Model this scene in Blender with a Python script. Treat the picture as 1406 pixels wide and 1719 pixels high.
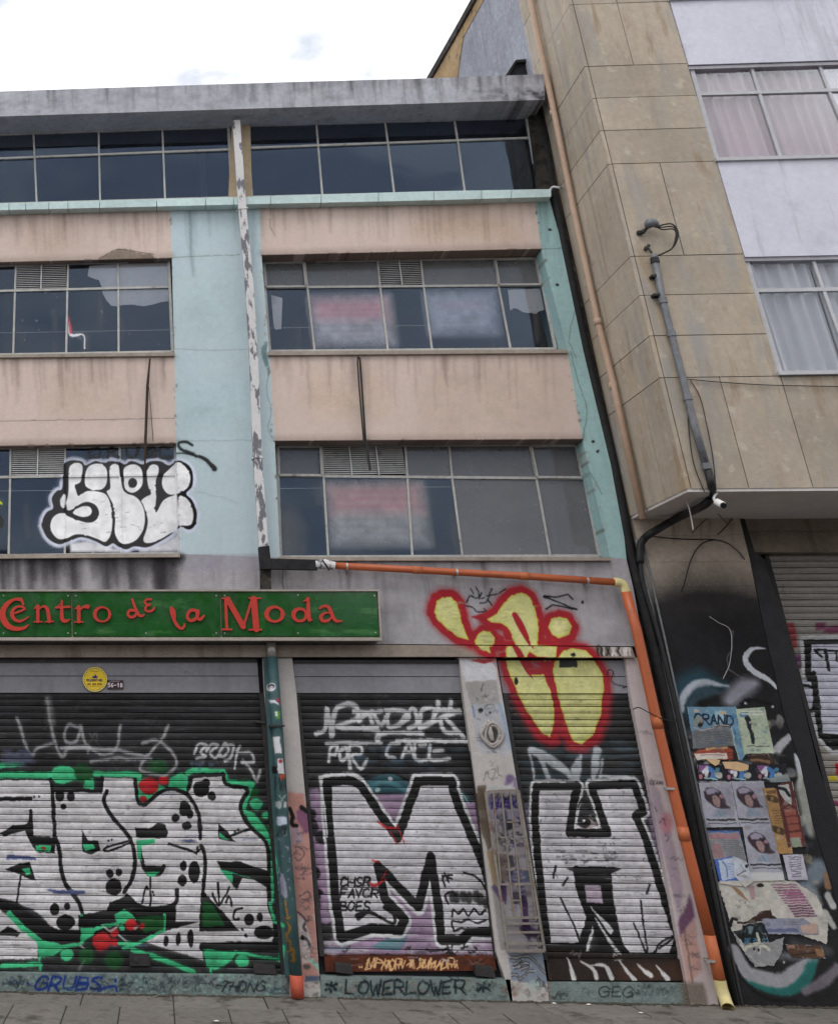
import bpy, bmesh, math, random
import numpy as np
from mathutils import Vector, Matrix
random.seed(7); RNG = np.random.default_rng(7)
S = bpy.context.scene
for o in list(bpy.data.objects): bpy.data.objects.remove(o)
COL = S.collection

# ------------------------------------------------------------------ camera
# street-level camera 2.5 m up, 14.12 m in front of the shop facade (facade plane is Y = 0)
F_PX, CX, CY = 1742.9, 144.96, 438.93
PITCH, YAW, ROLL = 0.43925, -0.06381, 0.0053
DIST, CAMZ = 14.1203, 2.5
BAY = -1.58973                       # front of the neighbour's projecting bay
def cam_axes():
    cy, sy, cp, sp = math.cos(YAW), math.sin(YAW), math.cos(PITCH), math.sin(PITCH)
    fwd = np.array([sy*cp, cy*cp, sp]); right = np.array([cy, -sy, 0.0]); up = np.cross(right, fwd)
    cr, sr = math.cos(ROLL), math.sin(ROLL)
    return right*cr+up*sr, -right*sr+up*cr, fwd
RX, UP, FW = cam_axes()
CAMP = np.array([0.0, -DIST, CAMZ])
cam_d = bpy.data.cameras.new('camera'); cam = bpy.data.objects.new('camera', cam_d); COL.objects.link(cam)
cam.matrix_world = Matrix(((RX[0], UP[0], -FW[0], 0.0), (RX[1], UP[1], -FW[1], -DIST), (RX[2], UP[2], -FW[2], CAMZ), (0, 0, 0, 1)))
cam_d.sensor_fit = 'HORIZONTAL'; cam_d.sensor_width = 36.0; cam_d.lens = F_PX*36.0/1406.0
cam_d.shift_x = (703.0-CX)/1406.0; cam_d.shift_y = (CY-859.5)/1406.0
cam_d.clip_start = 0.1; cam_d.clip_end = 2000.0
S.camera = cam

# ------------------------------------------------------------------ world, sun, exposure
SUN_EL, SUN_AZ = math.radians(58), math.radians(205)     # high, soft, from the street side
W = bpy.data.worlds.new('World'); S.world = W; W.use_nodes = True
nt = W.node_tree; nt.nodes.clear()
out = nt.nodes.new('ShaderNodeOutputWorld'); bg = nt.nodes.new('ShaderNodeBackground')
sky = nt.nodes.new('ShaderNodeTexSky'); sky.sky_type = 'NISHITA'; sky.sun_disc = False
sky.sun_elevation = SUN_EL; sky.sun_rotation = SUN_AZ; sky.altitude = 200; sky.air_density = 1.0; sky.dust_density = 0.6
tc = nt.nodes.new('ShaderNodeTexCoord'); mp = nt.nodes.new('ShaderNodeMapping'); mp.inputs['Scale'].default_value = (1.0, 1.0, 1.9)
mp.inputs['Location'].default_value = (3.1, 2.2, 0.745)
n1 = nt.nodes.new('ShaderNodeTexNoise'); n1.inputs['Scale'].default_value = 1.5; n1.inputs['Detail'].default_value = 9; n1.inputs['Roughness'].default_value = 0.62
cr = nt.nodes.new('ShaderNodeValToRGB'); cr.color_ramp.elements[0].position = 0.36; cr.color_ramp.elements[1].position = 0.47; cr.color_ramp.elements[0].color = (.55, .55, .55, 1)
n2 = nt.nodes.new('ShaderNodeTexNoise'); n2.inputs['Scale'].default_value = 3.3; n2.inputs['Detail'].default_value = 6
cr2 = nt.nodes.new('ShaderNodeValToRGB'); cr2.color_ramp.elements[0].color = (8.0, 8.2, 8.6, 1); cr2.color_ramp.elements[1].color = (11.0, 11.0, 11.1, 1)
cr2.color_ramp.elements[0].position = 0.3; cr2.color_ramp.elements[1].position = 0.55
mixw = nt.nodes.new('ShaderNodeMix'); mixw.data_type = 'RGBA'
L = nt.links.new
L(tc.outputs['Generated'], mp.inputs['Vector']); L(mp.outputs[0], n1.inputs['Vector']); L(mp.outputs[0], n2.inputs['Vector'])
n3 = nt.nodes.new('ShaderNodeTexNoise'); n3.inputs['Scale'].default_value = 7.5; n3.inputs['Detail'].default_value = 5; L(mp.outputs[0], n3.inputs['Vector'])
ma = nt.nodes.new('ShaderNodeMath'); ma.operation = 'MULTIPLY_ADD'; L(n3.outputs['Fac'], ma.inputs[0]); ma.inputs[1].default_value = 0.82; L(n1.outputs['Fac'], ma.inputs[2])
ms = nt.nodes.new('ShaderNodeMath'); ms.operation = 'SUBTRACT'; L(ma.outputs[0], ms.inputs[0]); ms.inputs[1].default_value = 0.41
L(ms.outputs[0], cr.inputs[0]); L(n2.outputs['Fac'], cr2.inputs[0])
L(cr.outputs[0], mixw.inputs[0]); L(sky.outputs[0], mixw.inputs[6]); L(cr2.outputs[0], mixw.inputs[7])
L(mixw.outputs[2], bg.inputs[0]); bg.inputs[1].default_value = 0.1
L(bg.outputs[0], out.inputs[0])
sl = bpy.data.lights.new('sun', 'SUN'); sl.energy = 0.6; sl.angle = math.radians(25); sl.color = (1.0, 0.965, 0.92)
sun = bpy.data.objects.new('sun', sl); COL.objects.link(sun); sun.location = (0, -10, 30)
sd = Vector((math.sin(SUN_AZ)*math.cos(SUN_EL), math.cos(SUN_AZ)*math.cos(SUN_EL), math.sin(SUN_EL)))
sun.rotation_euler = sd.to_track_quat('Z', 'Y').to_euler()
S.view_settings.view_transform = 'Standard'; S.view_settings.look = 'None'; S.view_settings.gamma = 1.0
S.view_settings.use_curve_mapping = False; S.view_settings.exposure = 0.5
S.cycles.max_bounces = 6; S.cycles.transparent_max_bounces = 12

# ------------------------------------------------------------------ measuring helpers
def ray(x, y):
    return RX*((x-CX)/F_PX) - UP*((y-CY)/F_PX) + FW
def P(x, y, o=0.0):                  # point of the plane Y = o seen at photo position x, y
    d = ray(x, y); return CAMP + d*((o+DIST)/d[1])
def PX(x, y, X):                     # the same on the plane X = const
    d = ray(x, y); return CAMP + d*(X/d[0])
def PZ(x, y, Z):                     # the same on the level Z = const
    d = ray(x, y); return CAMP + d*((Z-CAMZ)/d[2])
def V(p): return Vector((float(p[0]), float(p[1]), float(p[2])))

# ------------------------------------------------------------------ object helpers
def link(name, me, parent=None, mat=None):
    o = bpy.data.objects.new(name, me); COL.objects.link(o)
    if mat is not None and me is not None and not me.materials: me.materials.append(mat)
    if parent is not None:
        o.parent = parent
        o.matrix_parent_inverse = Matrix.Translation(-(parent.matrix_basis.translation if parent.type == 'EMPTY' else Vector((0, 0, 0))))
    return o
def obj(name, bm, mat, parent=None, smooth=False, normals=True):
    if normals: bmesh.ops.recalc_face_normals(bm, faces=bm.faces)
    me = bpy.data.meshes.new(name); bm.to_mesh(me); bm.free()
    if smooth:
        for p in me.polygons: p.use_smooth = True
    return link(name, me, parent, mat)
def tag(o, label, cat, group=None, kind=None):
    o['label'] = label; o['category'] = cat
    if group: o['group'] = group
    if kind: o['kind'] = kind
    return o
def thing(name, label, cat, loc, group=None):
    e = bpy.data.objects.new(name, None); COL.objects.link(e); e.location = V(loc); e.empty_display_size = 0.2
    e.matrix_basis = Matrix.Translation(V(loc))
    return tag(e, label, cat, group)
def struct(o): o['kind'] = 'structure'; return o

def prism_w(bm, front, back):        # closed solid between two equal rings of points
    a = [bm.verts.new(V(p)) for p in front]; b = [bm.verts.new(V(p)) for p in back]
    bm.faces.new(a); bm.faces.new(list(reversed(b)))
    n = len(a)
    for i in range(n):
        j = (i+1) % n
        bm.faces.new((a[j], a[i], b[i], b[j]))
def prism(bm, pts, o0, o1):          # outline given at photo positions, real thickness from o0 back to o1
    f = [P(x, y, o0) for x, y in pts]
    prism_w(bm, f, [(p[0], o1, p[2]) for p in f])
def box(bm, x0, x1, y0, y1, z0, z1):
    prism_w(bm, [(x0, y0, z0), (x1, y0, z0), (x1, y0, z1), (x0, y0, z1)], [(x0, y1, z0), (x1, y1, z0), (x1, y1, z1), (x0, y1, z1)])
def bar(bm, a, b, w, o0, o1, shift=0.0):    # straight bar from photo point a to b lying in the facade direction
    A, B = P(*a, o0), P(*b, o0); d = B-A; d[1] = 0; n = np.array([-d[2], 0, d[0]]); n = n/np.linalg.norm(n)*w/2
    A = A+n*shift*2; B = B+n*shift*2
    f = [A-n, B-n, B+n, A+n]; prism_w(bm, f, [(p[0], o1, p[2]) for p in f])
def tube(bm, pts, r, seg=10, cap=True, sq=None):
    pts = [np.array(p, float) for p in pts]; n = len(pts); rings = []
    rr = r if hasattr(r, '__len__') else [r]*n
    prev = None
    for i in range(n):
        t = pts[min(i+1, n-1)]-pts[max(i-1, 0)]; t = t/np.linalg.norm(t)
        if prev is None:
            u = np.cross(t, [0, 1, 0]) if abs(t[1]) < 0.9 else np.cross(t, [1, 0, 0])
        else: u = prev-t*np.dot(prev, t)
        u = u/np.linalg.norm(u); prev = u; v = np.cross(t, u)
        rings.append([bm.verts.new(V(pts[i]+rr[i]*(math.cos(a)*u+math.sin(a)*v))) for a in [2*math.pi*k/seg for k in range(seg)]])
    for i in range(n-1):
        for k in range(seg):
            bm.faces.new((rings[i][k], rings[i][(k+1) % seg], rings[i+1][(k+1) % seg], rings[i+1][k]))
    if cap: bm.faces.new(list(reversed(rings[0]))); bm.faces.new(rings[-1])
def smooth_path(pts, n=6):
    pts = [np.array(p, float) for p in pts]
    if len(pts) < 3: return pts
    o = []; q = [2*pts[0]-pts[1]]+pts+[2*pts[-1]-pts[-2]]
    for i in range(1, len(q)-2):
        for k in range(n):
            t = k/n; a, b, c, d = q[i-1], q[i], q[i+1], q[i+2]
            o.append(0.5*((2*b)+(-a+c)*t+(2*a-5*b+4*c-d)*t*t+(-a+3*b-3*c+d)*t**3))
    o.append(pts[-1]); return o
def lerp(a, b, t): return tuple(a[i]+(b[i]-a[i])*t for i in range(len(a)))
def along(pts, x):                   # polyline y(x)
    for i in range(len(pts)-1):
        if x <= pts[i+1][0] or i == len(pts)-2:
            (xa, ya), (xb, yb) = pts[i], pts[i+1]; return ya+(yb-ya)*(x-xa)/(xb-xa)
def xalong(pts, y): return along([(b, a) for a, b in pts], y)

# ------------------------------------------------------------------ painted canvases (numpy raster, wrapped as image textures)
def fbm(h, w, cells, octaves=4, seed=0):
    r = np.random.default_rng(seed); out = np.zeros((h, w)); amp = 1; tot = 0
    for k in range(octaves):
        ch, cw = max(2, int(cells*h/max(h, w))*2**k+2), max(2, int(cells*w/max(h, w))*2**k+2)
        g = r.random((ch, cw)); yy = np.linspace(0, ch-1.001, h); xx = np.linspace(0, cw-1.001, w)
        y0 = yy.astype(int); x0 = xx.astype(int); fy = (yy-y0)[:, None]; fx = (xx-x0)[None]
        fy = fy*fy*(3-2*fy); fx = fx*fx*(3-2*fx)
        v = g[y0][:, x0]*(1-fy)*(1-fx)+g[y0+1][:, x0]*fy*(1-fx)+g[y0][:, x0+1]*(1-fy)*fx+g[y0+1][:, x0+1]*fy*fx
        out += v*amp; tot += amp; amp *= 0.5
    return out/tot
class Canvas:
    def __init__(s, name, x0, x1, z0, z1, ppm):
        s.name, s.x0, s.z0, s.ppm = name, x0, z0, ppm
        s.w, s.h = int((x1-x0)*ppm), int((z1-z0)*ppm)
        s.rgb = np.full((s.h, s.w, 3), 0.35); s.a = np.zeros((s.h, s.w)); s.o = 0.0; s.T = (0, 0, 1)
        s.noise = fbm(s.h, s.w, 60, 4, 3); s.img = None
    def frame(s, x0, y0, sc, o=None):      # photo-crop coordinates used by the calls that follow
        s.T = (x0, y0, sc)
        if o is not None: s.o = o
    def pt(s, p):
        q = P(s.T[0]+p[0]/s.T[2], s.T[1]+p[1]/s.T[2], s.o)
        return ((q[0]-s.x0)*s.ppm, (q[2]-s.z0)*s.ppm)
    def unit(s, p):
        a = s.pt(p); b = s.pt((p[0]+10, p[1])); return math.hypot(b[0]-a[0], b[1]-a[1])/10
    def grid(s, pts, m):
        xs = [p[0] for p in pts]; ys = [p[1] for p in pts]
        a, b = max(0, int(min(xs)-m)), min(s.w, int(max(xs)+m)+2); c, d = max(0, int(min(ys)-m)), min(s.h, int(max(ys)+m)+2)
        if a >= b or c >= d: return None
        yy, xx = np.mgrid[c:d, a:b]; return (slice(c, d), slice(a, b)), xx+0.5, yy+0.5
    def blend(s, sl, m, col):
        m = np.clip(m, 0, 1); A = s.a[sl]; na = m+A*(1-m); k = np.where(na > 1e-6, m/np.maximum(na, 1e-6), 0)[..., None]
        s.rgb[sl] = s.rgb[sl]*(1-k)+np.array(col)*k; s.a[sl] = na
    @staticmethod
    def segd(xx, yy, pts, ws=None):
        best = np.full(xx.shape, 1e9)
        for i in range(len(pts)-1):
            (ax, ay), (bx, by) = pts[i], pts[i+1]; dx, dy = bx-ax, by-ay; l2 = dx*dx+dy*dy+1e-9
            t = np.clip(((xx-ax)*dx+(yy-ay)*dy)/l2, 0, 1); d = np.hypot(xx-ax-t*dx, yy-ay-t*dy)
            if ws is not None: d = d-(ws[i]+(ws[i+1]-ws[i])*t)/2
            np.minimum(best, d, out=best)
        return best
    def poly(s, pts, col, soft=2.0, alpha=1.0, sm=False, tex=0.0, grow=0.0):
        if sm: pts = smooth_closed(pts)
        u = s.unit(pts[0]); q = [s.pt(p) for p in pts]; sf = max(1.2, soft*u); g = s.grid(q, sf+abs(grow)*u+2)
        if g is None: return
        sl, xx, yy = g; ins = np.zeros(xx.shape, bool); n = len(q)
        for i in range(n):
            (ax, ay), (bx, by) = q[i], q[(i+1) % n]
            if ay == by: continue
            ins ^= ((ay > yy) != (by > yy)) & (xx < (bx-ax)*(yy-ay)/(by-ay)+ax)
        d = s.segd(xx, yy, q+[q[0]]); d = np.where(ins, d, -d)+grow*u
        m = np.clip(0.5+d/sf, 0, 1)*alpha
        if tex: m = m*np.clip(1-tex*(1.6*s.noise[sl]-0.3), 0, 1)
        s.blend(sl, m, col)
    def stroke(s, pts, w, col, soft=1.5, alpha=1.0, sm=True, closed=False, tex=0.0):
        if closed: pts = list(pts)+[pts[0]]
        k = 4
        ws = list(w) if hasattr(w, '__len__') else None
        if ws:
            ws = [np.interp(i/(len(pts)-1), np.linspace(0, 1, len(ws)), ws) for i in range(len(pts))]
        else: ws = [w]*len(pts)
        if sm and len(pts) > 2:
            c = smooth_path([(*p, v) for p, v in zip(pts, ws)], k); pts = [(p[0], p[1]) for p in c]; ws = [max(p[2], 0.3) for p in c]
        u = s.unit(pts[0]); q = [s.pt(p) for p in pts]; ws = [v*u for v in ws]; sf = max(1.2, soft*u)
        g = s.grid(q, max(ws)/2+sf+2)
        if g is None: return
        sl, xx, yy = g; d = -s.segd(xx, yy, q, ws); m = np.clip(0.5+d/sf, 0, 1)*alpha
        if tex: m = m*np.clip(1-tex*(1.6*s.noise[sl]-0.3), 0, 1)
        s.blend(sl, m, col)
    def dot(s, p, rx, ry, col, soft=2.0, alpha=1.0, tex=0.0):
        s.poly([(p[0]+rx*math.cos(a), p[1]+ry*math.sin(a)) for a in np.linspace(0, 2*math.pi, 18)[:-1]], col, soft, alpha, tex=tex)
    def drips(s, x0, x1, y0, ln, n, col, alpha, w=(3, 10), seed=1):
        r = random.Random(seed)
        for _ in range(n):
            x = r.uniform(x0, x1); l = ln*r.uniform(0.3, 1.0); ww = r.uniform(*w)
            yy = y0(x) if callable(y0) else y0
            s.stroke([(x, yy), (x+l*0.02, yy+l*0.5), (x+l*0.05, yy+l)], [ww, ww*0.8, ww*0.3], col, ww, alpha*r.uniform(0.3, 1), sm=False)
    def text(s, txt, p, h, col, w, dx=None, slope=0.0, slant=0.15, soft=1.2, alpha=1.0, jit=0.0, seed=0):
        r = random.Random(seed); x, y = p; cw = dx or h*0.72
        for ch in txt:
            for st in FONT.get(ch, []):
                pp = [(x+cw*0.82*a+slant*h*(1-b)+r.uniform(-jit, jit)*h, y+h*b+slope*(x+cw*a-p[0])+r.uniform(-jit, jit)*h) for a, b in st]
                s.stroke(pp, w, col, soft, alpha, sm=len(pp) > 4)
            x += cw
    def warp(s, amp, cell, seed=5):      # hand-sprayed wobble of every edge, and overspray specks
        n = max(s.w, s.h)/cell; dx = (fbm(s.h, s.w, n, 3, seed)-.5)*2*amp; dy = (fbm(s.h, s.w, n, 3, seed+1)-.5)*2*amp
        yy, xx = np.mgrid[0:s.h, 0:s.w]; ix = np.clip((xx+dx+.5).astype(int), 0, s.w-1); iy = np.clip((yy+dy+.5).astype(int), 0, s.h-1)
        s.rgb = s.rgb[iy, ix]; s.a = s.a[iy, ix]
        k = s.a.copy(); c = s.rgb*k[..., None]                     # overspray: a soft halo of each paint
        for r_ in (3, 3):
            for ax in (0, 1):
                k = sum(np.roll(k, d, ax) for d in range(-r_, r_+1))/(2*r_+1); c = sum(np.roll(c, d, ax) for d in range(-r_, r_+1))/(2*r_+1)
        g_ = np.random.default_rng(seed).random((s.h, s.w)); m = k*.42*(g_ > .35)*(1-s.a)
        na = s.a+m; s.rgb = np.where(na[..., None] > 1e-4, (s.rgb*s.a[..., None]+(c/np.maximum(k, 1e-4)[..., None])*m[..., None])/np.maximum(na, 1e-4)[..., None], s.rgb); s.a = np.clip(na, 0, 1)
        mot = (fbm(s.h, s.w, max(s.w, s.h)/9, 3, seed+4)-.5)*.16+(fbm(s.h, s.w, max(s.w, s.h)/60, 3, seed+6)-.5)*.14
        s.rgb = np.clip(s.rgb*(1+mot[..., None]), 0, 1)
    def finish(s):
        img = bpy.data.images.new(s.name, s.w, s.h, alpha=True, float_buffer=False); img.alpha_mode = 'CHANNEL_PACKED'
        px = np.empty((s.h, s.w, 4), np.float32); px[..., :3] = s.rgb; px[..., 3] = s.a
        img.pixels.foreach_set(px.ravel()); img.update(); s.img = img; return img
def smooth_closed(pts, n=4):
    o = []; m = len(pts); pts = [np.array(p, float) for p in pts]
    for i in range(m):
        a, b, c, d = pts[i-1], pts[i], pts[(i+1) % m], pts[(i+2) % m]
        for k in range(n):
            t = k/n; o.append(tuple(0.5*((2*b)+(-a+c)*t+(2*a-5*b+4*c-d)*t*t+(-a+3*b-3*c+d)*t**3)))
    return o
FONT = {
 'A': [[(0, 1), (.5, 0), (1, 1)], [(.2, .62), (.8, .62)]], 'B': [[(0, 0), (0, 1)], [(0, 0), (.7, .05), (.75, .4), (0, .48)], [(0, .48), (.9, .55), (.9, .95), (0, 1)]],
 'C': [[(.95, .15), (.6, 0), (.1, .2), (.05, .7), (.4, 1), (.95, .85)]], 'D': [[(0, 0), (0, 1)], [(0, 0), (.7, .1), (.95, .5), (.7, .9), (0, 1)]],
 'E': [[(.9, 0), (0, 0), (0, 1), (.9, 1)], [(0, .5), (.7, .5)]], 'F': [[(.9, 0), (0, 0), (0, 1)], [(0, .5), (.7, .5)]],
 'G': [[(.95, .15), (.6, 0), (.1, .2), (.05, .7), (.4, 1), (.9, .85), (.9, .5), (.5, .5)]], 'H': [[(0, 0), (0, 1)], [(1, 0), (1, 1)], [(0, .5), (1, .5)]],
 'I': [[(.4, 0), (.4, 1)]], 'J': [[(.7, 0), (.7, .8), (.4, 1), (.1, .85)]], 'K': [[(0, 0), (0, 1)], [(.9, 0), (0, .5), (.9, 1)]], 'L': [[(0, 0), (0, 1), (.85, 1)]],
 'M': [[(0, 1), (.05, 0), (.5, .6), (.95, 0), (1, 1)]], 'N': [[(0, 1), (0, 0), (.9, 1), (.9, 0)]], 'O': [[(.5, 0), (.08, .2), (.05, .75), (.5, 1), (.92, .75), (.92, .25), (.5, 0)]],
 'P': [[(0, 1), (0, 0)], [(0, 0), (.8, .05), (.9, .35), (.6, .5), (0, .52)]], 'R': [[(0, 1), (0, 0)], [(0, 0), (.8, .05), (.9, .35), (.6, .5), (0, .52)], [(.4, .52), (.95, 1)]],
 'S': [[(.9, .12), (.5, 0), (.1, .2), (.3, .45), (.8, .6), (.85, .88), (.4, 1), (.05, .88)]], 'T': [[(0, 0), (1, 0)], [(.5, 0), (.5, 1)]],
 'U': [[(0, 0), (.05, .8), (.45, 1), (.85, .8), (.9, 0)]], 'V': [[(0, 0), (.45, 1), (.95, 0)]], 'W': [[(0, 0), (.2, 1), (.5, .4), (.75, 1), (1, 0)]],
 'X': [[(0, 0), (1, 1)], [(1, 0), (0, 1)]], 'Y': [[(0, 0), (.5, .5), (1, 0)], [(.5, .5), (.45, 1)]], 'Z': [[(0, 0), (.95, 0), (0, 1), (.95, 1)]],
 '*': [[(.5, .1), (.5, .8)], [(.1, .25), (.9, .65)], [(.9, .25), (.1, .65)]], '-': [[(.1, .5), (.9, .5)]], '.': [[(.4, .95), (.5, 1)]],
 '0': [[(.5, 0), (.1, .2), (.1, .8), (.5, 1), (.9, .8), (.9, .2), (.5, 0)]], '1': [[(.2, .2), (.55, 0), (.55, 1)]], '2': [[(.1, .2), (.5, 0), (.9, .25), (.1, 1), (.9, 1)]],
 '5': [[(.9, 0), (.2, 0), (.15, .45), (.6, .4), (.9, .7), (.5, 1), (.1, .9)]], '6': [[(.8, .05), (.3, .2), (.1, .7), (.5, 1), (.9, .75), (.5, .5), (.12, .65)]],
 '7': [[(.1, 0), (.9, 0), (.4, 1)]], '8': [[(.5, .48), (.15, .25), (.5, 0), (.85, .25), (.5, .48), (.1, .75), (.5, 1), (.9, .75), (.5, .48)]]}
# ------------------------------------------------------------------ materials
def srgb(r, g, b):
    f = lambda c: (c/12.92 if c <= 0.04045 else ((c+0.055)/1.055)**2.4)
    return (f(r/255), f(g/255), f(b/255))
def N(t, ty, **kw):
    n = t.nodes.new(ty)
    for k, v in kw.items(): setattr(n, k, v)
    return n
def mathn(t, op, a, b=None, clamp=False):
    n = N(t, 'ShaderNodeMath', operation=op, use_clamp=clamp)
    for i, v in enumerate((a, b)):
        if v is None: continue
        if isinstance(v, (int, float)): n.inputs[i].default_value = v
        else: t.links.new(v, n.inputs[i])
    return n.outputs[0]
def mixc(t, fac, a, b, blend='MIX'):
    n = N(t, 'ShaderNodeMix', data_type='RGBA', blend_type=blend)
    for i, v in ((0, fac), (6, a), (7, b)):
        if isinstance(v, (int, float)): n.inputs[i].default_value = v
        elif isinstance(v, tuple): n.inputs[i].default_value = (*v[:3], 1)
        else: t.links.new(v, n.inputs[i])
    return n.outputs[2]
def noise(t, vec, scale, detail=4, rough=0.55, stretch=None):
    if stretch:
        m = N(t, 'ShaderNodeMapping'); m.inputs['Scale'].default_value = stretch; t.links.new(vec, m.inputs['Vector']); vec = m.outputs[0]
    n = N(t, 'ShaderNodeTexNoise'); n.inputs['Scale'].default_value = scale; n.inputs['Detail'].default_value = detail; n.inputs['Roughness'].default_value = rough
    t.links.new(vec, n.inputs['Vector']); return n.outputs['Fac']
def ramp(t, fac, p0, p1, v0=0.0, v1=1.0):
    n = N(t, 'ShaderNodeMapRange', clamp=True)
    n.inputs[1].default_value = p0; n.inputs[2].default_value = p1; n.inputs[3].default_value = v0; n.inputs[4].default_value = v1
    t.links.new(fac, n.inputs[0]); return n.outputs[0]
def canvas_nodes(t, pos, c):
    sx = N(t, 'ShaderNodeSeparateXYZ'); t.links.new(pos, sx.inputs[0])
    u = mathn(t, 'MULTIPLY', mathn(t, 'SUBTRACT', sx.outputs[0], c.x0), c.ppm/c.w)
    v = mathn(t, 'MULTIPLY', mathn(t, 'SUBTRACT', sx.outputs[2], c.z0), c.ppm/c.h)
    cb = N(t, 'ShaderNodeCombineXYZ'); t.links.new(u, cb.inputs[0]); t.links.new(v, cb.inputs[1])
    im = N(t, 'ShaderNodeTexImage', interpolation='Linear', extension='CLIP'); im.image = c.img; t.links.new(cb.outputs[0], im.inputs[0])
    return im.outputs[0], im.outputs[1]
MATS = {}
def M(name, base, rough=0.8, var=0.18, fine=0.1, streak=0.0, streak_col=(0.03, 0.028, 0.026), canvas=None, bump=0.15, bscale=60, metal=0.0,
      rnd=0.0, patch=None, spec=0.3, scale=1.0, wear=0.0, hstreak=0.0):
    if name in MATS: return MATS[name]
    m = bpy.data.materials.new(name); m.use_nodes = True; t = m.node_tree; b = t.nodes['Principled BSDF']; MATS[name] = m
    geo = N(t, 'ShaderNodeNewGeometry'); pos = geo.outputs['Position']
    col = base
    k = ramp(t, noise(t, pos, 0.9*scale, 7, 0.62), 0.3, 0.7, 1-var, 1+var*0.6)
    k = mathn(t, 'MULTIPLY', k, ramp(t, noise(t, pos, 14*scale, 5, 0.65), 0.3, 0.7, 1-fine, 1+fine))
    if rnd:
        oi = N(t, 'ShaderNodeObjectInfo'); k = mathn(t, 'MULTIPLY', k, ramp(t, oi.outputs['Random'], 0, 1, 1-rnd, 1+rnd))
    vm = N(t, 'ShaderNodeCombineXYZ')
    for i in range(3): t.links.new(k, vm.inputs[i])
    col = mixc(t, 1.0, base, vm.outputs[0], 'MULTIPLY')
    if patch:                       # (colour, threshold, scale, strength)
        for pc, th, sc, st, *sx in patch:
            f = mathn(t, 'MULTIPLY', ramp(t, noise(t, pos, sc, 8, 0.65, sx[0] if sx else None), th, th+(sx[1] if len(sx) > 1 else 0.09)), st); col = mixc(t, f, col, pc)
    if streak:
        f = noise(t, pos, 1.0, 5, 0.6, (5.5, 5.5, 0.45)); f2 = noise(t, pos, 1.0, 3, 0.5, (0.8, 0.8, 0.6))
        f = mathn(t, 'MULTIPLY', mathn(t, 'MULTIPLY', ramp(t, f, 0.5, 0.72), ramp(t, f2, 0.38, 0.6)), streak); col = mixc(t, f, col, streak_col)
    rgh = rough
    if canvas is not None:
        for c in (canvas if isinstance(canvas, (list, tuple)) else [canvas]):
            ic, ia = canvas_nodes(t, pos, c)
            if wear:
                wn = ramp(t, noise(t, pos, 9, 8, 0.7, (1, 1, 3.2)), 0.33, 0.42, 1-wear, 1.0); ia = mathn(t, 'MULTIPLY', ia, wn)
            sh = mixc(t, 1.0, ic, ramp_rgb(t, pos), 'MULTIPLY')
            col = mixc(t, ia, col, sh)
    if hstreak:                     # rubbed and rusty streaks running along the slats
        f = mathn(t, 'MULTIPLY', ramp(t, noise(t, pos, 1.0, 6, 0.7, (2.6, 2.6, 44.0)), 0.53, 0.70), hstreak)
        f = mathn(t, 'MULTIPLY', f, ramp(t, noise(t, pos, 1.5, 3), 0.35, 0.6)); col = mixc(t, f, col, (0.045, 0.042, 0.042))
        f = mathn(t, 'MULTIPLY', ramp(t, noise(t, pos, 1.0, 5, 0.7, (1.7, 1.7, 52.0)), 0.62, 0.74), hstreak*0.6); col = mixc(t, f, col, (0.42, 0.41, 0.40))
    if isinstance(col, tuple): b.inputs['Base Color'].default_value = (*col, 1)
    else: t.links.new(col, b.inputs['Base Color'])
    rr = ramp(t, noise(t, pos, 6, 4), 0.3, 0.7, max(0.05, rough-0.12), min(1, rough+0.1)); t.links.new(rr, b.inputs['Roughness'])
    b.inputs['Metallic'].default_value = metal; b.inputs['Specular IOR Level'].default_value = spec
    if bump:
        bn = N(t, 'ShaderNodeBump'); bn.inputs['Strength'].default_value = bump; bn.inputs['Distance'].default_value = 0.02
        h = mathn(t, 'ADD', noise(t, pos, bscale, 5, 0.6), mathn(t, 'MULTIPLY', noise(t, pos, bscale*0.12, 5, 0.6), 1.4)); t.links.new(h, bn.inputs['Height']); t.links.new(bn.outputs[0], b.inputs['Normal'])
    return m
def ramp_rgb(t, pos):
    k = mathn(t, 'MULTIPLY', ramp(t, noise(t, pos, 2.2, 6, 0.6), 0.3, 0.7, 0.86, 1.06), ramp(t, noise(t, pos, 26, 5, 0.65), 0.3, 0.7, 0.88, 1.08))
    vm = N(t, 'ShaderNodeCombineXYZ')
    for i in range(3): t.links.new(k, vm.inputs[i])
    return vm.outputs[0]
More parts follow.
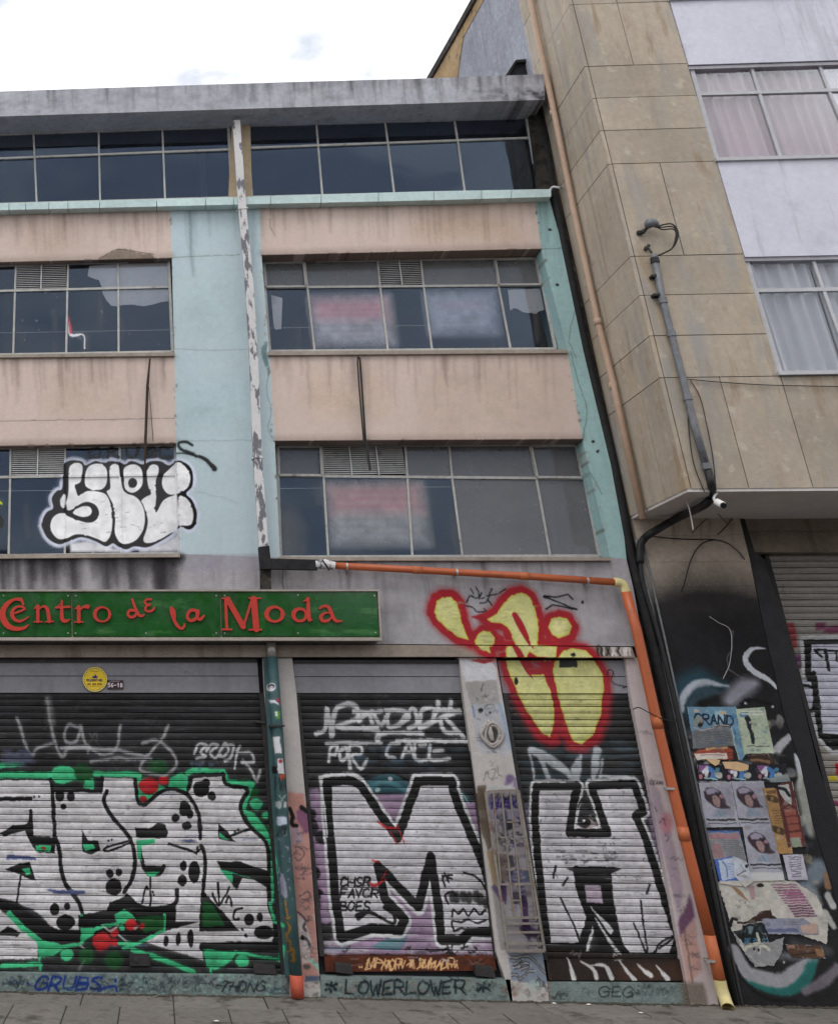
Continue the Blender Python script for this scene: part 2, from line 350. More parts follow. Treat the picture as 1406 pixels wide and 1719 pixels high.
def glass(name, canvas=None, haze=0.0, haze_col=(0.25, 0.26, 0.27), tint=0.75, dirt=0.06, refl=1.5, gain=0.85, gcol=(0.58, 0.74, 1.0)):
    m = bpy.data.materials.new(name); m.use_nodes = True; t = m.node_tree; t.nodes.clear(); MATS[name] = m
    out = N(t, 'ShaderNodeOutputMaterial'); geo = N(t, 'ShaderNodeNewGeometry'); pos = geo.outputs['Position']
    tr = N(t, 'ShaderNodeBsdfTransparent'); tr.inputs[0].default_value = (tint, tint*1.01, tint*1.02, 1)
    gl = N(t, 'ShaderNodeBsdfGlossy'); gl.inputs['Roughness'].default_value = 0.03; gl.inputs[0].default_value = (*gcol, 1)
    bn = N(t, 'ShaderNodeBump'); bn.inputs['Strength'].default_value = 0.05; bn.inputs['Distance'].default_value = 0.05; t.links.new(noise(t, pos, 1.6, 2), bn.inputs['Height']); t.links.new(bn.outputs[0], gl.inputs['Normal'])
    fr = N(t, 'ShaderNodeFresnel'); fr.inputs['IOR'].default_value = refl
    mx = N(t, 'ShaderNodeMixShader'); t.links.new(mathn(t, 'MULTIPLY', fr.outputs[0], gain, True), mx.inputs[0]); t.links.new(tr.outputs[0], mx.inputs[1]); t.links.new(gl.outputs[0], mx.inputs[2])
    df = N(t, 'ShaderNodeBsdfDiffuse'); df.inputs[0].default_value = (*haze_col, 1)
    f = mathn(t, 'ADD', haze, mathn(t, 'MULTIPLY', ramp(t, noise(t, pos, 2.2, 3, 0.6), 0.35, 0.8), dirt), True)
    m2 = N(t, 'ShaderNodeMixShader'); t.links.new(f, m2.inputs[0]); t.links.new(mx.outputs[0], m2.inputs[1]); t.links.new(df.outputs[0], m2.inputs[2])
    last = m2.outputs[0]
    if canvas is not None:
        ic, ia = canvas_nodes(t, pos, canvas); d2 = N(t, 'ShaderNodeBsdfPrincipled'); t.links.new(ic, d2.inputs['Base Color']); d2.inputs['Roughness'].default_value = 0.4
        m3 = N(t, 'ShaderNodeMixShader'); t.links.new(ia, m3.inputs[0]); t.links.new(last, m3.inputs[1]); t.links.new(d2.outputs[0], m3.inputs[2]); last = m3.outputs[0]
    t.links.new(last, out.inputs[0]); return m

# ------------------------------------------------------------------ painted surfaces: graffiti, stains, posters (colours are paint colours, sRGB 0-1)
SH = 0.10            # plane of the roller shutters (behind the facade)
GL = 0.30            # plane of the window glass, right bay
GLL = 0.14           # the same, left bay
RSH = 0.30           # plane of the neighbour's shutter
BLK = (0.10, 0.10, 0.105); WHT = (0.86, 0.86, 0.87); GRN = (0.25, 0.72, 0.50); DGR = (0.10, 0.33, 0.16); RED = (0.62, 0.14, 0.18); YEL = (0.80, 0.79, 0.58); LIL = (0.62, 0.53, 0.63)
wall = Canvas('wall_paint', -2.7, 8.6, -0.1, 12.2, 105)
shut = Canvas('shutter_paint', -2.7, 10.4, -0.1, 4.0, 150)
pane_c = Canvas('glass_paint', -2.7, 6.3, 4.6, 9.3, 110)
mur = Canvas('mural_paint', 6.0, 8.2, -0.1, 5.4, 130)
post = Canvas('poster_print', 5.95, 7.95, 0.0, 3.3, 230)

# --- throw-up "SPOC" over window and wall
def spoc(c, o):
    c.frame(0, 580, 2.929, o)
    sil = [(310,640),(308,592),(345,566),(400,570),(420,590),(470,568),(510,580),(545,565),(590,575),(615,585),(650,568),(700,585),(740,570),(790,570),(830,590),(870,570),(915,580),(945,620),(945,690),(915,728),(945,762),(967,820),(960,880),(930,905),(885,895),(830,937),(770,972),(720,992),(660,987),(620,1002),(580,987),(555,972),(520,987),(470,962),(400,942),(340,962),(290,977),(240,952),(212,905),(210,860),(230,820),(262,800),(255,750),(280,715),(305,705)]
    c.poly(sil, (0.83, 0.85, 0.92), 12, 0.85, sm=True, grow=15)
    c.poly([(345,975),(430,965),(540,995),(600,1012),(350,1012)], (0.9, 0.9, 0.92), 14, 0.85); c.poly([(690,1012),(800,975),(880,925),(884,1008)], (0.88, 0.88, 0.9), 20, 0.75)
    c.poly(sil, (0.07, 0.07, 0.08), 4, 1.0, sm=True)
    Wt = (0.97, 0.97, 0.975)
    for p in ([(338,612),(352,585),(385,576),(406,594),(402,645),(395,672),(374,690),(386,738),(430,715),(500,722),(530,745),(548,800),(553,870),(543,930),(518,966),(480,952),(420,932),(370,930),(330,948),(290,953),(260,928),(247,890),(257,850),(285,827),(318,825),(332,838),(400,864),(445,870),(474,855),(487,825),(472,788),(435,770),(400,777),(358,805),(332,810),(322,780),(332,745),(337,700)],
              [(296,770),(310,732),(324,742),(316,798),(301,793)], [(417,680),(422,620),(442,590),(480,580),(515,594),(528,630),(523,680),(503,706),(470,711),(437,704)],
              [(357,822),(400,792),(438,792),(452,815),(438,838),(400,843)],
              [(537,620),(543,592),(565,581),(584,592),(590,640),(600,700),(625,728),(660,740),(688,765),(709,812),(712,870),(698,918),(668,958),(622,976),(588,968),(564,920),(566,850),(558,790),(535,742),(524,716),(542,700)],
              [(607,640),(608,607),(627,590),(663,584),(692,602),(702,640),(698,688),(670,718),(640,723),(613,700)],
              [(722,650),(722,612),(745,585),(776,591),(780,625),(766,665),(770,720),(764,800),(770,818),(802,762),(850,738),(872,745),(876,890),(830,928),(770,962),(722,972),(704,954),(721,900),(725,850),(704,785),(694,763),(718,743),(742,728),(728,690)],
              [(797,690),(802,640),(832,607),(870,577),(908,592),(935,640),(928,690),(898,718),(860,733),(822,728)], [(880,747),(918,752),(945,800),(951,850),(937,882),(900,886),(880,878)]):
        c.poly(p, Wt, 3, 1.0, sm=True, tex=0.08)
    for p in ([(375,690),(384,736)], [(768,690),(772,745)], [(765,800),(790,760)]): c.stroke(p, [14, 5], (0.07, 0.07, 0.08), 3)
    c.dot((652, 676), 22, 24, (0.07, 0.07, 0.08), 4)
    for k in range(26):
        r = random.Random(k); x, y = r.uniform(340, 830), r.uniform(740, 930); c.stroke([(x, y), (x+r.uniform(5, 22), y+r.uniform(-4, 4))], r.uniform(1.5, 4), (0.35, 0.35, 0.37), 3, 0.5)
    for pp in ([(480,505),(445,515),(440,545),(480,550),(490,530)], [(530,550),(540,505),(570,515),(545,530),(585,550)], [(620,510),(630,545),(665,548),(680,505)], [(730,548),(735,505),(770,515),(740,530),(765,545),(730,548)], [(830,505),(790,505),(790,550),(840,550)]):
        c.stroke(pp, 13, (0.08, 0.08, 0.09), 7, 0.85)
    c.stroke([(945,490),(915,474),(878,480),(890,510),(950,534),(1010,560),(1050,600),(1056,612)], [14, 16, 14, 16, 18, 20, 26, 22], (0.07, 0.07, 0.075), 6, 0.95)
    c.stroke([(868,530),(905,530),(950,540)], 9, (0.07, 0.07, 0.075), 5, 0.9)
spoc(pane_c, GLL); spoc(wall, 0.0)
pane_c.frame(0, 580, 2.929, GLL); pane_c.stroke([(-5,765),(8,778)], 9, (0.75, 0.8, 0.1), 3); pane_c.dot((2, 870), 14, 30, (0.1, 0.12, 0.05), 6, 0.8)
# washed-out sheets and residue on the lower panes of the right bay
pane_c.frame(0, 0, 1, GL)
for x0, y0, x1, y1, top, bot, al in ((522, 498, 650, 576, (0.62, 0.50, 0.55), (0.62, 0.64, 0.70), .8), (716, 492, 826, 558, (0.55, 0.60, 0.68), (0.58, 0.63, 0.72), .8), (548, 812, 706, 912, (0.64, 0.52, 0.55), (0.58, 0.60, 0.62), .85)):
    ym = y0+(y1-y0)*.5; sk = (y1-y0)*.13
    pane_c.poly([(x0, y0+2), (x1, y0), (x1+sk, y1-1), (x0+sk, y1)], bot, 26, al, tex=.35); pane_c.poly([(x0+4, y0+6), (x1-4, y0+4), (x1-2+sk/2, ym), (x0+4+sk/2, ym)], top, 22, al, tex=.3)
    for i in range(3): pane_c.stroke([(x0+16, y0+14+i*(ym-y0-14)/3), (x1-16, y0+13+i*(ym-y0-14)/3)], 5, (top[0]*.95, top[1]*.75, top[2]*.82), 7, .35, sm=False)
    for i in range(3): pane_c.stroke([(x0+20, ym+10+i*(y1-ym-12)/3), (x1-24, ym+9+i*(y1-ym-12)/3)], 3, (.42, .43, .47), 6, .35, sm=False)
pane_c.dot((480, 900), 22, 40, (0.42, 0.42, 0.42), 40, .4)
for _ in range(70):               # dust runs on the old glass
    x = random.uniform(-60, 1000); y = random.choice([(450, 580), (755, 925)]); pane_c.o = GLL if x < 300 else GL
    yy = random.uniform(*y); pane_c.stroke([(x, yy), (x+2, yy+random.uniform(15, 60))], random.uniform(2, 9), (.40, .40, .40), 9, random.uniform(.05, .2), sm=False)
pane_c.frame(0, 0, 1, GL)
for x0, x1, y0, y1, n in ((0, 285, 490, 588, 20), (860, 925, 490, 580, 5), (850, 1000, 810, 925, 8), (475, 890, 810, 925, 10)):
    for _ in range(n):
        pane_c.o = GLL if x1 < 300 else GL; x, y = random.uniform(x0, x1), random.uniform(y0, y1); pane_c.dot((x, y), random.uniform(0.5, 1.3), random.uniform(0.6, 1.8), (0.7, 0.72, 0.75), 1.5, random.uniform(.15, .5))
pane_c.o = GLL; pane_c.stroke([(116,540),(119,562),(140,563),(142,585)], [2, 5, 2, 2], (0.85, 0.86, 0.88), 1, 0.9); pane_c.stroke([(115,530),(119,558)], [1, 5], (0.7, 0.25, 0.32), 1, 0.9)

# --- stains on the upper facade
g = wall; g.frame(0, 0, 1, 0.0)
g.poly([(166,434),(172,430),(177,427),(183,426),(187,422),(194,421),(198,417),(205,418),(211,417),(216,421),(224,420),(229,424),(236,424),(240,427),(248,425),(255,428),(259,431),(258,436),(166,438)], (0.46, 0.42, 0.36), 1.5, 0.95, tex=0.35); g.stroke([(166,434),(185,423),(202,418),(228,422),(258,427)], 1.6, (0.30, 0.27, 0.23), 1.5, 0.8)
g.drips(0, 305, 938, 60, 60, (0.16, 0.15, 0.16), 0.6, (5, 18), 3); g.drips(-60, 305, 938, 130, 46, (0.17, 0.16, 0.17), 0.5, (6, 20), 4); g.drips(470, 1020, 938, 60, 22, (0.24, 0.22, 0.24), 0.4, (4, 12), 5)
g.poly([(305,930),(440,930),(440,958),(380,960),(340,964),(305,958)], (0.60, 0.58, 0.63), 4, 0.55, tex=0.3)
for ln_ in ([(-60, 442), (140, 437), (288, 433)], [(439, 428.5), (680, 423), (908, 418)], [(-60, 750), (150, 746.5), (295, 744.5)], [(461, 740.5), (700, 739), (977, 737.5)]):
    g.stroke(ln_, 2.4, (0.27, 0.22, 0.18), 2, 0.9, sm=False); g.stroke([(a, b-4) for a, b in ln_], 9, (0.45, 0.38, 0.34), 12, 0.35, sm=False)
for x0, y0, x1, y1, cc in ((40, 372, 120, 425, (0.76, 0.67, 0.60)), (520, 620, 640, 700, (0.77, 0.68, 0.60)), (700, 355, 860, 410, (0.74, 0.64, 0.55)), (720, 610, 930, 730, (0.76, 0.68, 0.61)), (90, 620, 200, 700, (0.76, 0.67, 0.60)), (310, 470, 390, 570, (0.70, 0.78, 0.79)), (310, 640, 410, 720, (0.68, 0.77, 0.79))):
    g.poly([(x0, y0+6), ((x0+x1)/2, y0), (x1, y0+8), (x1+6, y1-6), ((x0+x1)/2, y1), (x0-4, y1-8)], cc, 40, 0.55, sm=True, tex=0.5)
g.drips(0, 285, 352, 60, 26, (0.45, 0.36, 0.34), 0.25, (3, 8), 6); g.drips(440, 900, 342, 70, 26, (0.45, 0.36, 0.34), 0.28, (3, 8), 7); g.drips(0, 290, 600, 60, 20, (0.45, 0.36, 0.33), 0.3, (3, 8), 8); g.drips(455, 950, 598, 60, 22, (0.45, 0.36, 0.33), 0.28, (3, 8), 9)
for pts, al in (([(0, 707), (60, 706), (140, 705), (230, 703), (293, 702)], .6), ([(290, 432), (330, 430), (402, 427)], .6), ([(293, 585), (350, 588), (415, 586)], .35), ([(296, 740), (350, 740), (430, 739)], .35),
                ([(455, 345), (453, 375), (461, 395)], .5), ([(451, 630), (447, 655), (455, 690), (450, 720), (458, 735)], .5), ([(908, 418), (950, 416)], .6), ([(958, 590), (970, 640), (985, 690), (978, 760), (1010, 830)], .7), ([(965, 520), (955, 570), (968, 600)], .6), ([(330, 825), (380, 838), (400, 845)], .25)):
    g.stroke(pts, 1.3, (0.20, 0.20, 0.20), 0.8, al)
g.stroke([(447,575),(443,590),(447,610),(452,625)], [5, 9, 7, 4], (0.30, 0.42, 0.42), 2, 0.8, tex=0.4)
for x, y in ((923, 386), (935, 478), (995, 740), (1003, 758)): g.dot((x, y), 3, 2.5, (0.12, 0.12, 0.12), 1.5)
for x, y, r in ((295, 940, 14), (301, 935, 9)): g.dot((x, y), r, r*0.8, (0.15, 0.15, 0.15), 8, 0.7, tex=0.4)
# roof fascia: mould at the right end, runs along its length
g.o = -.45; g.drips(0, 900, lambda x: 153-x*.032, 40, 90, (0.36, 0.36, 0.38), .4, (2, 9), 61); g.drips(480, 905, lambda x: 137-(x-480)*.03, 30, 60, (0.33, 0.33, 0.34), .45, (2, 7), 62)
for _ in range(90): x = random.uniform(780, 914); g.dot((x, random.uniform(150, 176)), random.uniform(2, 9), random.uniform(1, 5), (0.12, 0.12, 0.12), 4, random.uniform(.1, .7)*max(0, (x-770)/140))
for _ in range(60): x = random.uniform(-40, 905); g.dot((x, random.uniform(145, 190)-x*.032), random.uniform(4, 24), random.uniform(2, 6), random.choice([(.74, .74, .77), (.45, .45, .47)]), 8, random.uniform(.1, .4))
g.o = 0.0
for _ in range(120):              # chips at the paint borders
    xa = random.choice([(285, 302), (435, 470), (897, 1024)]); t_ = random.random(); g.dot((xa[0]+(xa[1]-xa[0])*t_**1.1+random.uniform(-2, 2), 340+t_*590), random.uniform(.6, 2.6), random.uniform(.8, 4), random.choice([(.62, .58, .55), (.45, .44, .43), (.72, .74, .74)]), 1.5, random.uniform(.4, .9))
g.drips(0, 285, 352, 75, 40, (0.40, 0.33, 0.31), 0.17, (2, 7), 66); g.drips(440, 900, 342, 75, 40, (0.40, 0.33, 0.30), 0.17, (2, 7), 67); g.drips(0, 290, 602, 90, 36, (0.40, 0.33, 0.30), 0.17, (2, 7), 68); g.drips(455, 950, 600, 90, 44, (0.40, 0.33, 0.30), 0.17, (2, 7), 69); g.drips(300, 440, 350, 120, 20, (0.42, 0.50, 0.52), 0.3, (2, 7), 70); g.drips(900, 1000, 340, 140, 20, (0.34, 0.44, 0.44), 0.35, (2, 6), 71)
# lower wall blotches
r = random.Random(5)
for _ in range(60):
    x, y = r.uniform(460, 1045), r.uniform(945, 1080); g.dot((x, y), r.uniform(3, 26), r.uniform(3, 14), (0.42, 0.40, 0.42), 12, r.uniform(.05, .25))
g.stroke([(475, 955), (474, 975), (476, 990)], 2, (0.2, 0.2, 0.2), 1.5, 0.8); g.drips(440, 480, 950, 40, 8, (0.2, 0.2, 0.21), 0.5, (4, 10), 12)

# --- yellow and red throw-up over wall, lintel, hood and shutter
def throwup(c, o):
    c.frame(700, 960, 3.7, o)
    Y = [[(105,250),(125,180),(160,155),(215,155),(245,190),(270,270),(290,350),(322,425),(250,405),(180,350),(130,300)],
         [(360,430),(380,385),(410,365),(455,375),(482,410),(478,455),(440,472),(450,510),(400,490),(370,460)],
         [(432,295),(490,262),(540,190),(590,140),(650,128),(700,158),(730,220),(748,300),(752,455),(860,460),(852,545),(800,565),(760,545),(690,500),(650,560),(605,440),(560,345),(520,320),(460,315)],
         [(812,345),(830,300),(880,278),(930,290),(962,340),(945,390),(890,410),(840,395)],
         [(550,465),(600,460),(640,540),(700,640),(780,640),(830,740),(850,850),(848,960),(820,1025),(770,1000),(700,900),(620,760),(570,650),(540,540)],
         [(890,500),(950,475),(1040,490),(1100,560),(1145,640),(1155,740),(1140,880),(1090,1010),(1020,1078),(970,1060),(920,940),(870,780),(830,620),(850,560)]]
    for p, w in zip(Y, (44, 34, 40, 42, 40, 40)):
        c.poly(p, RED, 46, 0.75, grow=w+10); c.poly(p, RED, 12, 1.0, grow=w)
    c.stroke([(340,280),(440,290),(520,330)], [10, 60, 60], RED, 10); c.stroke([(520,420),(620,640),(740,900),(860,1050)], 50, RED, 14); c.stroke([(800,500),(860,800),(900,1000)], 50, RED, 12)
    for i, p in enumerate(Y): c.poly(p, (0.76, 0.76, 0.34), 5, 1.0); c.poly(p, YEL, 8, 0.9, grow=-9, tex=0.25)
    rr = random.Random(9)
    for p in Y:
        cx = sum(a for a, b in p)/len(p); cy = sum(b for a, b in p)/len(p); w = (max(a for a, b in p)-min(a for a, b in p))*0.3; h = (max(b for a, b in p)-min(b for a, b in p))*0.36
        for _ in range(16):
            x, y = cx+rr.uniform(-w, w), cy+rr.uniform(-h, h); l = rr.uniform(20, 70); c.stroke([(x-l/2, y+rr.uniform(-4, 8)), (x, y), (x+l/2, y-rr.uniform(-4, 8))], rr.uniform(3, 9), (0.62, 0.62, 0.42), 6, 0.45)
    c.stroke([(606,268),(640,330),(680,410),(712,478)], [34, 44, 30, 4], RED, 6); c.stroke([(590,450),(640,540),(680,620),(712,668)], [30, 34, 22, 3], RED, 6); c.stroke([(760,570),(800,640),(840,740),(868,850)], [14, 40, 34, 40], RED, 6)
    c.stroke([(745,540),(800,545),(790,590)], 18, RED, 4)
    c.dot((885, 342), 45, 40, (0.90, 0.87, 0.62), 26, 0.7)
    for pts in ([(300,190),(325,150),(370,165),(400,130),(385,170),(415,160)], [(300,212),(340,220),(370,248),(425,245),(415,228)], [(390,195),(430,185),(465,105)], [(430,150),(500,135),(550,105)], [(330,105),(350,140)], [(365,95),(385,150)], [(440,175),(465,205)]): c.stroke(pts, 8, (0.06, 0.06, 0.07), 3)
    for pts in ([(785,150),(860,158),(935,140),(965,170)], [(785,152),(880,190),(990,238)], [(990,238),(900,215),(840,205),(800,232)]): c.stroke(pts, [12, 9, 12], (0.06, 0.06, 0.07), 3, sm=False)
    c.dot((1025, 186), 10, 9, (0.06, 0.06, 0.07), 6); c.dot((607, 682), 13, 22, (0.08, 0.1, 0.1), 8)
    c.poly([(880,552),(980,552),(988,595),(878,596)], (0.16, 0.16, 0.17), 2); c.dot((958, 515), 14, 12, (0.1, 0.1, 0.1), 6)
    c.stroke([(1170,640),(1185,610),(1210,625),(1195,665),(1210,690),(1250,705),(1290,715)], 6, (0.15, 0.1, 0.12), 4); c.stroke([(1290,715),(1270,718)], 9, (0.1, 0.1, 0.1), 3)
throwup(wall, 0.0); throwup(shut, SH)
wall.frame(700, 960, 3.7, 0.0)
for k in range(12):
    x = 1110+k*18; wall.stroke([(x, 470+random.uniform(-5, 8)), (x+random.uniform(-6, 10), 500), (x+random.uniform(-4, 12), 520)], random.uniform(8, 16), random.choice([(0.12, 0.12, 0.12), (0.85, 0.83, 0.82), (0.8, 0.78, 0.77)]), 3, 0.9)
# --- pillars, plinth
g.frame(440, 1070, 5.21, 0.0)
g.poly([(215,1350),(365,1370),(395,1500),(440,2050),(500,3000),(330,3020),(265,2000),(235,1560)], (0.70, 0.50, 0.46), 20, 0.95, tex=0.15)
g.poly([(300,1520),(360,1480),(400,1540),(420,1700),(380,1720),(310,1620)], (0.45, 0.28, 0.42), 20, 0.8); g.stroke([(240,1500),(270,1580),(265,1640),(300,1650)], 34, (0.08, 0.08, 0.09), 10); g.stroke([(345,1490),(380,1520)], 40, (0.1, 0.1, 0.1), 12)
g.frame(440, 1390, 5.225, 0.0)
g.poly([(240,0),(330,0),(370,120),(300,150),(250,130)], (0.62, 0.55, 0.60), 20, 0.8); g.poly([(310,760),(380,820),(430,1000),(400,1180),(350,1200),(320,900)], (0.78, 0.75, 0.74), 14, 0.9)
for pts, w in (([(270,240),(300,200),(290,160),(340,180),(370,230),(320,290),(290,260)], 7), ([(330,350),(380,360),(350,420),(370,450)], 7), ([(320,600),(400,560),(420,620),(340,630)], 9), ([(310,740),(350,770),(380,810)], 14), ([(375,840),(362,870),(385,910)], 22), ([(350,965),(395,990),(420,1040)], 26)): g.stroke(pts, w, (0.2, 0.2, 0.22), 6, 0.8)
g.dot((350, 968), 16, 18, (0.06, 0.06, 0.07), 6); g.stroke([(420,1160),(470,1200),(490,1230)], 36, (0.55, 0.78, 0.70), 10, 0.9); g.dot((390, 1220), 36, 24, (0.25, 0.27, 0.26), 16, 0.8); g.poly([(370,1300),(500,1300),(510,1345),(370,1350)], (0.28, 0.35, 0.45), 6, 0.9)
g.frame(0, 1060, 2.608, 0.0)                     # plinth: pale green flaking paint, blue tag
for _ in range(330):
    x = r.uniform(0, 1240); g.dot((x, r.uniform(1505, 1590)), r.uniform(3, 12), r.uniform(2, 8), r.choice([(0.55, 0.72, 0.66), (0.20, 0.26, 0.29), (0.14, 0.16, 0.17), (0.45, 0.52, 0.50), (0.25, 0.33, 0.36)]), 6, r.uniform(.3, .8))
for _ in range(90):
    x, y = r.uniform(510, 900), r.uniform(1515, 1580); g.stroke([(x, y), (x+r.uniform(-14, 14), y-r.uniform(3, 14)), (x+r.uniform(-16, 16), y+r.uniform(-8, 10))], 3, (0.13, 0.15, 0.16), 2, 0.7)
g.text('GRUBS', (150, 1515), 56, (0.10, 0.20, 0.48), 11, dx=60, slant=0.35, jit=.07, seed=3, soft=4); g.stroke([(430,1575),(460,1562),(505,1555),(510,1575)], 11, (0.10, 0.20, 0.48), 3); g.dot((122, 1545), 7, 7, (0.10, 0.20, 0.48)); g.dot((505, 1530), 7, 9, (0.10, 0.20, 0.48))
g.text('THDNG', (960, 1535), 42, (0.08, 0.10, 0.10), 6, dx=40, slant=0.4, jit=.09, seed=5, soft=3)
g.frame(440, 1060, 2.609, 0.0)
for _ in range(230):
    x = r.uniform(190, 1280); g.dot((x, r.uniform(1528, 1605)), r.uniform(3, 14), r.uniform(2, 8), r.choice([(0.50, 0.62, 0.58), (0.33, 0.38, 0.36), (0.45, 0.42, 0.38), (0.56, 0.58, 0.54), (0.55, 0.45, 0.40)]), 6, r.uniform(.3, .75))
g.text('*', (270, 1535), 56, (0.10, 0.15, 0.17), 11, dx=70, slant=0.1); g.text('LOWERLOWER', (365, 1533), 58, (0.10, 0.15, 0.17), 9, dx=53, slant=0.1, jit=.09, seed=4, soft=4); g.text('*', (935, 1535), 60, (0.10, 0.15, 0.17), 11, dx=76, slant=0.1)
g.frame(760, 1060, 2.61, 0.0); g.text('GEG', (640, 1560), 42, (0.12, 0.15, 0.16), 6, dx=52, slant=0.1, jit=.1, seed=6, soft=3)
for _ in range(40):
    x, y = r.uniform(810, 970), r.uniform(1560, 1600); g.stroke([(x, y), (x+r.uniform(-10, 14), y-r.uniform(3, 18)), (x+r.uniform(-16, 16), y)], 3, (0.22, 0.26, 0.27), 2, 0.6)
# pillar between the two narrow shutters
g.frame(770, 1080, 6.14, 0.0)
g.poly([(10,170),(120,180),(200,205),(330,185),(385,250),(395,370),(240,400),(60,390)], (0.80, 0.80, 0.82), 8, 0.9); g.poly([(100,165),(360,170),(340,190),(250,212),(170,190)], RED, 10, 0.9)
g.poly([(60,400),(385,385),(420,620),(430,700),(150,700),(90,560)], (0.60, 0.59, 0.58), 12, 0.9, tex=0.2)
g.poly([(130,630),(450,620),(540,1090),(480,1160),(190,1100)], (0.68, 0.69, 0.73), 20, 0.7, tex=0.3); g.stroke([(420,630),(470,800),(520,1080)], 34, (0.45, 0.60, 0.74), 20, 0.6, tex=0.5); g.stroke([(140,650),(160,760)], 18, (0.30, 0.40, 0.65), 10, 0.6)
for pts in ([(320,1215),(345,1250),(325,1262)], [(250,1420),(290,1320),(310,1400)], [(330,1300),(370,1300),(350,1390),(395,1385)], [(400,1270),(405,1350),(440,1370)], [(200,690),(230,720),(200,715)], [(180,560),(195,590)], [(230,470),(250,420)]): g.stroke(pts, 6, (0.16, 0.16, 0.18), 3, 0.85)
g.dot((350, 945), 55, 80, (0.22, 0.20, 0.19), 24, 0.9); g.dot((225, 690), 26, 22, (0.10, 0.10, 0.11), 8, 0.9); g.dot((320, 715), 14, 12, (0.12, 0.12, 0.12), 8, 0.8); g.dot((520, 1400), 40, 50, (0.36, 0.27, 0.45), 24, 0.8); g.stroke([(490,1450),(560,1380),(600,1500)], 40, (0.42, 0.34, 0.50), 20, 0.7)  # first dot: shade of the relief's hollow, painted into the wall colour
g.poly([(180,1470),(270,1460),(300,1720),(190,1720)], (0.35, 0.29, 0.22), 8, 0.9, tex=0.2); g.poly([(285,1470),(560,1470),(600,1530),(270,1520)], (0.70, 0.70, 0.70), 6, 0.9)
g.frame(790, 1310, 4.526, 0.0)
g.poly([(100,80),(370,80),(560,1290),(280,1290),(150,640)], (0.62, 0.60, 0.62), 8, 0.8); g.poly([(40,60),(110,60),(160,500),(130,540),(60,300)], (0.33, 0.28, 0.22), 10, 0.95, tex=0.2); g.poly([(120,540),(200,530),(230,780),(170,800)], (0.58, 0.50, 0.36), 10, 0.9, tex=0.2)
g.poly([(160,800),(240,800),(290,1290),(220,1290)], (0.55, 0.54, 0.54), 8, 0.8)
for rect, col in (((130,120,360,215), (0.48, 0.45, 0.60)), ((140,230,390,300), (0.52, 0.50, 0.60)), ((220,250,270,420), (0.35, 0.34, 0.40)), ((270,300,320,380), (0.10, 0.10, 0.11)), ((190,560,290,770), (0.42, 0.36, 0.32)), ((290,570,320,660), (0.18, 0.17, 0.18)), ((270,680,440,780), (0.45, 0.43, 0.56)), ((390,690,445,770), (0.36, 0.42, 0.52)), ((310,850,395,950), (0.22, 0.20, 0.24)), ((355,800,410,960), (0.35, 0.28, 0.42))):
    x0, y0, x1, y1 = rect; g.poly([(x0, y0), (x1, y0), (x1+(y1-y0)*0.14, y1), (x0+(y1-y0)*0.14, y1)], col, 10, 0.85, tex=0.2)
g.stroke([(240,800),(270,940)], [60, 10], (0.30, 0.22, 0.36), 10, 0.9); g.stroke([(180,820),(240,900)], 40, (0.34, 0.26, 0.40), 14, 0.8); g.stroke([(400,900),(425,1160)], 50, (0.24, 0.16, 0.30), 12, 0.9); g.stroke([(400,1130),(520,1180)], 60, (0.22, 0.15, 0.27), 16, 0.85); g.stroke([(430,1130),(440,1200)], 36, (0.26, 0.17, 0.32), 14, 0.8)
g.text('UBX', (200, 140), 60, (0.20, 0.14, 0.45), 10, dx=50); g.text('IS', (150, 170), 50, (0.20, 0.14, 0.45), 9, dx=28)
for _ in range(22):
    x, y = r.uniform(230, 400), r.uniform(390, 470); g.stroke([(x, y), (x+r.uniform(-20, 20), y+r.uniform(-20, 20))], 8, (0.1, 0.1, 0.1), 3, 0.85)
for k in range(8): g.stroke([(330+k*3, 590+k*10), (345, 575+k*10), (360, 590+k*10)], 4, (0.15, 0.15, 0.16), 2, 0.8)
g.poly([(280,1310),(560,1310),(600,1520),(560,1560),(310,1530)], (0.42, 0.48, 0.55), 10, 0.9, tex=0.2)
for pts in ([(295,1345),(370,1350),(430,1335),(490,1380),(540,1440),(585,1480)], [(310,1400),(350,1390),(390,1370),(370,1410),(320,1425)], [(370,1420),(410,1390),(445,1400),(430,1420),(380,1440)], [(310,1490),(350,1480),(370,1510),(410,1480),(440,1450),(480,1450)], [(500,1500),(540,1540),(590,1600)]):
    g.stroke(pts, 20, (0.72, 0.71, 0.72), 6, 0.8); g.stroke([(a, b-9) for a, b in pts], 5, (0.08, 0.08, 0.10), 2); g.stroke([(a, b+11) for a, b in pts], 5, (0.08, 0.08, 0.10), 2)
g.dot((480, 1560), 60, 40, (0.62, 0.68, 0.66), 20, 0.8, tex=0.3); g.dot((320, 1590), 70, 24, (0.55, 0.42, 0.36), 20, 0.6, tex=0.3); g.stroke([(590,1530),(612,1680)], 10, (0.6, 0.45, 0.40), 5, 0.7)
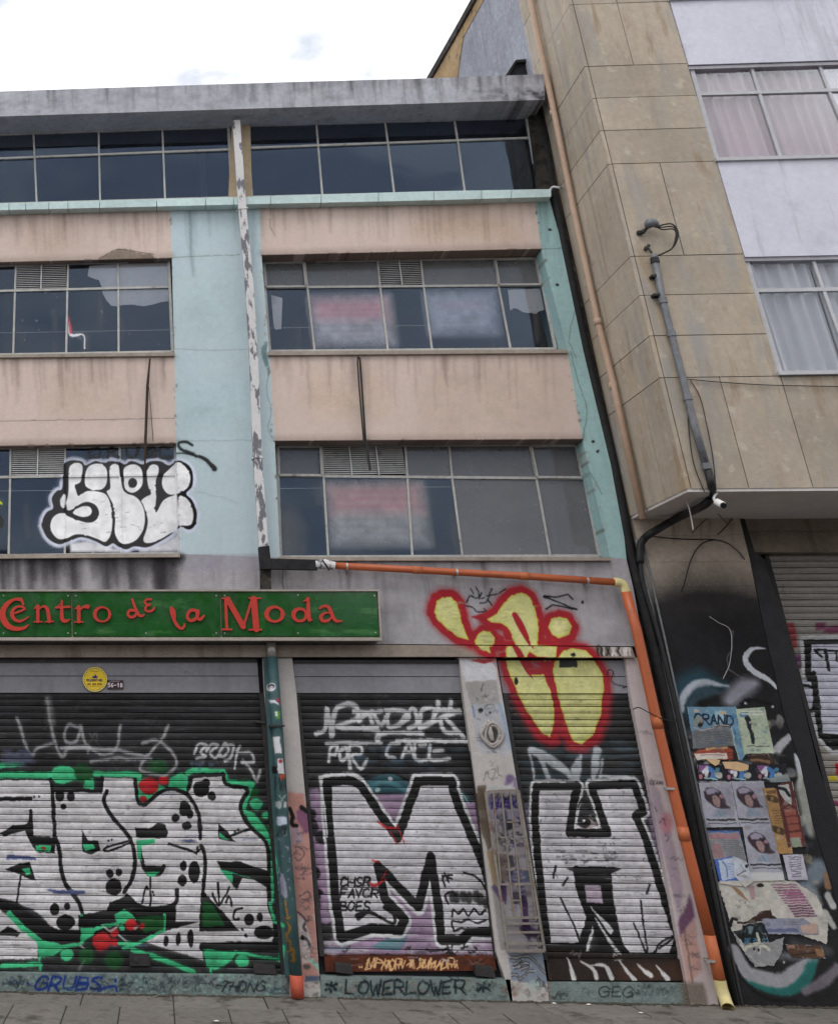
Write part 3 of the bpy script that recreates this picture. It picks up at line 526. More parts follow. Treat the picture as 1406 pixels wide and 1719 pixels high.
# pale pillar beside the orange pipe
g.frame(760, 1060, 2.61, 0.0)
g.poly([(850,640),(900,700),(960,900),(1010,1130),(990,1250),(940,1060),(900,880),(870,760)], (0.55, 0.48, 0.55), 14, 0.75, tex=0.3); g.dot((935, 840), 26, 46, (0.70, 0.42, 0.46), 24, 0.7); g.poly([(1040,1150),(1010,1230),(985,1280),(995,1340),(1060,1250)], (0.38, 0.22, 0.36), 12, 0.9)
g.poly([(990,1340),(1060,1260),(1090,1480),(1030,1560)], (0.72, 0.52, 0.46), 14, 0.7, tex=0.2); g.stroke([(1010,1300),(1050,1540)], 8, (0.42, 0.32, 0.25), 5, 0.7); g.poly([(1000,1540),(1100,1540),(1120,1640),(1010,1640)], (0.40, 0.36, 0.31), 20, 0.8)
g.text('CEAR', (862, 655), 15, (0.12, 0.12, 0.12), 3.5, dx=15, slant=0.1)
for pts in ([(905,840),(920,820),(930,850)], [(930,890),(945,905),(935,920)], [(880,770),(890,790)]): g.stroke(pts, 4, (0.25, 0.2, 0.22), 3, 0.8)

# --- neighbour's ground-floor pillar: soot and mural
g = mur; g.frame(1020, 780, 5.207, 0.0)
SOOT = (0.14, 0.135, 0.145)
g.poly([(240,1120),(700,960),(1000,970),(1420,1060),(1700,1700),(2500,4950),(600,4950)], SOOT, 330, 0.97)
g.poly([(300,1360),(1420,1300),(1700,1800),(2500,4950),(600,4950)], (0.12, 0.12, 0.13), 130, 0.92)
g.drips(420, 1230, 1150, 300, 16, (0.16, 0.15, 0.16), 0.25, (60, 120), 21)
for y0 in (620, 850, 1065, 1300, 1530): g.stroke([(330+y0*0.09, y0+5), (1150+y0*0.1, y0-4)], 4, (0.10, 0.10, 0.10), 4, 0.45, sm=False)
g.drips(320, 1130, 480, 260, 16, (0.30, 0.26, 0.23), 0.3, (8, 24), 22)
g.frame(1060, 1060, 2.61, 0.0)
for pts, w, col, sf, al in (([(205,330),(215,250),(300,200),(400,235)], [90, 80, 70, 40], (0.15, 0.27, 0.32), 50, 0.9), ([(215,345),(225,290),(270,240),(340,225),(420,240)], [22, 30, 34, 26, 8], (0.68, 0.70, 0.74), 10, 0.95), ([(250,330),(290,280),(350,260),(400,280)], [30, 50, 40, 20], (0.20, 0.28, 0.32), 24, 0.9), ([(300,320),(360,300),(420,270)], 26, (0.08, 0.08, 0.09), 12, 0.9),
                            ([(425,300),(460,270),(500,240),(540,225)], [60, 70, 70, 40], (0.62, 0.62, 0.67), 40, 0.9), ([(480,320),(520,300),(580,310),(630,330)], [14, 16, 14, 6], (0.08, 0.07, 0.08), 8, 1),
                            ([(585,72),(540,72),(503,98),(500,135),(530,172),(580,200),(620,232),(632,250)], [5, 14, 22, 26, 26, 24, 18, 8], (0.78, 0.79, 0.82), 5, 1), ([(442,0),(436,80),(420,120),(430,170),(490,205)], 4, (0.55, 0.55, 0.57), 4, 0.7),
                            ([(688,465),(650,500),(630,545),(640,580)], [26, 32, 30, 14], (0.66, 0.66, 0.68), 8, 0.95), ([(715,540),(735,600),(735,680)], [10, 34, 20], (0.72, 0.73, 0.76), 8, 0.95), ([(735,640),(760,760),(780,880)], [40, 60, 34], (0.62, 0.63, 0.60), 24, 0.85), ([(640,560),(690,590),(700,640)], 50, (0.08, 0.08, 0.09), 16, 0.9),
                            ([(820,1040),(780,1090),(740,1120)], [80, 70, 40], (0.52, 0.57, 0.62), 30, 0.8), ([(850,1070),(860,1120)], 30, (0.55, 0.42, 0.33), 8, 0.9), ([(860,1160),(880,1200)], 34, (0.75, 0.75, 0.74), 8, 0.9), ([(850,1240),(885,1300)], [40, 20], (0.72, 0.72, 0.70), 8, 0.9), ([(790,1150),(810,1260)], 60, (0.60, 0.64, 0.66), 20, 0.7),
                            ([(450,1400),(500,1490),(580,1525),(660,1530),(730,1490),(790,1430)], [50, 60, 64, 60, 54, 20], (0.60, 0.60, 0.62), 12, 0.95), ([(500,1530),(600,1572),(690,1575),(750,1540),(790,1470),(810,1430)], [10, 26, 36, 44, 40, 20], (0.14, 0.40, 0.38), 12, 0.95), ([(760,1580),(850,1530),(903,1480)], [30, 44, 40], (0.50, 0.47, 0.51), 14, 0.8), ([(440,1440),(500,1540),(600,1610),(720,1620)], 14, (0.07, 0.07, 0.08), 8, 0.9)):
    g.stroke(pts, w, col, sf, al)
for x, y in ((618, 333), (500, 315), (668, 1455), (340, 1010), (346, 1040), (350, 1220)): g.dot((x, y), 6, 6, (0.8, 0.8, 0.8), 4, 0.9)
# --- left shutter: large silver piece with black and green
g = shut; g.frame(0, 1060, 2.608, SH)
r = random.Random(11)
SIL = (0.82, 0.81, 0.82)
for _ in range(26): x, y = r.uniform(0, 1120), r.uniform(290, 600); g.dot((x, y), r.uniform(20, 90), r.uniform(3, 9), (0.30, 0.30, 0.32), 14, r.uniform(.08, .3))
for pts, w in (([(-60,640),(30,628),(225,630)], 24), ([(320,640),(400,650),(402,690)], 20), ([(415,624),(610,628),(595,700),(600,750)], 20), ([(820,622),(850,607),(980,614),(995,660),(1105,668),(1075,740),(1060,800)], 20), ([(0,588),(95,578)], 20)): g.stroke(pts, w, GRN, 4, sm=False)
g.dot((276, 628), 54, 40, GRN, 4); g.dot((365, 622), 42, 42, DGR, 10, 0.9); g.poly([(370,650),(405,650),(400,690),(365,685)], GRN, 4); g.poly([(600,650),(640,640),(735,690),(700,705),(640,755),(605,755)], GRN, 4); g.poly([(735,690),(742,645),(795,620),(822,640),(815,705),(760,692)], GRN, 5)
g.dot((650, 678), 44, 36, (0.75, 0.13, 0.16), 8); g.dot((716, 652), 22, 20, (0.75, 0.13, 0.16), 8); g.dot((628, 735), 18, 14, (0.72, 0.13, 0.16), 8); g.dot((690, 595), 46, 34, DGR, 14, 0.8)
g.dot((1120, 755), 26, 26, GRN, 5); g.dot((1115, 705), 20, 22, DGR, 6, 0.9); g.dot((1160, 805), 14, 14, GRN, 4); g.dot((1178, 858), 14, 16, DGR, 4)
g.poly([(1060,780),(1110,795),(1160,850),(1188,920),(1205,1000),(1205,1080),(1192,1190),(1178,1190),(1185,1080),(1175,960),(1145,895),(1100,850)], GRN, 4)
WHITE = [[(-70,650),(218,655),(226,690),(445,702),(448,640),(590,648),(598,752),(632,758),(700,705),(760,690),(820,715),(835,690),(848,632),(975,622),(992,668),(1082,692),(1058,745),(1062,812),(1105,865),(1163,925),(1172,1040),(1170,1180),(1200,1290),(1192,1372),(1040,1378),(885,1385),(890,1440),(620,1355),(740,1305),(880,1268),(768,1272),(776,1170),(770,1192),(700,1212),(620,1207),(552,1155),(480,1190),(470,1222),(355,1242),(348,1310),(240,1308),(165,1232),(60,1180),(-70,1150)], [(-70,1170),(60,1262),(165,1342),(165,1432),(-70,1436)]]
for p in WHITE: g.poly(p, SIL, 4, 1.0, tex=0.06)
for _ in range(170): x, y = r.uniform(0, 1160), r.uniform(660, 1380); l = r.uniform(15, 90); g.stroke([(x, y), (x+l, y)], r.uniform(2, 5), r.choice([(0.45, 0.45, 0.48), (0.30, 0.30, 0.32), (0.6, 0.58, 0.55), (0.38, 0.42, 0.55)]), 2.5, r.uniform(.2, .6))
def blk(pts, w=16): g.stroke(pts, w, BLK, 3)
def blf(pts, col=BLK): g.poly(pts, col, 3)
for p in ([(222,650),(228,700),(236,800),(241,900),(262,960),(266,1040),(290,1110),(340,1175),(362,1240)], [(468,700),(457,750),(490,810),(540,868),(575,920),(590,1000),(577,1080),(545,1140)], [(592,650),(600,735),(632,758),(700,705),(760,692),(820,716),(856,770),(873,830),(876,905)], [(880,940),(896,975),(896,1060),(882,1180)], [(448,640),(442,700)], [(776,1130),(768,1190),(700,1212),(620,1207),(555,1158)], [(978,624),(994,670),(1082,692),(1056,748),(1064,815),(1108,868),(1166,930),(1177,1040),(1176,1190),(1206,1290),(1196,1380)], [(848,634),(975,626)], [(840,636),(824,690)], [(-20,735),(135,735)], [(135,790),(120,850),(20,888)]): blk(p)
for p in ([(590,862),(650,862),(690,838),(725,845),(736,880),(728,905),(600,905)], [(628,1028),(718,1028),(700,1072),(645,1072)], [(358,868),(385,915),(430,920),(440,962),(400,976),(360,962)], [(-10,885),(60,850),(128,845),(135,780),(148,895),(242,905),(242,972),(170,970),(128,920),(110,872),(40,890)], [(25,1042),(80,1020),(130,1010),(157,1092),(90,1066)], [(955,838),(1000,880),(1030,925),(958,908)], [(945,1003),(1050,1010),(1172,1052),(1182,1130),(1110,1088),(1060,1080),(1035,1132),(980,1060)], [(880,1130),(940,1190),(1048,1312),(872,1314)], [(-60,1150),(80,1205),(250,1306),(350,1308),(352,1370),(230,1372),(165,1332),(60,1250),(-60,1180)], [(220,690),(330,695),(380,690),(440,690),(442,705),(225,705)], [(40,1290),(90,1320),(80,1335),(-20,1330)], [(340,1240),(470,1222),(480,1190),(552,1158),(620,1210),(700,1216),(770,1195),(768,1272),(870,1272),(740,1305),(620,1352),(350,1330)]): blf(p)
blk([(608,930),(616,990),(640,1050),(690,1062),(716,1030)], 18); blk([(740,930),(800,950),(862,970),(865,945)], 9); blk([(575,915),(470,945),(470,962),(578,925)], 8); blk([(885,1383),(1040,1378),(1200,1378)], 30)
blk([(95,1065),(70,1205)], 8); blk([(658,1070),(658,1200)], 8); blk([(622,1190),(640,1120),(648,1130)], 8); blk([(770,1135),(772,1180)], 10); blk([(860,975),(890,945)], 8); blk([(1025,890),(1110,860)], 10); blk([(1000,900),(1040,885)], 8)
for x, y in ((475, 917), (490, 913), (670, 1140), (672, 1155), (150, 728), (172, 726), (1030, 878), (1045, 868)): g.dot((x, y), 5, 5, BLK, 2)
for p in ([(600,915),(680,908),(676,930),(618,940),(618,1010),(603,990)], [(635,1055),(700,1048),(680,1072),(650,1074)], [(362,930),(408,932),(418,950),(370,962)], [(155,935),(225,937),(222,965),(160,962)], [(95,1040),(130,1035),(135,1060),(115,1065)], [(962,880),(1005,915),(962,905)], [(960,1038),(1110,1085),(1018,1062),(1015,1105)]): blf(p, GRN)
blf([(886,1180),(930,1192),(985,1290),(886,1298)], DGR); g.dot((190, 950), 12, 7, (0.7, 0.2, 0.15), 3)
def paw(x, y, s, rot=0.0):
    for dx, dy, rx, ry in ((0, 14, 34, 28), (-30, -24, 16, 20), (6, -34, 15, 18), (38, -16, 16, 20)):
        a = dx*math.cos(rot)-dy*math.sin(rot); b = dx*math.sin(rot)+dy*math.cos(rot); g.dot((x+a*s, y+b*s), rx*s, ry*s, BLK, 3)
for x, y, rx, ry in ((262,720,20,26),(310,722,17,22),(278,768,13,13),(808,775,24,34),(832,800,14,20),(770,815,19,18),(818,850,22,18),(480,1060,16,20),(520,1055,15,17),(498,1118,36,38),(238,1218,22,26),(294,1202,16,18),(288,1275,42,34),(802,1027,15,22),(850,1055,26,50),(798,1090,20,24),(880,690,36,36),(926,720,18,22),(900,665,22,20),(1090,1262,22,26),(1138,1252,15,20),(1155,1318,44,30),(1062,1306,6,6),(1076,1332,8,8),(728,1358,11,22),(780,1345,11,30),(833,1345,12,40)): g.dot((x, y), rx, ry, BLK, 3)
for p in ([(30,980),(150,985),(158,1000),(30,1000)], [(200,1130),(370,1135),(370,1150),(240,1150)], [(780,910),(860,915),(830,925)]): blf(p, (0.33, 0.36, 0.52))
for pts in ([(955,1105),(960,1200)], [(930,1150),(958,1200),(985,1160),(1005,1120)], [(990,1190),(1000,1160),(1015,1205)], [(1060,1215),(1030,1225),(1020,1260),(1045,1262)]): blk(pts, 8)
# bottom green, red
for p in ([(165,1348),(255,1368),(282,1385),(235,1420),(170,1428)], [(352,1300),(418,1296),(410,1330),(352,1365)], [(890,1392),(1032,1405),(1012,1440),(945,1482),(905,1470)]): g.poly(p, GRN, 4)
for pts, w in (([(40,1235),(100,1300),(175,1355)], 22), ([(255,1384),(350,1368),(420,1300),(520,1280)], 14), ([(10,1465),(178,1456)], 16), ([(173,1430),(178,1485)], 10), ([(580,1395),(660,1420),(850,1492)], 18), ([(520,1365),(600,1368),(718,1308),(720,1245)], 13), ([(540,1390),(590,1370)], 14), ([(1030,1405),(1228,1442)], 10), ([(922,1470),(925,1496)], 10), ([(1232,1370),(1224,1442)], 12), ([(1180,1190),(1200,1270),(1232,1282)], 14), ([(350,1245),(360,1240)], 8)): g.stroke(pts, w, GRN, 3, sm=False)
g.poly([(500,1240),(545,1216),(580,1240),(600,1260),(540,1285),(510,1275)], GRN, 4); g.poly([(600,1250),(720,1248),(715,1308),(640,1310)], DGR, 8); g.dot((535, 1300), 14, 14, GRN, 4)
g.dot((292, 1416), 28, 24, GRN, 5); g.dot((1056, 1444), 30, 26, GRN, 5); g.dot((378, 1420), 32, 40, DGR, 12, .9); g.dot((498, 1440), 40, 38, DGR, 14, .8); g.dot((640, 1300), 20, 18, DGR, 8)
for x, y, rx in ((446, 1355, 40), (576, 1284, 26), (500, 1318, 20), (500, 1362, 16), (622, 1288, 14)): g.dot((x, y), rx, rx, (0.74, 0.16, 0.17), 8)
for pts in ([(450,1290),(480,1312),(520,1290)], [(520,1330),(560,1362)], [(350,1372),(372,1388)], [(590,1300),(605,1288)]): g.stroke(pts, 8, (0.72, 0.72, 0.72), 3, 0.8)
g.stroke([(370,1440),(345,1480)], 10, (0.5, 0.5, 0.5), 8, 0.5)
# white hand styles above
for pts in ([(75,380),(92,430),(112,495),(140,542),(165,512),(238,488)], [(206,295),(222,400),(240,480),(272,552),(300,512),(382,505),(386,530)], [(342,420),(300,410),(282,450),(290,485),(330,485),(350,440),(352,415),(375,490),(440,535),(505,518),(526,412)], [(270,512),(400,512),(520,522),(620,545),(662,558)], [(400,570),(520,556),(640,560)], [(625,488),(690,478),(760,540),(772,588),(720,628),(650,622),(614,600),(640,550),(705,475),(736,410)]): g.stroke(pts, 11, (0.66, 0.66, 0.67), 7, 0.75)
g.stroke([(210,300),(230,400)], 26, (0.5, 0.5, 0.5), 18, 0.5)
for pts in ([(850,535),(870,495),(905,500),(880,530),(900,548),(860,555)], [(905,525),(925,495),(955,500),(920,530),(940,555),(965,540)], [(960,530),(985,492),(1000,520),(975,550),(955,540)], [(985,500),(1022,500),(1010,550),(985,570)], [(1025,600),(1040,520),(1050,500)], [(1045,530),(1100,535),(1110,570),(1060,575)], [(1065,565),(1100,610),(1122,655),(1138,605)]): g.stroke(pts, 10, (0.74, 0.74, 0.75), 4, 0.9)
for k in range(14): g.stroke([(r.uniform(0, 150), r.uniform(520, 590)) for _ in range(3)], 12, (0.35, 0.37, 0.45), 6, 0.4)
for k in range(8): g.dot((r.uniform(810, 950), r.uniform(575, 600)), 8, 8, (0.32, 0.38, 0.44), 4, 0.8)
g.text('SG', (760, 600), 20, (0.25, 0.3, 0.35), 4, alpha=0.3)

# --- shutter with the big M
g.frame(440, 1060, 2.609, SH)
for _ in range(40): x, y = r.uniform(160, 900), r.uniform(290, 640); g.dot((x, y), r.uniform(30, 90), r.uniform(3, 8), (0.26, 0.26, 0.28), 14, r.uniform(.1, .35))
WT = (0.80, 0.80, 0.81)
for pts in ([(235,452),(272,430),(282,340)], [(288,345),(300,462)], [(305,460),(318,350),(370,318),(415,335),(415,380),(350,410),(330,420),(420,425),(500,420)], [(400,350),(460,355),(520,350)], [(420,395),(460,360),(480,400)], [(480,350),(520,410),(560,345)], [(540,345),(620,350),(640,380),(560,420),(545,380)], [(600,410),(660,340),(680,400),(640,425)], [(690,400),(700,345),(750,340),(740,400),(690,420),(860,345)], [(770,310),(765,350)], [(825,305),(820,360)], [(770,345),(865,350)], [(800,380),(880,465)], [(780,390),(800,440),(860,445)], [(505,480),(520,450),(600,445),(700,450)], [(440,420),(505,440),(500,470)]): g.stroke(pts, 17, WT, 6, 0.95)
g.stroke([(280,492),(420,488),(520,490)], 12, WT, 5, .8, sm=False); g.stroke([(590,480),(780,480),(900,482)], 16, WT, 4, 1, sm=False)
for pts in ([(290,570),(300,510),(330,505),(320,540),(295,540)], [(340,530),(365,510),(370,550),(345,565),(340,530)], [(385,600),(380,505),(430,505),(430,540),(390,545),(430,605),(458,560)], [(600,490),(555,500),(545,540),(580,555)], [(610,555),(640,490),(665,550)], [(618,530),(660,528)], [(670,495),(670,560),(720,562)], [(735,500),(735,562),(820,558)], [(750,525),(790,522)], [(690,500),(715,498)]): g.stroke(pts, 13, WT, 5, 0.95)
for _ in range(20): x, y = r.uniform(420, 860), r.uniform(500, 600); g.dot((x, y), r.uniform(14, 40), r.uniform(4, 10), (0.30, 0.38, 0.45), 12, .3)
# lilac ground and teal arcs
for p in ([(195,700),(240,690),(285,760),(300,1000),(290,1250),(235,1290),(205,900)], [(450,720),(650,712),(600,830),(540,800)], [(560,1060),(680,1215),(735,1060),(770,1340),(640,1340),(560,1180)], [(820,740),(930,745),(985,1020),(960,1040)], [(330,1320),(790,1340),(1000,1340),(1020,1415),(260,1415)]): g.poly(p, (0.66, 0.56, 0.67), 14, 0.9, tex=0.25)
for _ in range(30): x, y = r.uniform(240, 1000), r.uniform(1330, 1410); g.dot((x, y), r.uniform(20, 70), r.uniform(5, 14), r.choice([(0.75, 0.74, 0.76), (0.60, 0.52, 0.62), (0.20, 0.20, 0.21), (0.35, 0.50, 0.52)]), 10, .5)
for x, y, rx, ry in ((218,860,26,40),(225,1060,30,30),(205,800,30,30),(230,1200,24,40),(262,900,30,30),(240,1150,26,26)): g.dot((x, y), rx, ry, (0.10, 0.09, 0.11), 8, .9)
for x, y, rx in ((222,757,18),(262,1160,8),(230,1000,5),(278,1255,26)): g.dot((x, y), rx, rx, (0.62, 0.54, 0.64), 4, .9)
g.poly([(440,700),(455,660),(510,630),(580,628),(640,660),(655,712)], (0.20, 0.36, 0.40), 6, 0.95, tex=.2); g.stroke([(440,640),(500,618),(580,622),(650,660)], 10, (0.06, 0.08, 0.08), 4); g.stroke([(450,690),(540,660),(640,700)], 18, (0.32, 0.50, 0.54), 8, .8); g.dot((560, 648), 10, 8, WT, 4); g.dot((505, 695), 12, 10, (0.6, 0.7, 0.72), 5)
g.poly([(830,690),(900,720),(920,750),(840,745)], (0.22, 0.36, 0.38), 8, .9); g.stroke([(840,690),(880,720),(900,750)], 6, (0.6, 0.68, 0.68), 3); g.poly([(480,1380),(640,1300),(630,1360),(600,1395),(520,1395)], (0.32, 0.52, 0.55), 8, .9, tex=.3)
MP = [(283,660),(388,652),(425,672),(590,905),(683,655),(828,655),(832,700),(978,1050),(1008,1200),(1012,1318),(905,1318),(875,1352),(785,1352),(768,1200),(738,985),(682,1208),(505,1025),(535,1170),(622,1262),(602,1310),(480,1300),(345,1342),(318,1160),(308,1000),(288,800)]
g.stroke(MP, 62, WT, 4, 1, sm=False, closed=True); g.poly(MP, (0.79, 0.78, 0.80), 3, 1, tex=.06); g.stroke(MP, 36, BLK, 3, 1, sm=False, closed=True)
g.stroke([(250,640),(378,632),(440,660)], 7, WT, 3); g.stroke([(250,640),(270,760),(285,900)], 8, WT, 3)
for _ in range(130): x, y = r.uniform(315, 960), r.uniform(700, 1300); l = r.uniform(8, 50); g.stroke([(x, y), (x+l, y)], r.uniform(2, 4), (0.52, 0.51, 0.53), 3, r.uniform(.15, .5))
for _ in range(50): x, y = r.uniform(600, 960), r.uniform(780, 1200); g.stroke([(x, y), (x+r.uniform(-3, 3), y+r.uniform(2, 6))], 2, (0.2, 0.2, 0.2), 2, .6)
for pts in ([(505,830),(540,860),(590,865)], [(560,880),(590,930)], [(590,850),(620,925)], [(480,1000),(510,1010)], [(465,1100),(490,1115),(540,1085)], [(540,1050),(520,1090)]): g.stroke(pts, [6, 12, 5], (0.75, 0.15, 0.17), 5, .9)
for i, (w, yy) in enumerate((('CHSR', 1078), ('FAVCR', 1128), ('BOES', 1185))): g.text(w, (340, yy), 38, BLK, 7, dx=34, slant=.1, jit=.05, seed=i, soft=3)
g.stroke([(420,1250),(470,1230),(570,1280),(575,1240),(540,1210)], [30, 10, 12, 24], BLK, 4)
for pts in ([(800,1120),(790,1080),(830,1065)], [(880,1060),(940,1080),(975,1130)], [(790,1070),(830,1085)], [(800,1060),(815,1100)], [(810,1190),(800,1160),(830,1140),(850,1160)], [(830,1250),(835,1215),(860,1240),(880,1215),(900,1245),(925,1215),(950,1240),(975,1220)], [(835,1310),(830,1270),(870,1275),(900,1262),(940,1275),(975,1262)], [(835,1310),(880,1300),(930,1310),(985,1296)]): g.stroke(pts, 8, BLK, 3)
for x, y in ((850,1165),(880,1160),(905,1165),(935,1160),(955,1175),(830,1160),(980,1190)): g.dot((x, y), 16, 26, (0.13, 0.13, 0.13), 10, .8)
for _ in range(14): x, y = r.uniform(700, 1000), r.uniform(1365, 1410); g.stroke([(x, y), (x+r.uniform(-30, 30), y+r.uniform(-14, 14)), (x+r.uniform(-30, 30), y+r.uniform(-14, 14))], 6, BLK, 3, .9)
# bottom rails
g.poly([(255,1418),(1030,1418),(1035,1500),(258,1500)], (0.36, 0.17, 0.10), 4, 1)
for _ in range(40): x, y = r.uniform(270, 1020), r.uniform(1425, 1490); g.dot((x, y), r.uniform(10, 50), r.uniform(4, 10), (0.22, 0.12, 0.09), 12, .4)
for wd, x in (('ZAPPORI*', 440), ('SUMADRI', 670)): g.text(wd, (x, 1436), 40, (0.88, 0.70, 0.50), 6, dx=27, slant=.3, jit=.16, seed=2, soft=3)
for _ in range(12): x = r.uniform(450, 880); g.stroke([(x, 1470), (x+8, 1440), (x+16, 1475)], 5, (0.88, 0.72, 0.52), 3, .9)
g.text('..', (420, 1440), 30, (0.85, 0.7, 0.5), 8, dx=10)

# --- shutter with the big H
g.frame(760, 1060, 2.61, SH)
for _ in range(30): x, y = r.uniform(270, 800), r.uniform(480, 660); g.dot((x, y), r.uniform(30, 80), r.uniform(5, 12), (0.24, 0.30, 0.33), 14, r.uniform(.3, .7))
for pts, w in (([(330,520),(350,600),(355,660)], 8), ([(345,520),(420,560),(490,610),(520,655)], [30, 44, 30, 8]), ([(560,545),(540,600),(530,655)], [10, 40, 30]), ([(630,520),(620,600),(610,650)], [34, 30, 10]), ([(655,560),(640,650)], 8), ([(440,570),(480,600),(520,640)], 8), ([(370,530),(400,600),(420,650)], 20), ([(640,630),(720,640),(790,640)], 10)): g.stroke(pts, w, (0.70, 0.72, 0.74), 8, .85)
g.poly([(290,760),(350,760),(370,1200),(400,1350),(340,1300)], (0.50, 0.45, 0.55), 18, .6); g.poly([(850,760),(890,800),(960,1100),(990,1340),(950,1330),(880,1000)], (0.52, 0.46, 0.55), 14, .8)
HP = [(365,680),(545,678),(525,760),(508,885),(675,885),(605,678),(792,668),(832,790),(800,812),(852,935),(925,1180),(985,1345),(960,1428),(770,1432),(722,1370),(690,1200),(672,1050),(540,1046),(560,1150),(600,1260),(562,1382),(415,1385),(392,1200),(366,950),(358,800)]
g.stroke(HP, 54, WT, 4, 1, sm=False, closed=True); g.poly(HP, (0.79, 0.78, 0.80), 3, 1, tex=.06); g.stroke(HP, 32, BLK, 3, 1, sm=False, closed=True)
g.poly([(495,1040),(540,1036),(700,1032),(735,1042),(690,1062),(700,1180),(726,1390),(640,1392),(600,1260),(570,1160),(548,1062)], BLK, 4); g.poly([(575,1112),(645,1112),(655,1190),(585,1192)], (0.72, 0.66, 0.72), 5, .95)
for pts, w in (([(600,1210),(680,1300),(690,1320)], [4, 26, 14]), ([(620,1260),(700,1380),(780,1525)], [6, 14, 20])): g.stroke(pts, w, (0.82, 0.82, 0.83), 5, .95)
for pts in ([(470,1170),(540,1320),(560,1380),(580,1300),(600,1250)], [(545,1330),(556,1390)], [(790,1280),(830,1380),(855,1420)], [(820,1180),(850,1410)], [(880,1410),(910,1360),(965,1340),(900,1390)], [(655,1400),(640,1330)], [(860,1110),(845,1150)], [(450,1030),(440,1080)], [(500,1080),(480,1110)]): g.stroke(pts, 8, BLK, 3, .95)
for _ in range(120): x, y = r.uniform(385, 900), r.uniform(700, 1360); l = r.uniform(6, 40); g.stroke([(x, y), (x+l, y)], r.uniform(2, 5), (0.48, 0.48, 0.5), 3, r.uniform(.2, .55))
for _ in range(60): x, y = r.uniform(380, 840), r.uniform(700, 1080); g.stroke([(x, y), (x+r.uniform(-8, 8), y+r.uniform(2, 12))], 4, (0.2, 0.2, 0.2), 3, .6)
for _ in range(30): x, y = r.uniform(440, 720), r.uniform(960, 1010); g.stroke([(x, y), (x+r.uniform(5, 30), y)], 6, (0.3, 0.3, 0.32), 4, .6)
g.poly([(395,730),(470,720),(480,960),(400,970)], (0.55, 0.55, 0.57), 30, .35)
g.poly([(545,845),(565,810),(600,808),(630,845),(600,870),(565,868)], (0.62, 0.58, 0.57), 8); g.dot((575, 838), 27, 27, (0.14, 0.13, 0.13), 5); g.dot((580, 842), 10, 10, (0.04, 0.04, 0.04), 3); g.dot((570, 830), 6, 6, (0.9, 0.9, 0.9), 3); g.stroke([(545,830),(575,805),(620,830)], 6, (0.12, 0.12, 0.12), 4)
g.stroke([(545,770),(560,735),(575,725)], 6, BLK, 3); g.stroke([(575,688),(590,700)], 5, WT, 2)
g.poly([(398,1385),(1000,1432),(1020,1535),(430,1535)], (0.16, 0.12, 0.105), 6, 1); g.poly([(690,1470),(1010,1445),(1020,1532),(720,1532)], (0.26, 0.17, 0.13), 20, .8)
for pts in ([(500,1435),(528,1520)], [(555,1445),(610,1480),(625,1518)], [(600,1460),(660,1465),(690,1520)], [(800,1455),(860,1505)], [(885,1460),(935,1520)], [(720,1440),(790,1525)]): g.stroke(pts, [6, 16, 22], (0.82, 0.82, 0.82), 6, .95)

# --- neighbour's shutter
g.frame(1220, 860, 4.0, RSH)
for p, col in (([(370,745),(440,740),(460,820),(400,840)], (0.60, 0.16, 0.2)), ([(380,820),(460,820),(465,910),(410,920)], (0.62, 0.2, 0.2)), ([(590,740),(660,730),(650,790),(590,790)], (0.50, 0.16, 0.34)), ([(660,770),(900,740),(900,810),(640,810)], (0.50, 0.18, 0.36)), ([(440,950),(500,950),(500,1050),(460,1060)], (0.42, 0.22, 0.40))): g.poly(p, col, 16, .9)
g.poly([(490,845),(900,830),(900,1640),(700,1610),(590,1500)], (0.06, 0.06, 0.07), 4)
g.poly([(560,890),(900,880),(900,1500),(640,1510),(590,1100),(560,1070)], (0.86, 0.86, 0.92), 4, 1, tex=.06)
g.stroke([(900,836),(495,846),(505,1000),(510,1100)], 26, WT, 4, sm=False); g.stroke([(570,1350),(595,1500),(700,1612),(900,1605)], 26, WT, 4, sm=False)
g.stroke([(580,1080),(600,1200),(610,1350),(625,1500),(900,1520)], 30, BLK, 3, sm=False); g.poly([(480,1120),(560,1140),(580,1250),(560,1340),(500,1360)], (0.78, 0.78, 0.84), 4); g.stroke([(470,1150),(580,1180)], 20, BLK, 4); g.stroke([(500,1340),(580,1330)], 26, BLK, 4)
for pts, w in (([(580,925),(744,932)], 12), ([(590,930),(630,970)], 16), ([(655,930),(680,1060)], 20), ([(725,935),(735,1000)], 14)): g.stroke(pts, w, BLK, 3)
g.stroke([(365,712),(420,705),(472,688)], 12, BLK, 3)
g.frame(1220, 1280, 3.914, RSH)
g.poly([(700,0),(900,0),(900,90),(715,80)], (0.65, 0.12, 0.14), 8); g.poly([(660,90),(720,88),(725,120),(670,122)], (0.75, 0.68, 0.15), 8); g.poly([(670,255),(900,250),(900,290),(680,290)], (0.55, 0.22, 0.36), 6)
for _ in range(60): x, y = r.uniform(700, 900), r.uniform(320, 1500); g.dot((x, y), r.uniform(6, 30), r.uniform(4, 10), r.choice([(0.5, 0.3, 0.35), (0.35, 0.35, 0.36), (0.4, 0.15, 0.18), (0.12, 0.12, 0.13)]), 6, .7)

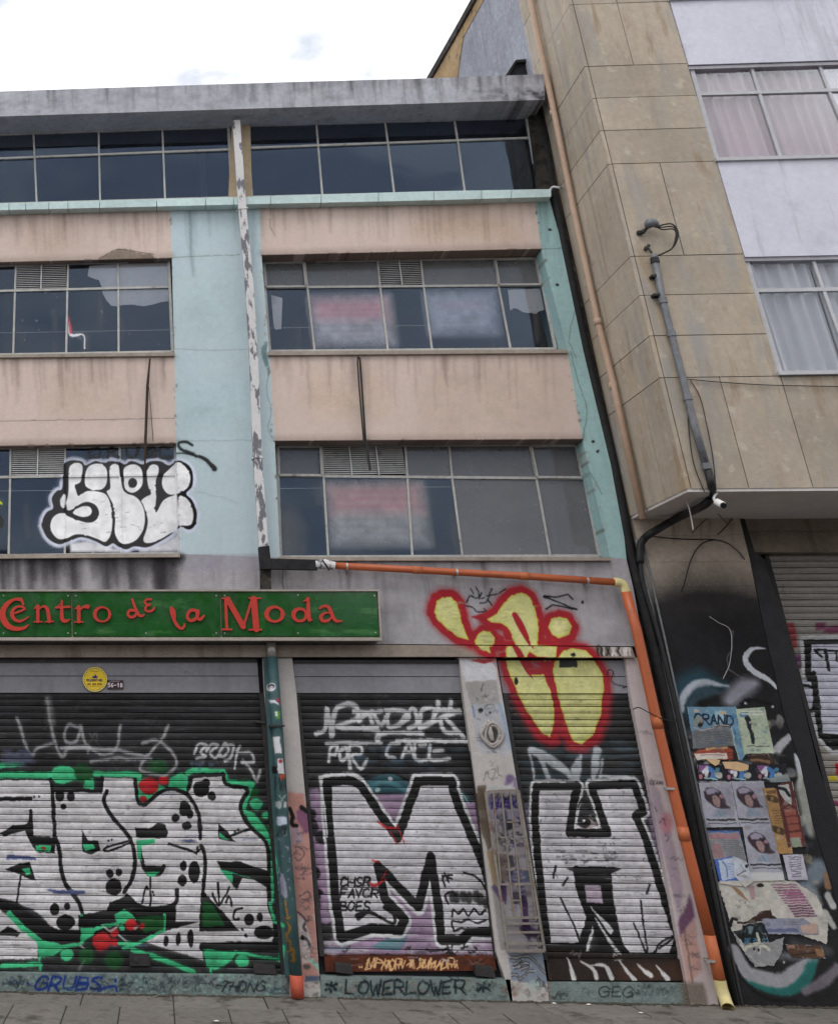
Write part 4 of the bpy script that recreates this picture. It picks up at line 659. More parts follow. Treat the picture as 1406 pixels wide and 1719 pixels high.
# --- stickers and tags on the green drainpipe
PIPE_O = -0.18
g.frame(440, 1070, 5.21, PIPE_O)
g.dot((85, 440), 35, 36, (0.78, 0.78, 0.80), 3); g.dot((85, 436), 26, 24, (0.16, 0.16, 0.18), 3); g.dot((85, 445), 18, 16, (0.75, 0.75, 0.76), 3); g.dot((78, 440), 3, 3, (.1, .1, .1)); g.dot((92, 440), 3, 3, (.1, .1, .1))
g.poly([(65,545),(120,550),(160,600),(110,572),(70,570)], (0.75, 0.77, 0.80), 3); g.dot((145, 552), 16, 22, (0.52, 0.20, 0.25), 5); g.poly([(112,655),(158,650),(160,710),(125,715)], (0.35, 0.55, 0.25), 3); g.poly([(112,655),(132,655),(138,690),(118,690)], (0.8, 0.85, 0.8), 3)
g.poly([(98,878),(155,872),(172,1015),(115,1020)], (0.80, 0.80, 0.82), 2); g.poly([(135,1070),(180,1060),(198,1200),(140,1195)], (0.80, 0.79, 0.80), 2); g.dot((162, 1090), 18, 18, (0.6, 0.25, 0.28), 6); g.poly([(95,1128),(135,1130),(138,1200),(100,1200)], (0.05, 0.05, 0.06), 3); g.poly([(158,1210),(195,1200),(200,1248),(165,1252)], (0.75, 0.25, 0.14), 5)
g.text('PWA', (120, 1230), 110, (0.05, 0.08, 0.09), 6, dx=34, slant=0); g.stroke([(150,1380),(175,1420),(210,1380),(185,1400),(170,1440)], 8, (.6, .65, .65), 3, .8); g.dot((148, 1470), 24, 34, (.62, .66, .66), 8, .8); g.poly([(188,1445),(215,1445),(215,1490),(190,1490)], (.75, .75, .77), 2)
g.poly([(135,1580),(215,1575),(218,1640),(145,1650)], (0.72, 0.76, 0.82), 4); g.text('XMK', (145, 1660), 60, (.06, .08, .09), 6, dx=26)
g.frame(440, 1390, 5.225, PIPE_O)
for _ in range(60): x, y = r.uniform(140, 270), r.uniform(20, 640); g.stroke([(x, y), (x+r.uniform(-18, 18), y+r.uniform(-24, 24)), (x+r.uniform(-18, 18), y+r.uniform(-20, 30))], r.uniform(3, 7), r.choice([(.07, .1, .11), (.45, .55, .55), (.6, .62, .65), (.35, .28, .4)]), 3, .7)
g.stroke([(175,420),(190,500),(205,600)], [20, 40, 34], (.62, .60, .68), 10, .85)
for pts in ([(200,650),(210,720),(225,800)], [(205,800),(240,790)], [(210,830),(245,880),(220,960),(250,1000)], [(220,1000),(255,1010),(245,1040),(260,1080)], [(225,1100),(262,1060),(275,1090),(270,1160)], [(250,1170),(285,1170),(262,1110)]): g.stroke(pts, 13, (0.62, 0.45, 0.13), 4, .9)

# --- posters (print)
g = post; g.frame(1130, 1160, 5.624, -0.01)
def txt_rows(x0, y0, x1, y1, n, col, w=3, slope=0.0, lean=0.2, al=0.8):
    for i in range(n):
        t = (i+.5)/n; y = y0+(y1-y0)*t; x = x0+(y1-y0)*t*lean; xe = x1+(y1-y0)*t*lean
        while x < xe-4:
            l = min(r.uniform(6, 26), xe-x); g.stroke([(x, y), (x+l, y+slope*l)], w, col, 2, al, sm=False); x += l+r.uniform(3, 7)
def quad(c): return c
BLU = (0.36, 0.55, 0.67)
g.poly([(130,130),(620,130),(700,600),(650,680),(180,560)], BLU, 2, 1); g.poly([(390,190),(500,190),(510,300),(400,300)], (0.55, 0.74, 0.82), 20, .9); g.poly([(440,195),(500,200),(490,230),(435,225)], (0.75, 0.65, 0.50), 8)
g.text('GRAND', (200, 215), 90, (0.07, 0.11, 0.20), 16, dx=76, slope=.06, slant=0)
g.dot((235, 290), 46, 50, (0.55, 0.58, 0.52), 16); g.dot((215, 190), 26, 20, (0.72, 0.66, 0.60), 10); g.dot((255, 320), 26, 22, (0.10, 0.10, 0.11), 12)
for _ in range(26): x, y = r.uniform(540, 640), r.uniform(240, 600); g.dot((x, y), r.uniform(6, 24), r.uniform(8, 30), r.choice([(0.12, 0.30, 0.50), (0.40, 0.65, 0.80), (0.2, 0.45, 0.65)]), 10, .6)
g.stroke([(545,340),(580,500),(615,640)], 16, (0.70, 0.78, 0.78), 4, .9)
g.poly([(170,385),(300,365),(440,330),(540,345),(580,525),(185,545)], (0.42, 0.44, 0.46), 3); g.stroke([(200,350),(290,370),(430,325),(530,330)], 12, (0.70, 0.62, 0.60), 4); txt_rows(195, 380, 530, 530, 8, (0.22, 0.23, 0.25), 5); g.dot((430, 485), 50, 12, (0.32, 0.40, 0.55), 8)
g.poly([(185,545),(580,520),(620,660),(200,660)], (0.14, 0.09, 0.08), 3); g.poly([(190,590),(240,550),(520,530),(560,560),(560,650),(205,640)], (0.65, 0.24, 0.16), 6); g.poly([(300,540),(510,525),(512,545),(300,560)], (0.80, 0.58, 0.35), 5); g.poly([(195,590),(500,585),(510,640),(215,650)], (0.82, 0.78, 0.72), 4); txt_rows(250, 595, 480, 612, 1, (0.6, 0.2, 0.3), 6); txt_rows(515, 570, 565, 650, 3, (0.35, 0.1, 0.08), 10)
g.poly([(585,170),(860,150),(955,590),(665,595)], (0.68, 0.74, 0.62), 3)
for _ in range(60): x, y = r.uniform(610, 900), r.uniform(170, 570); g.dot((x, y), r.uniform(5, 26), r.uniform(4, 14), r.choice([(0.52, 0.62, 0.66), (0.78, 0.80, 0.66), (0.35, 0.48, 0.55), (0.76, 0.74, 0.70)]), 10, .5)
g.stroke([(700,260),(715,310),(720,360),(745,420),(750,490)], [56, 50, 30, 36, 30], (0.09, 0.11, 0.14), 8); g.stroke([(640,230),(690,215)], 40, (0.26, 0.50, 0.66), 10, .9); g.dot((728, 300), 16, 14, (0.66, 0.60, 0.55), 6); txt_rows(690, 515, 900, 530, 1, (0.15, 0.17, 0.2), 7); txt_rows(640, 180, 840, 230, 2, (0.85, 0.86, 0.78), 14)
g.poly([(690,605),(940,590),(1000,720),(760,720)], (0.20, 0.13, 0.10), 3); g.stroke([(720,665),(800,650),(900,672)], 24, (0.52, 0.36, 0.24), 8); g.stroke([(740,610),(900,600)], 10, (0.4, 0.3, 0.25), 6)
for x0, dx in ((230, 0), (500, 0), (790, 0)):
    g.poly([(x0-10,690),(x0+270,690),(x0+320,865),(x0+20,865)], (0.09, 0.08, 0.12), 2); g.poly([(x0,700),(x0+110,705),(x0+90,760),(x0+20,770)], (0.50, 0.28, 0.52), 8); g.stroke([(x0+50,770),(x0+90,730),(x0+80,800)], 30, (0.80, 0.80, 0.84), 8); g.stroke([(x0+120,740),(x0+150,770),(x0+140,820)], 50, (0.20, 0.45, 0.78), 8); g.dot((x0+200, 800), 36, 30, (0.66, 0.68, 0.66), 8); g.dot((x0+185, 745), 22, 22, (0.22, 0.48, 0.60), 8); g.stroke([(x0+60,820),(x0+180,838)], 12, (0.55, 0.72, 0.70), 4); g.dot((x0+25, 810), 18, 24, (0.70, 0.38, 0.48), 8)
g.poly([(890,830),(1090,780),(1130,900),(930,900)], (0.52, 0.58, 0.58), 14, .9)
def face(ox, oy):
    q = lambda pts: [(a+ox, b+oy) for a, b in pts]
    g.poly(q([(230,855),(545,855),(660,1290),(290,1290)]), (0.62, 0.62, 0.68), 3); g.poly(q([(420,900),(540,900),(600,1180),(500,1200)]), (0.50, 0.49, 0.55), 60, .7)
    g.poly(q([(285,960),(310,920),(370,912),(440,950),(480,1010),(500,1070),(540,1105),(470,1110),(400,1105),(340,1060),(300,1010)]), (0.20, 0.15, 0.19), 16, sm=True)
    g.poly(q([(300,940),(340,915),(400,925),(430,955),(380,975),(320,980)]), (0.60, 0.56, 0.66), 14, .9); g.poly(q([(365,1000),(400,990),(440,1040),(440,1090),(410,1100),(375,1060)]), (0.62, 0.48, 0.46), 12, .95, sm=True)
    g.stroke(q([(400,965),(430,985),(445,960)]), 12, (0.10, 0.09, 0.12), 5); g.dot((455+ox, 1000+oy), 24, 22, (0.60, 0.42, 0.50), 10, .9); g.dot((390+ox, 1018+oy), 5, 4, (0.12, 0.08, 0.08), 4); g.dot((408+ox, 1078+oy), 7, 4, (0.45, 0.20, 0.22), 4)
    g.poly(q([(400,1120),(480,1115),(520,1190),(370,1190)]), (0.50, 0.56, 0.64), 10, .95); g.stroke(q([(420,1140),(450,1175)]), 6, (0.30, 0.36, 0.46), 4, .8)
    txt_rows(315+ox, 1205+oy, 590+ox, 1232+oy, 1, (0.14, 0.14, 0.17), 15, 0, 0, .9); txt_rows(330+ox, 1240+oy, 600+ox, 1262+oy, 1, (0.16, 0.16, 0.2), 7, 0, 0, .8); txt_rows(340+ox, 885+oy, 410+ox, 900+oy, 1, (0.4, 0.4, 0.5), 5, 0, 0, .6)
face(0, 0); face(308, -4)
g.frame(1130, 1160, 5.624, -0.016); face(418, 424)
g.frame(1150, 1400, 5.388, -0.02)
g.poly([(190,-30),(490,-30),(600,440),(310,455)], (0.52, 0.52, 0.55), 3); g.stroke([(195,-18),(490,-22),(520,60)], 14, (0.20, 0.35, 0.68), 3, sm=False); txt_rows(215, 0, 480, 50, 2, (0.70, 0.40, 0.44), 16); txt_rows(340, 60, 530, 230, 10, (0.36, 0.36, 0.40), 5); txt_rows(245, 90, 320, 215, 5, (0.68, 0.40, 0.42), 16)
g.poly([(262,235),(440,205),(520,480),(310,452)], (0.20, 0.36, 0.74), 3); g.poly([(295,240),(430,215),(450,400),(330,425)], (0.66, 0.72, 0.82), 4); g.stroke([(335,250),(370,300),(380,390)], 14, (0.30, 0.42, 0.66), 5, .8); txt_rows(380, 260, 430, 400, 6, (0.4, 0.5, 0.7), 6)
g.poly([(430,200),(560,260),(615,440),(540,490),(440,380)], (0.70, 0.73, 0.78), 3); g.stroke([(470,380),(520,350),(545,330)], 9, (0.35, 0.30, 0.40), 3); g.dot((550, 290), 16, 16, (0.12, 0.14, 0.16), 5); g.poly([(430,430),(520,480),(500,495)], (0.15, 0.30, 0.70), 3); g.stroke([(500,280),(530,330)], 7, (.4, .42, .5), 3)
g.poly([(820,-420),(960,-420),(985,180),(855,180)], (0.66, 0.48, 0.24), 3)
g.frame(1130, 1160, 5.624, -0.02)
g.poly([(845,915),(985,915),(1130,1540),(990,1540)], (0.66, 0.48, 0.25), 3)
for yy in (1010, 1310): g.stroke([(900+yy*.2-200,yy),(960+yy*.2-200,yy+20)], 60, (0.25, 0.17, 0.10), 14, .9); g.dot((930+yy*.2-200, yy+10), 14, 22, (0.55, 0.40, 0.25), 8)
txt_rows(880, 940, 960, 970, 2, (0.30, 0.2, 0.1), 10); txt_rows(930, 1120, 1040, 1260, 6, (0.34, 0.22, 0.1), 6)
g.poly([(960,880),(1120,850),(1260,1480),(1080,1480)], (0.36, 0.14, 0.13), 3)
for yy in (1120, 1190, 1260, 1340): g.poly([(1045+(yy-1120)*.22, yy), (1155+(yy-1120)*.22, yy-5), (1165+(yy-1120)*.22, yy+55), (1060+(yy-1120)*.22, yy+60)], (0.60, 0.28, 0.22), 5, .95)
g.poly([(960,890),(1090,880),(1120,1080),(1050,1040),(1000,950)], (0.70, 0.70, 0.70), 6); g.stroke([(960,910),(1050,930),(1090,990)], 30, (0.10, 0.11, 0.13), 8); g.poly([(1100,1390),(1190,1380),(1220,1480),(1120,1480)], (.55, .62, .52), 12, .9)
g.frame(1150, 1400, 5.388, -0.02)
g.poly([(880,190),(1062,185),(1110,420),(930,420)], (0.70, 0.68, 0.75), 3)
for k in range(9): y = 210+k*22; g.stroke([(930+k*4, y+r.uniform(-6, 6)), (970, y+r.uniform(-12, 12)), (1000, y), (1040, y+r.uniform(-10, 10))], 6, (0.28, 0.27, 0.36), 3, .8)
CRM = (0.74, 0.72, 0.68)
g.poly([(280,430),(640,420),(980,420),(1200,560),(1300,800),(1290,1010),(1000,900),(700,800),(420,900),(330,560)], CRM, 3)
for _ in range(60): x, y = r.uniform(330, 1250), r.uniform(440, 900); g.dot((x, y), r.uniform(10, 60), r.uniform(6, 26), r.choice([(0.80, 0.78, 0.74), (0.66, 0.66, 0.66), (0.80, 0.70, 0.70), (0.58, 0.58, 0.58)]), 24, .4)
txt_rows(780, 450, 1000, 640, 8, (0.52, 0.25, 0.40), 11, .1, .7); txt_rows(930, 640, 1130, 760, 5, (0.40, 0.18, 0.32), 14, .1, .6); txt_rows(880, 500, 1040, 620, 4, (0.62, 0.30, 0.46), 16, .1, .7)
g.stroke([(420,480),(480,520),(560,600)], [10, 40, 16], (0.55, 0.38, 0.20), 12, .8); g.poly([(565,465),(630,470),(640,590),(600,600)], (0.66, 0.50, 0.52), 10, .8); g.dot((680, 465), 34, 16, (0.12, 0.10, 0.09), 6)
for _ in range(14): x, y = r.uniform(470, 600), r.uniform(600, 670); g.stroke([(x, y), (x+r.uniform(-16, 16), y+r.uniform(-12, 12))], 7, (.35, .36, .38), 3, .7)
g.poly([(560,800),(700,700),(780,690),(790,740),(840,770),(640,800)], (0.20, 0.11, 0.08), 5); g.stroke([(410,830),(430,770),(470,780)], 26, (.07, .07, .07), 6); g.stroke([(480,810),(640,800)], 16, (.18, .12, .1), 5)
g.poly([(520,830),(700,800),(760,1000),(530,1000)], (0.04, 0.08, 0.11), 3); g.poly([(560,840),(620,840),(600,910),(575,900)], (0.42, 0.52, 0.55), 12, .9); g.poly([(640,860),(690,830),(700,900)], (.2, .28, .3), 12, .8); g.text('DE PO CT', (540, 950), 34, (0.22, 0.50, 0.66), 7, dx=27, slant=0)
g.poly([(695,770),(1060,770),(1200,830),(1210,910),(740,910)], (0.52, 0.53, 0.62), 3); txt_rows(740, 860, 1020, 890, 2, (0.30, 0.34, 0.52), 13, 0, .1); g.poly([(1040,830),(1190,800),(1200,900),(1060,900)], (0.78, 0.62, 0.54), 12, .9); g.dot((750, 820), 24, 22, (.42, .42, .55), 8); txt_rows(880, 790, 1040, 830, 2, (.42, .42, .5), 7)
g.poly([(400,850),(540,990),(760,980),(900,930),(880,1080),(800,1200),(640,1210),(560,1120),(480,1000)], (0.55, 0.55, 0.56), 6); g.stroke([(520,1060),(600,1010),(680,1000),(760,1050)], 26, (0.76, 0.76, 0.68), 6); g.stroke([(650,900),(680,1000),(670,1080)], 22, (.72, .72, .64), 5); g.stroke([(460,880),(500,950),(520,1030)], 26, (.74, .74, .72), 6); g.dot((625, 1048), 10, 14, (.1, .1, .1), 4); g.dot((665, 1050), 12, 14, (.1, .1, .1), 4); g.stroke([(590,1110),(640,1170),(720,1190)], 20, (.64, .64, .65), 12, .8)
g.poly([(900,1000),(1230,1010),(1270,1130),(960,1120)], (0.33, 0.21, 0.14), 3); g.poly([(920,1010),(990,1000),(1000,1040),(930,1040)], (0.60, 0.44, 0.38), 8); g.poly([(1170,1040),(1250,1050),(1260,1120),(1190,1100)], (0.55, 0.38, 0.24), 6); g.stroke([(960,1100),(1180,1080)], 10, (.18, .12, .09), 5); g.stroke([(1010,1050),(1150,1045)], 12, (.42, .28, .2), 6)

# small hand tags and scribbles, paste residue round the posters
def scrib(c, x, y, sz, col, w, al=.85, sf=2.5, n=None):
    n = n or r.randint(4, 8); px, py = x, y; pts = []
    for k in range(n): pts.append((px, py)); px += sz*r.uniform(.05, .45); py = y+sz*r.uniform(-.45, .45)
    c.stroke(pts, w, col, sf, al)
    if r.random() < .5: c.stroke([(x, y+sz*.5), (px, y+sz*.42)], w*.8, col, sf, al*.8)
wall.frame(790, 1310, 4.526, 0.0)
for _ in range(46):
    t_ = r.random(); scrib(wall, 140+t_*190+r.uniform(0, 190), 100+t_*1180, r.uniform(30, 80), r.choice([(.12, .10, .13), (.26, .18, .36), (.18, .14, .40), (.10, .10, .11), (.75, .74, .76)]), r.uniform(4, 9), r.uniform(.5, .95))
for _ in range(30):
    t_ = r.random(); wall.dot((130+t_*180+r.uniform(0, 220), 100+t_*1180), r.uniform(8, 40), r.uniform(8, 30), r.choice([(.34, .31, .30), (.30, .24, .36), (.25, .22, .21), (.66, .65, .66)]), 14, r.uniform(.2, .6), tex=.4)
wall.frame(770, 1080, 6.14, 0.0)
for _ in range(22): t_ = r.random(); scrib(wall, 110+t_*80+r.uniform(0, 230), 420+t_*980, r.uniform(20, 60), r.choice([(.25, .25, .28), (.16, .16, .18), (.36, .42, .58), (.8, .8, .82)]), r.uniform(3, 6), r.uniform(.35, .8))
wall.frame(0, 1060, 2.608, 0.0)
for _ in range(46): scrib(wall, r.uniform(0, 1200), r.uniform(1520, 1580), r.uniform(18, 40), r.choice([(.10, .12, .13), (.13, .17, .19), (.50, .62, .58), (.16, .22, .34)]), r.uniform(2.5, 5), r.uniform(.4, .9))
for _ in range(50): scrib(wall, r.uniform(1400, 3000), r.uniform(1535, 1600), r.uniform(18, 40), r.choice([(.10, .12, .13), (.15, .18, .19), (.50, .58, .55)]), r.uniform(2.5, 5), r.uniform(.35, .85))
wall.frame(440, 1390, 5.225, 0.0)
for _ in range(30): t_ = r.random(); scrib(wall, 255+t_*80+r.uniform(0, 120), 20+t_*1230, r.uniform(30, 70), r.choice([(.30, .28, .28), (.18, .17, .19), (.72, .70, .70), (.45, .30, .34)]), r.uniform(4, 8), r.uniform(.35, .8))
wall.frame(760, 1060, 2.61, 0.0)
for _ in range(26): t_ = r.random(); scrib(wall, 800+t_*230+r.uniform(0, 40), 420+t_*1080, r.uniform(14, 34), r.choice([(.30, .26, .30), (.50, .40, .46), (.22, .2, .22)]), r.uniform(2, 4), r.uniform(.3, .7))
shut.frame(0, 1060, 2.608, SH)
for _ in range(26): scrib(shut, r.uniform(-100, 1080), r.uniform(290, 590), r.uniform(30, 80), r.choice([(.32, .32, .33), (.22, .23, .25), (.45, .45, .46)]), r.uniform(3, 7), r.uniform(.2, .5), 5)
for _ in range(12): scrib(shut, r.uniform(0, 1000), r.uniform(110, 190), r.uniform(20, 50), (.30, .29, .30), r.uniform(2, 4), r.uniform(.2, .5))
for _ in range(24): scrib(shut, r.uniform(1400, 2700), r.uniform(1380, 1440), r.uniform(20, 50), r.choice([BLK, (.6, .6, .62)]), r.uniform(3, 6), r.uniform(.4, .9))
mur.frame(1060, 1060, 2.61, 0.0)
for _ in range(60): t_ = r.random(); mur.dot((215+t_*250+r.uniform(-10, 90)+r.choice([0, 330]), 340+t_*1000), r.uniform(5, 26), r.uniform(5, 30), r.choice([(.70, .69, .67), (.55, .55, .56), (.62, .58, .50), (.35, .38, .42)]), 8, r.uniform(.3, .9), tex=.5)
for _ in range(26): t_ = r.random(); mur.stroke([(x_, y_) for x_, y_ in ((300+t_*300+r.uniform(-100, 260), 330+t_*1150),)]*1+[(340+t_*300+r.uniform(-100, 260), 360+t_*1150), (380+t_*300+r.uniform(-60, 200), 380+t_*1150)], r.uniform(10, 46), r.choice([(.40, .44, .48), (.60, .61, .64), (.24, .30, .33), (.10, .10, .11)]), 26, r.uniform(.25, .6))
for _ in range(300):              # age: torn spots, stains and fading over all the paper
    x, y = r.uniform(60, 1300), r.uniform(-1200, 1180); l = r.uniform(4, 40)
    g.dot((x, y), l, l*r.uniform(.2, .7), r.choice([(0.72, 0.71, 0.69), (0.60, 0.59, 0.58), (0.36, 0.35, 0.35), (0.50, 0.47, 0.45)]), 10, r.uniform(.15, .55), tex=.5)
for _ in range(60):
    x, y = r.uniform(160, 1200), r.uniform(-1200, 1100); g.stroke([(x, y), (x+r.uniform(-20, 30), y+r.uniform(10, 70)), (x+r.uniform(-30, 40), y+r.uniform(40, 120))], r.uniform(1.5, 4), (0.78, 0.77, 0.76), 3, r.uniform(.3, .8))
gy = post.rgb.mean(axis=2, keepdims=True); post.rgb = post.rgb*.74+(gy*.8+.09)*.26
post.warp(2.2, 12, 31); shut.warp(1.7, 14, 11); wall.warp(1.3, 12, 21); mur.warp(2.0, 16, 41); pane_c.warp(1.0, 14, 51)
for c in (wall, shut, pane_c, mur, post): c.finish()

# ------------------------------------------------------------------ material list
m_peach = M('peach_plaster', srgb(207, 188, 178), 0.9, 0.08, 0.05, 0.22, srgb(150, 125, 115), canvas=wall, bump=0.2)
m_blue = M('pale_blue_plaster', srgb(184, 201, 206), 0.9, 0.07, 0.05, 0.15, srgb(110, 135, 140), canvas=wall, bump=0.2)
m_blue2 = M('blue_green_plaster', srgb(158, 190, 190), 0.9, 0.14, 0.08, 0.4, srgb(110, 150, 148), canvas=wall, bump=0.3)
m_lilac = M('grey_lilac_plaster', srgb(164, 161, 165), 0.9, 0.16, 0.10, 0.55, srgb(96, 90, 94), canvas=wall, bump=0.3)
m_lintel = M('stained_lintel', srgb(150, 138, 128), 0.9, 0.22, 0.12, 0.7, srgb(70, 58, 48), canvas=wall, bump=0.4)
m_conc = M('grey_concrete', srgb(176, 176, 184), 0.92, 0.20, 0.14, 0.6, srgb(95, 95, 98), bump=0.45, patch=[(srgb(178, 178, 182), 0.55, 5, 0.5), (srgb(90, 90, 90), 0.62, 9, 0.6)])
m_roofc = M('roof_edge_concrete', srgb(176, 176, 184), 0.92, 0.20, 0.14, 0.6, srgb(95, 95, 98), canvas=wall, bump=0.45, patch=[(srgb(186, 186, 192), 0.55, 5, 0.5), (srgb(100, 100, 102), 0.62, 9, 0.5)])
m_soffit = M('soffit_render', srgb(172, 170, 176), 0.9, 0.2, 0.1, bump=0.2)
m_ledge = M('cyan_ledge', srgb(194, 214, 213), 0.8, 0.16, 0.1, rnd=0.06, bump=0.3, patch=[(srgb(90, 105, 100), 0.64, 3.5, 0.7)])
m_mould = M('mouldy_render', srgb(58, 54, 50), 0.95, 0.4, 0.3, bump=0.7, patch=[(srgb(120, 112, 100), 0.6, 9, 0.8), (srgb(24, 23, 22), 0.5, 4, 0.9)])
m_tanpil = M('tan_pilaster', srgb(176, 158, 132), 0.9, 0.2, 0.12, 0.4, srgb(110, 95, 76), bump=0.3)
m_pillar = M('dirty_white_pillar', srgb(182, 177, 174), 0.9, 0.12, 0.08, 0.3, srgb(120, 112, 108), canvas=wall, bump=0.35)
m_dirt = M('wall_base_dirt', srgb(74, 68, 60), 0.97, 0.3, 0.3, bump=0.6)
m_pillar3 = M('pinkish_white_pillar', srgb(192, 180, 180), 0.9, 0.1, 0.06, 0.3, srgb(140, 120, 120), canvas=wall, bump=0.3)
m_plinth = M('flaking_plinth', srgb(118, 132, 130), 0.9, 0.25, 0.2, canvas=wall, bump=0.6, patch=[(srgb(92, 98, 98), 0.55, 6, 0.8), (srgb(150, 172, 164), 0.6, 11, 0.8)])
m_sill = M('stone_sill', srgb(158, 148, 138), 0.9, 0.25, 0.15, 0.5, srgb(90, 80, 70), bump=0.4)
m_frame = M('old_window_steel', srgb(178, 177, 173), 0.65, 0.2, 0.2, bump=0.3, bscale=90, patch=[(srgb(104, 98, 90), 0.60, 7, 0.8)])
m_louv = M('louvre_slats', srgb(196, 196, 196), 0.6, 0.2, 0.15, bump=0.1, patch=[(srgb(120, 116, 110), 0.6, 5, 0.7)])
m_framew = M('white_window_frame', srgb(182, 182, 186), 0.55, 0.1, 0.08, bump=0.1)
m_room = M('dark_interior', srgb(46, 47, 52), 0.95, 0.3, 0.1, bump=0)
m_slat = M('black_painted_slat', (0.022, 0.022, 0.024), 0.55, 0.3, 0.3, canvas=shut, bump=0.12, rnd=0.12, wear=0.55, hstreak=.7, patch=[(srgb(84, 80, 78), 0.60, 5, 0.6)])
m_slatn = M('bare_grey_slat', srgb(150, 145, 138), 0.5, 0.15, 0.15, canvas=shut, bump=0.12, rnd=0.06, wear=0.4, hstreak=.25, patch=[(srgb(90, 80, 72), 0.62, 4, 0.6)])
m_hood = M('grey_shutter_hood', srgb(134, 134, 140), 0.55, 0.12, 0.1, 0.35, srgb(84, 80, 80), canvas=shut, bump=0.1)
m_rail = M('dark_steel_rail', srgb(50, 48, 48), 0.6, 0.3, 0.2, bump=0.3, patch=[(srgb(90, 72, 60), 0.62, 8, 0.6)])
m_raild = M('bottom_rail_steel', srgb(58, 46, 40), 0.6, 0.3, 0.2, canvas=shut, bump=0.2)
m_black = M('black_plastic', (0.02, 0.02, 0.021), 0.5, 0.3, 0.2, bump=0.15)
m_tar = M('tarred_black', (0.018, 0.018, 0.02), 0.8, 0.3, 0.3, bump=0.5, patch=[(srgb(75, 72, 66), 0.66, 10, 0.8)])
m_pipew = M('white_flaking_pipe', srgb(205, 203, 203), 0.6, 0.08, 0.06, bump=0.15, patch=[(srgb(108, 108, 114), 0.515, 1.0, 1.0, (8, 8, 2.4), 0.03), (srgb(122, 122, 126), 0.64, 22, 0.9)])
m_orange = M('orange_pvc', srgb(176, 92, 56), 0.42, 0.10, 0.06, 0.3, srgb(130, 70, 45), bump=0.05, spec=0.4, patch=[(srgb(140, 80, 58), 0.58, 4, 0.6), (srgb(208, 150, 120), 0.66, 12, 0.5), (srgb(90, 62, 52), 0.68, 20, 0.6)])
m_orange2 = M('dull_orange_pvc', srgb(182, 102, 64), 0.5, 0.12, 0.08, 0.4, srgb(130, 78, 52), bump=0.08)
m_tanpipe = M('faded_salmon_pvc', srgb(182, 156, 136), 0.6, 0.12, 0.08, 0.5, srgb(150, 105, 80), bump=0.1)
m_cream = M('cream_pvc', srgb(205, 192, 140), 0.5, 0.15, 0.1, bump=0.1, patch=[(srgb(150, 120, 70), 0.6, 12, 0.6)])
m_green = M('dark_green_paint', srgb(56, 84, 86), 0.55, 0.2, 0.15, canvas=shut, bump=0.2, patch=[(srgb(110, 125, 122), 0.66, 14, 0.7)])
m_redc = M('red_orange_collar', srgb(176, 82, 62), 0.7, 0.25, 0.2, bump=0.3, patch=[(srgb(50, 50, 50), 0.62, 10, 0.8)])
m_galv = M('galvanised_steel', srgb(175, 172, 170), 0.45, 0.2, 0.15, metal=0.6, bump=0.1, patch=[(srgb(120, 112, 104), 0.6, 20, 0.6)])
m_cond = M('grey_conduit', srgb(112, 114, 118), 0.5, 0.2, 0.2, metal=0.3, bump=0.2, patch=[(srgb(66, 64, 64), 0.58, 9, 0.7)])
m_cable = M('black_cable', (0.02, 0.019, 0.018), 0.6, 0.2, 0.1, bump=0)
m_whcable = M('pale_cable', srgb(190, 186, 180), 0.6, 0.1, 0.1, bump=0)
m_rod = M('rusty_rod', srgb(62, 50, 44), 0.8, 0.3, 0.3, bump=0.4)
m_signg = M('green_sign_acrylic', srgb(18, 80, 32), 0.20, 0.20, 0.08, bump=0.06, bscale=8, spec=0.5, patch=[(srgb(52, 118, 58), 0.57, 2.6, 0.5), (srgb(18, 62, 24), 0.6, 1.3, 0.4), (srgb(80, 130, 80), 0.63, 9, 0.35), (srgb(70, 120, 66), 0.56, 1.0, 0.5, (1.2, 1.2, 7), .08), (srgb(14, 48, 18), 0.60, 1.0, 0.5, (3, 3, .8), .1)])
m_signt = M('sign_trim', srgb(160, 152, 142), 0.6, 0.2, 0.15, bump=0.15)
m_letter = M('red_sign_letter', srgb(184, 56, 44), 0.5, 0.12, 0.08, bump=0.08, patch=[(srgb(150, 60, 45), 0.62, 7, 0.6)])
m_stone = M('tan_stone_cladding', srgb(174, 162, 146), 0.85, 0.16, 0.08, 0.5, srgb(136, 122, 104), bump=0.18, rnd=0.10, patch=[(srgb(140, 116, 92), 0.56, 1.0, 0.7, (4.5, 4.5, .8), .12), (srgb(180, 156, 122), 0.54, 1.0, 0.5, (2.2, 2.2, .5), .16), (srgb(150, 147, 145), 0.52, 1.0, 0.75, (3.5, 3.5, .6), .14), (srgb(196, 186, 170), 0.58, 4.5, 0.5), (srgb(120, 108, 94), 0.64, 3.0, 0.5)])
m_joint = M('mortar_joint', srgb(84, 68, 54), 0.95, 0.2, 0.2, bump=0.2)
m_under = M('bay_soffit_plaster', srgb(205, 199, 195), 0.9, 0.12, 0.08, bump=0.15)
m_lav = M('white_spandrel', srgb(206, 206, 218), 0.8, 0.10, 0.06, 0.6, srgb(146, 144, 152), bump=0.15, patch=[(srgb(180, 180, 192), 0.56, 1.4, 0.7), (srgb(158, 156, 164), 0.60, 1.0, 0.5, (6, 6, .5), .1)])
m_pil = M('soot_stained_stone', srgb(188, 175, 160), 0.9, 0.16, 0.14, canvas=mur, bump=0.35)
m_beam = M('dirty_beam', srgb(140, 128, 116), 0.9, 0.25, 0.15, 0.6, srgb(60, 52, 46), bump=0.3)
m_bfr = M('black_door_frame', (0.012, 0.012, 0.015), 0.5, 0.3, 0.2, bump=0.2)
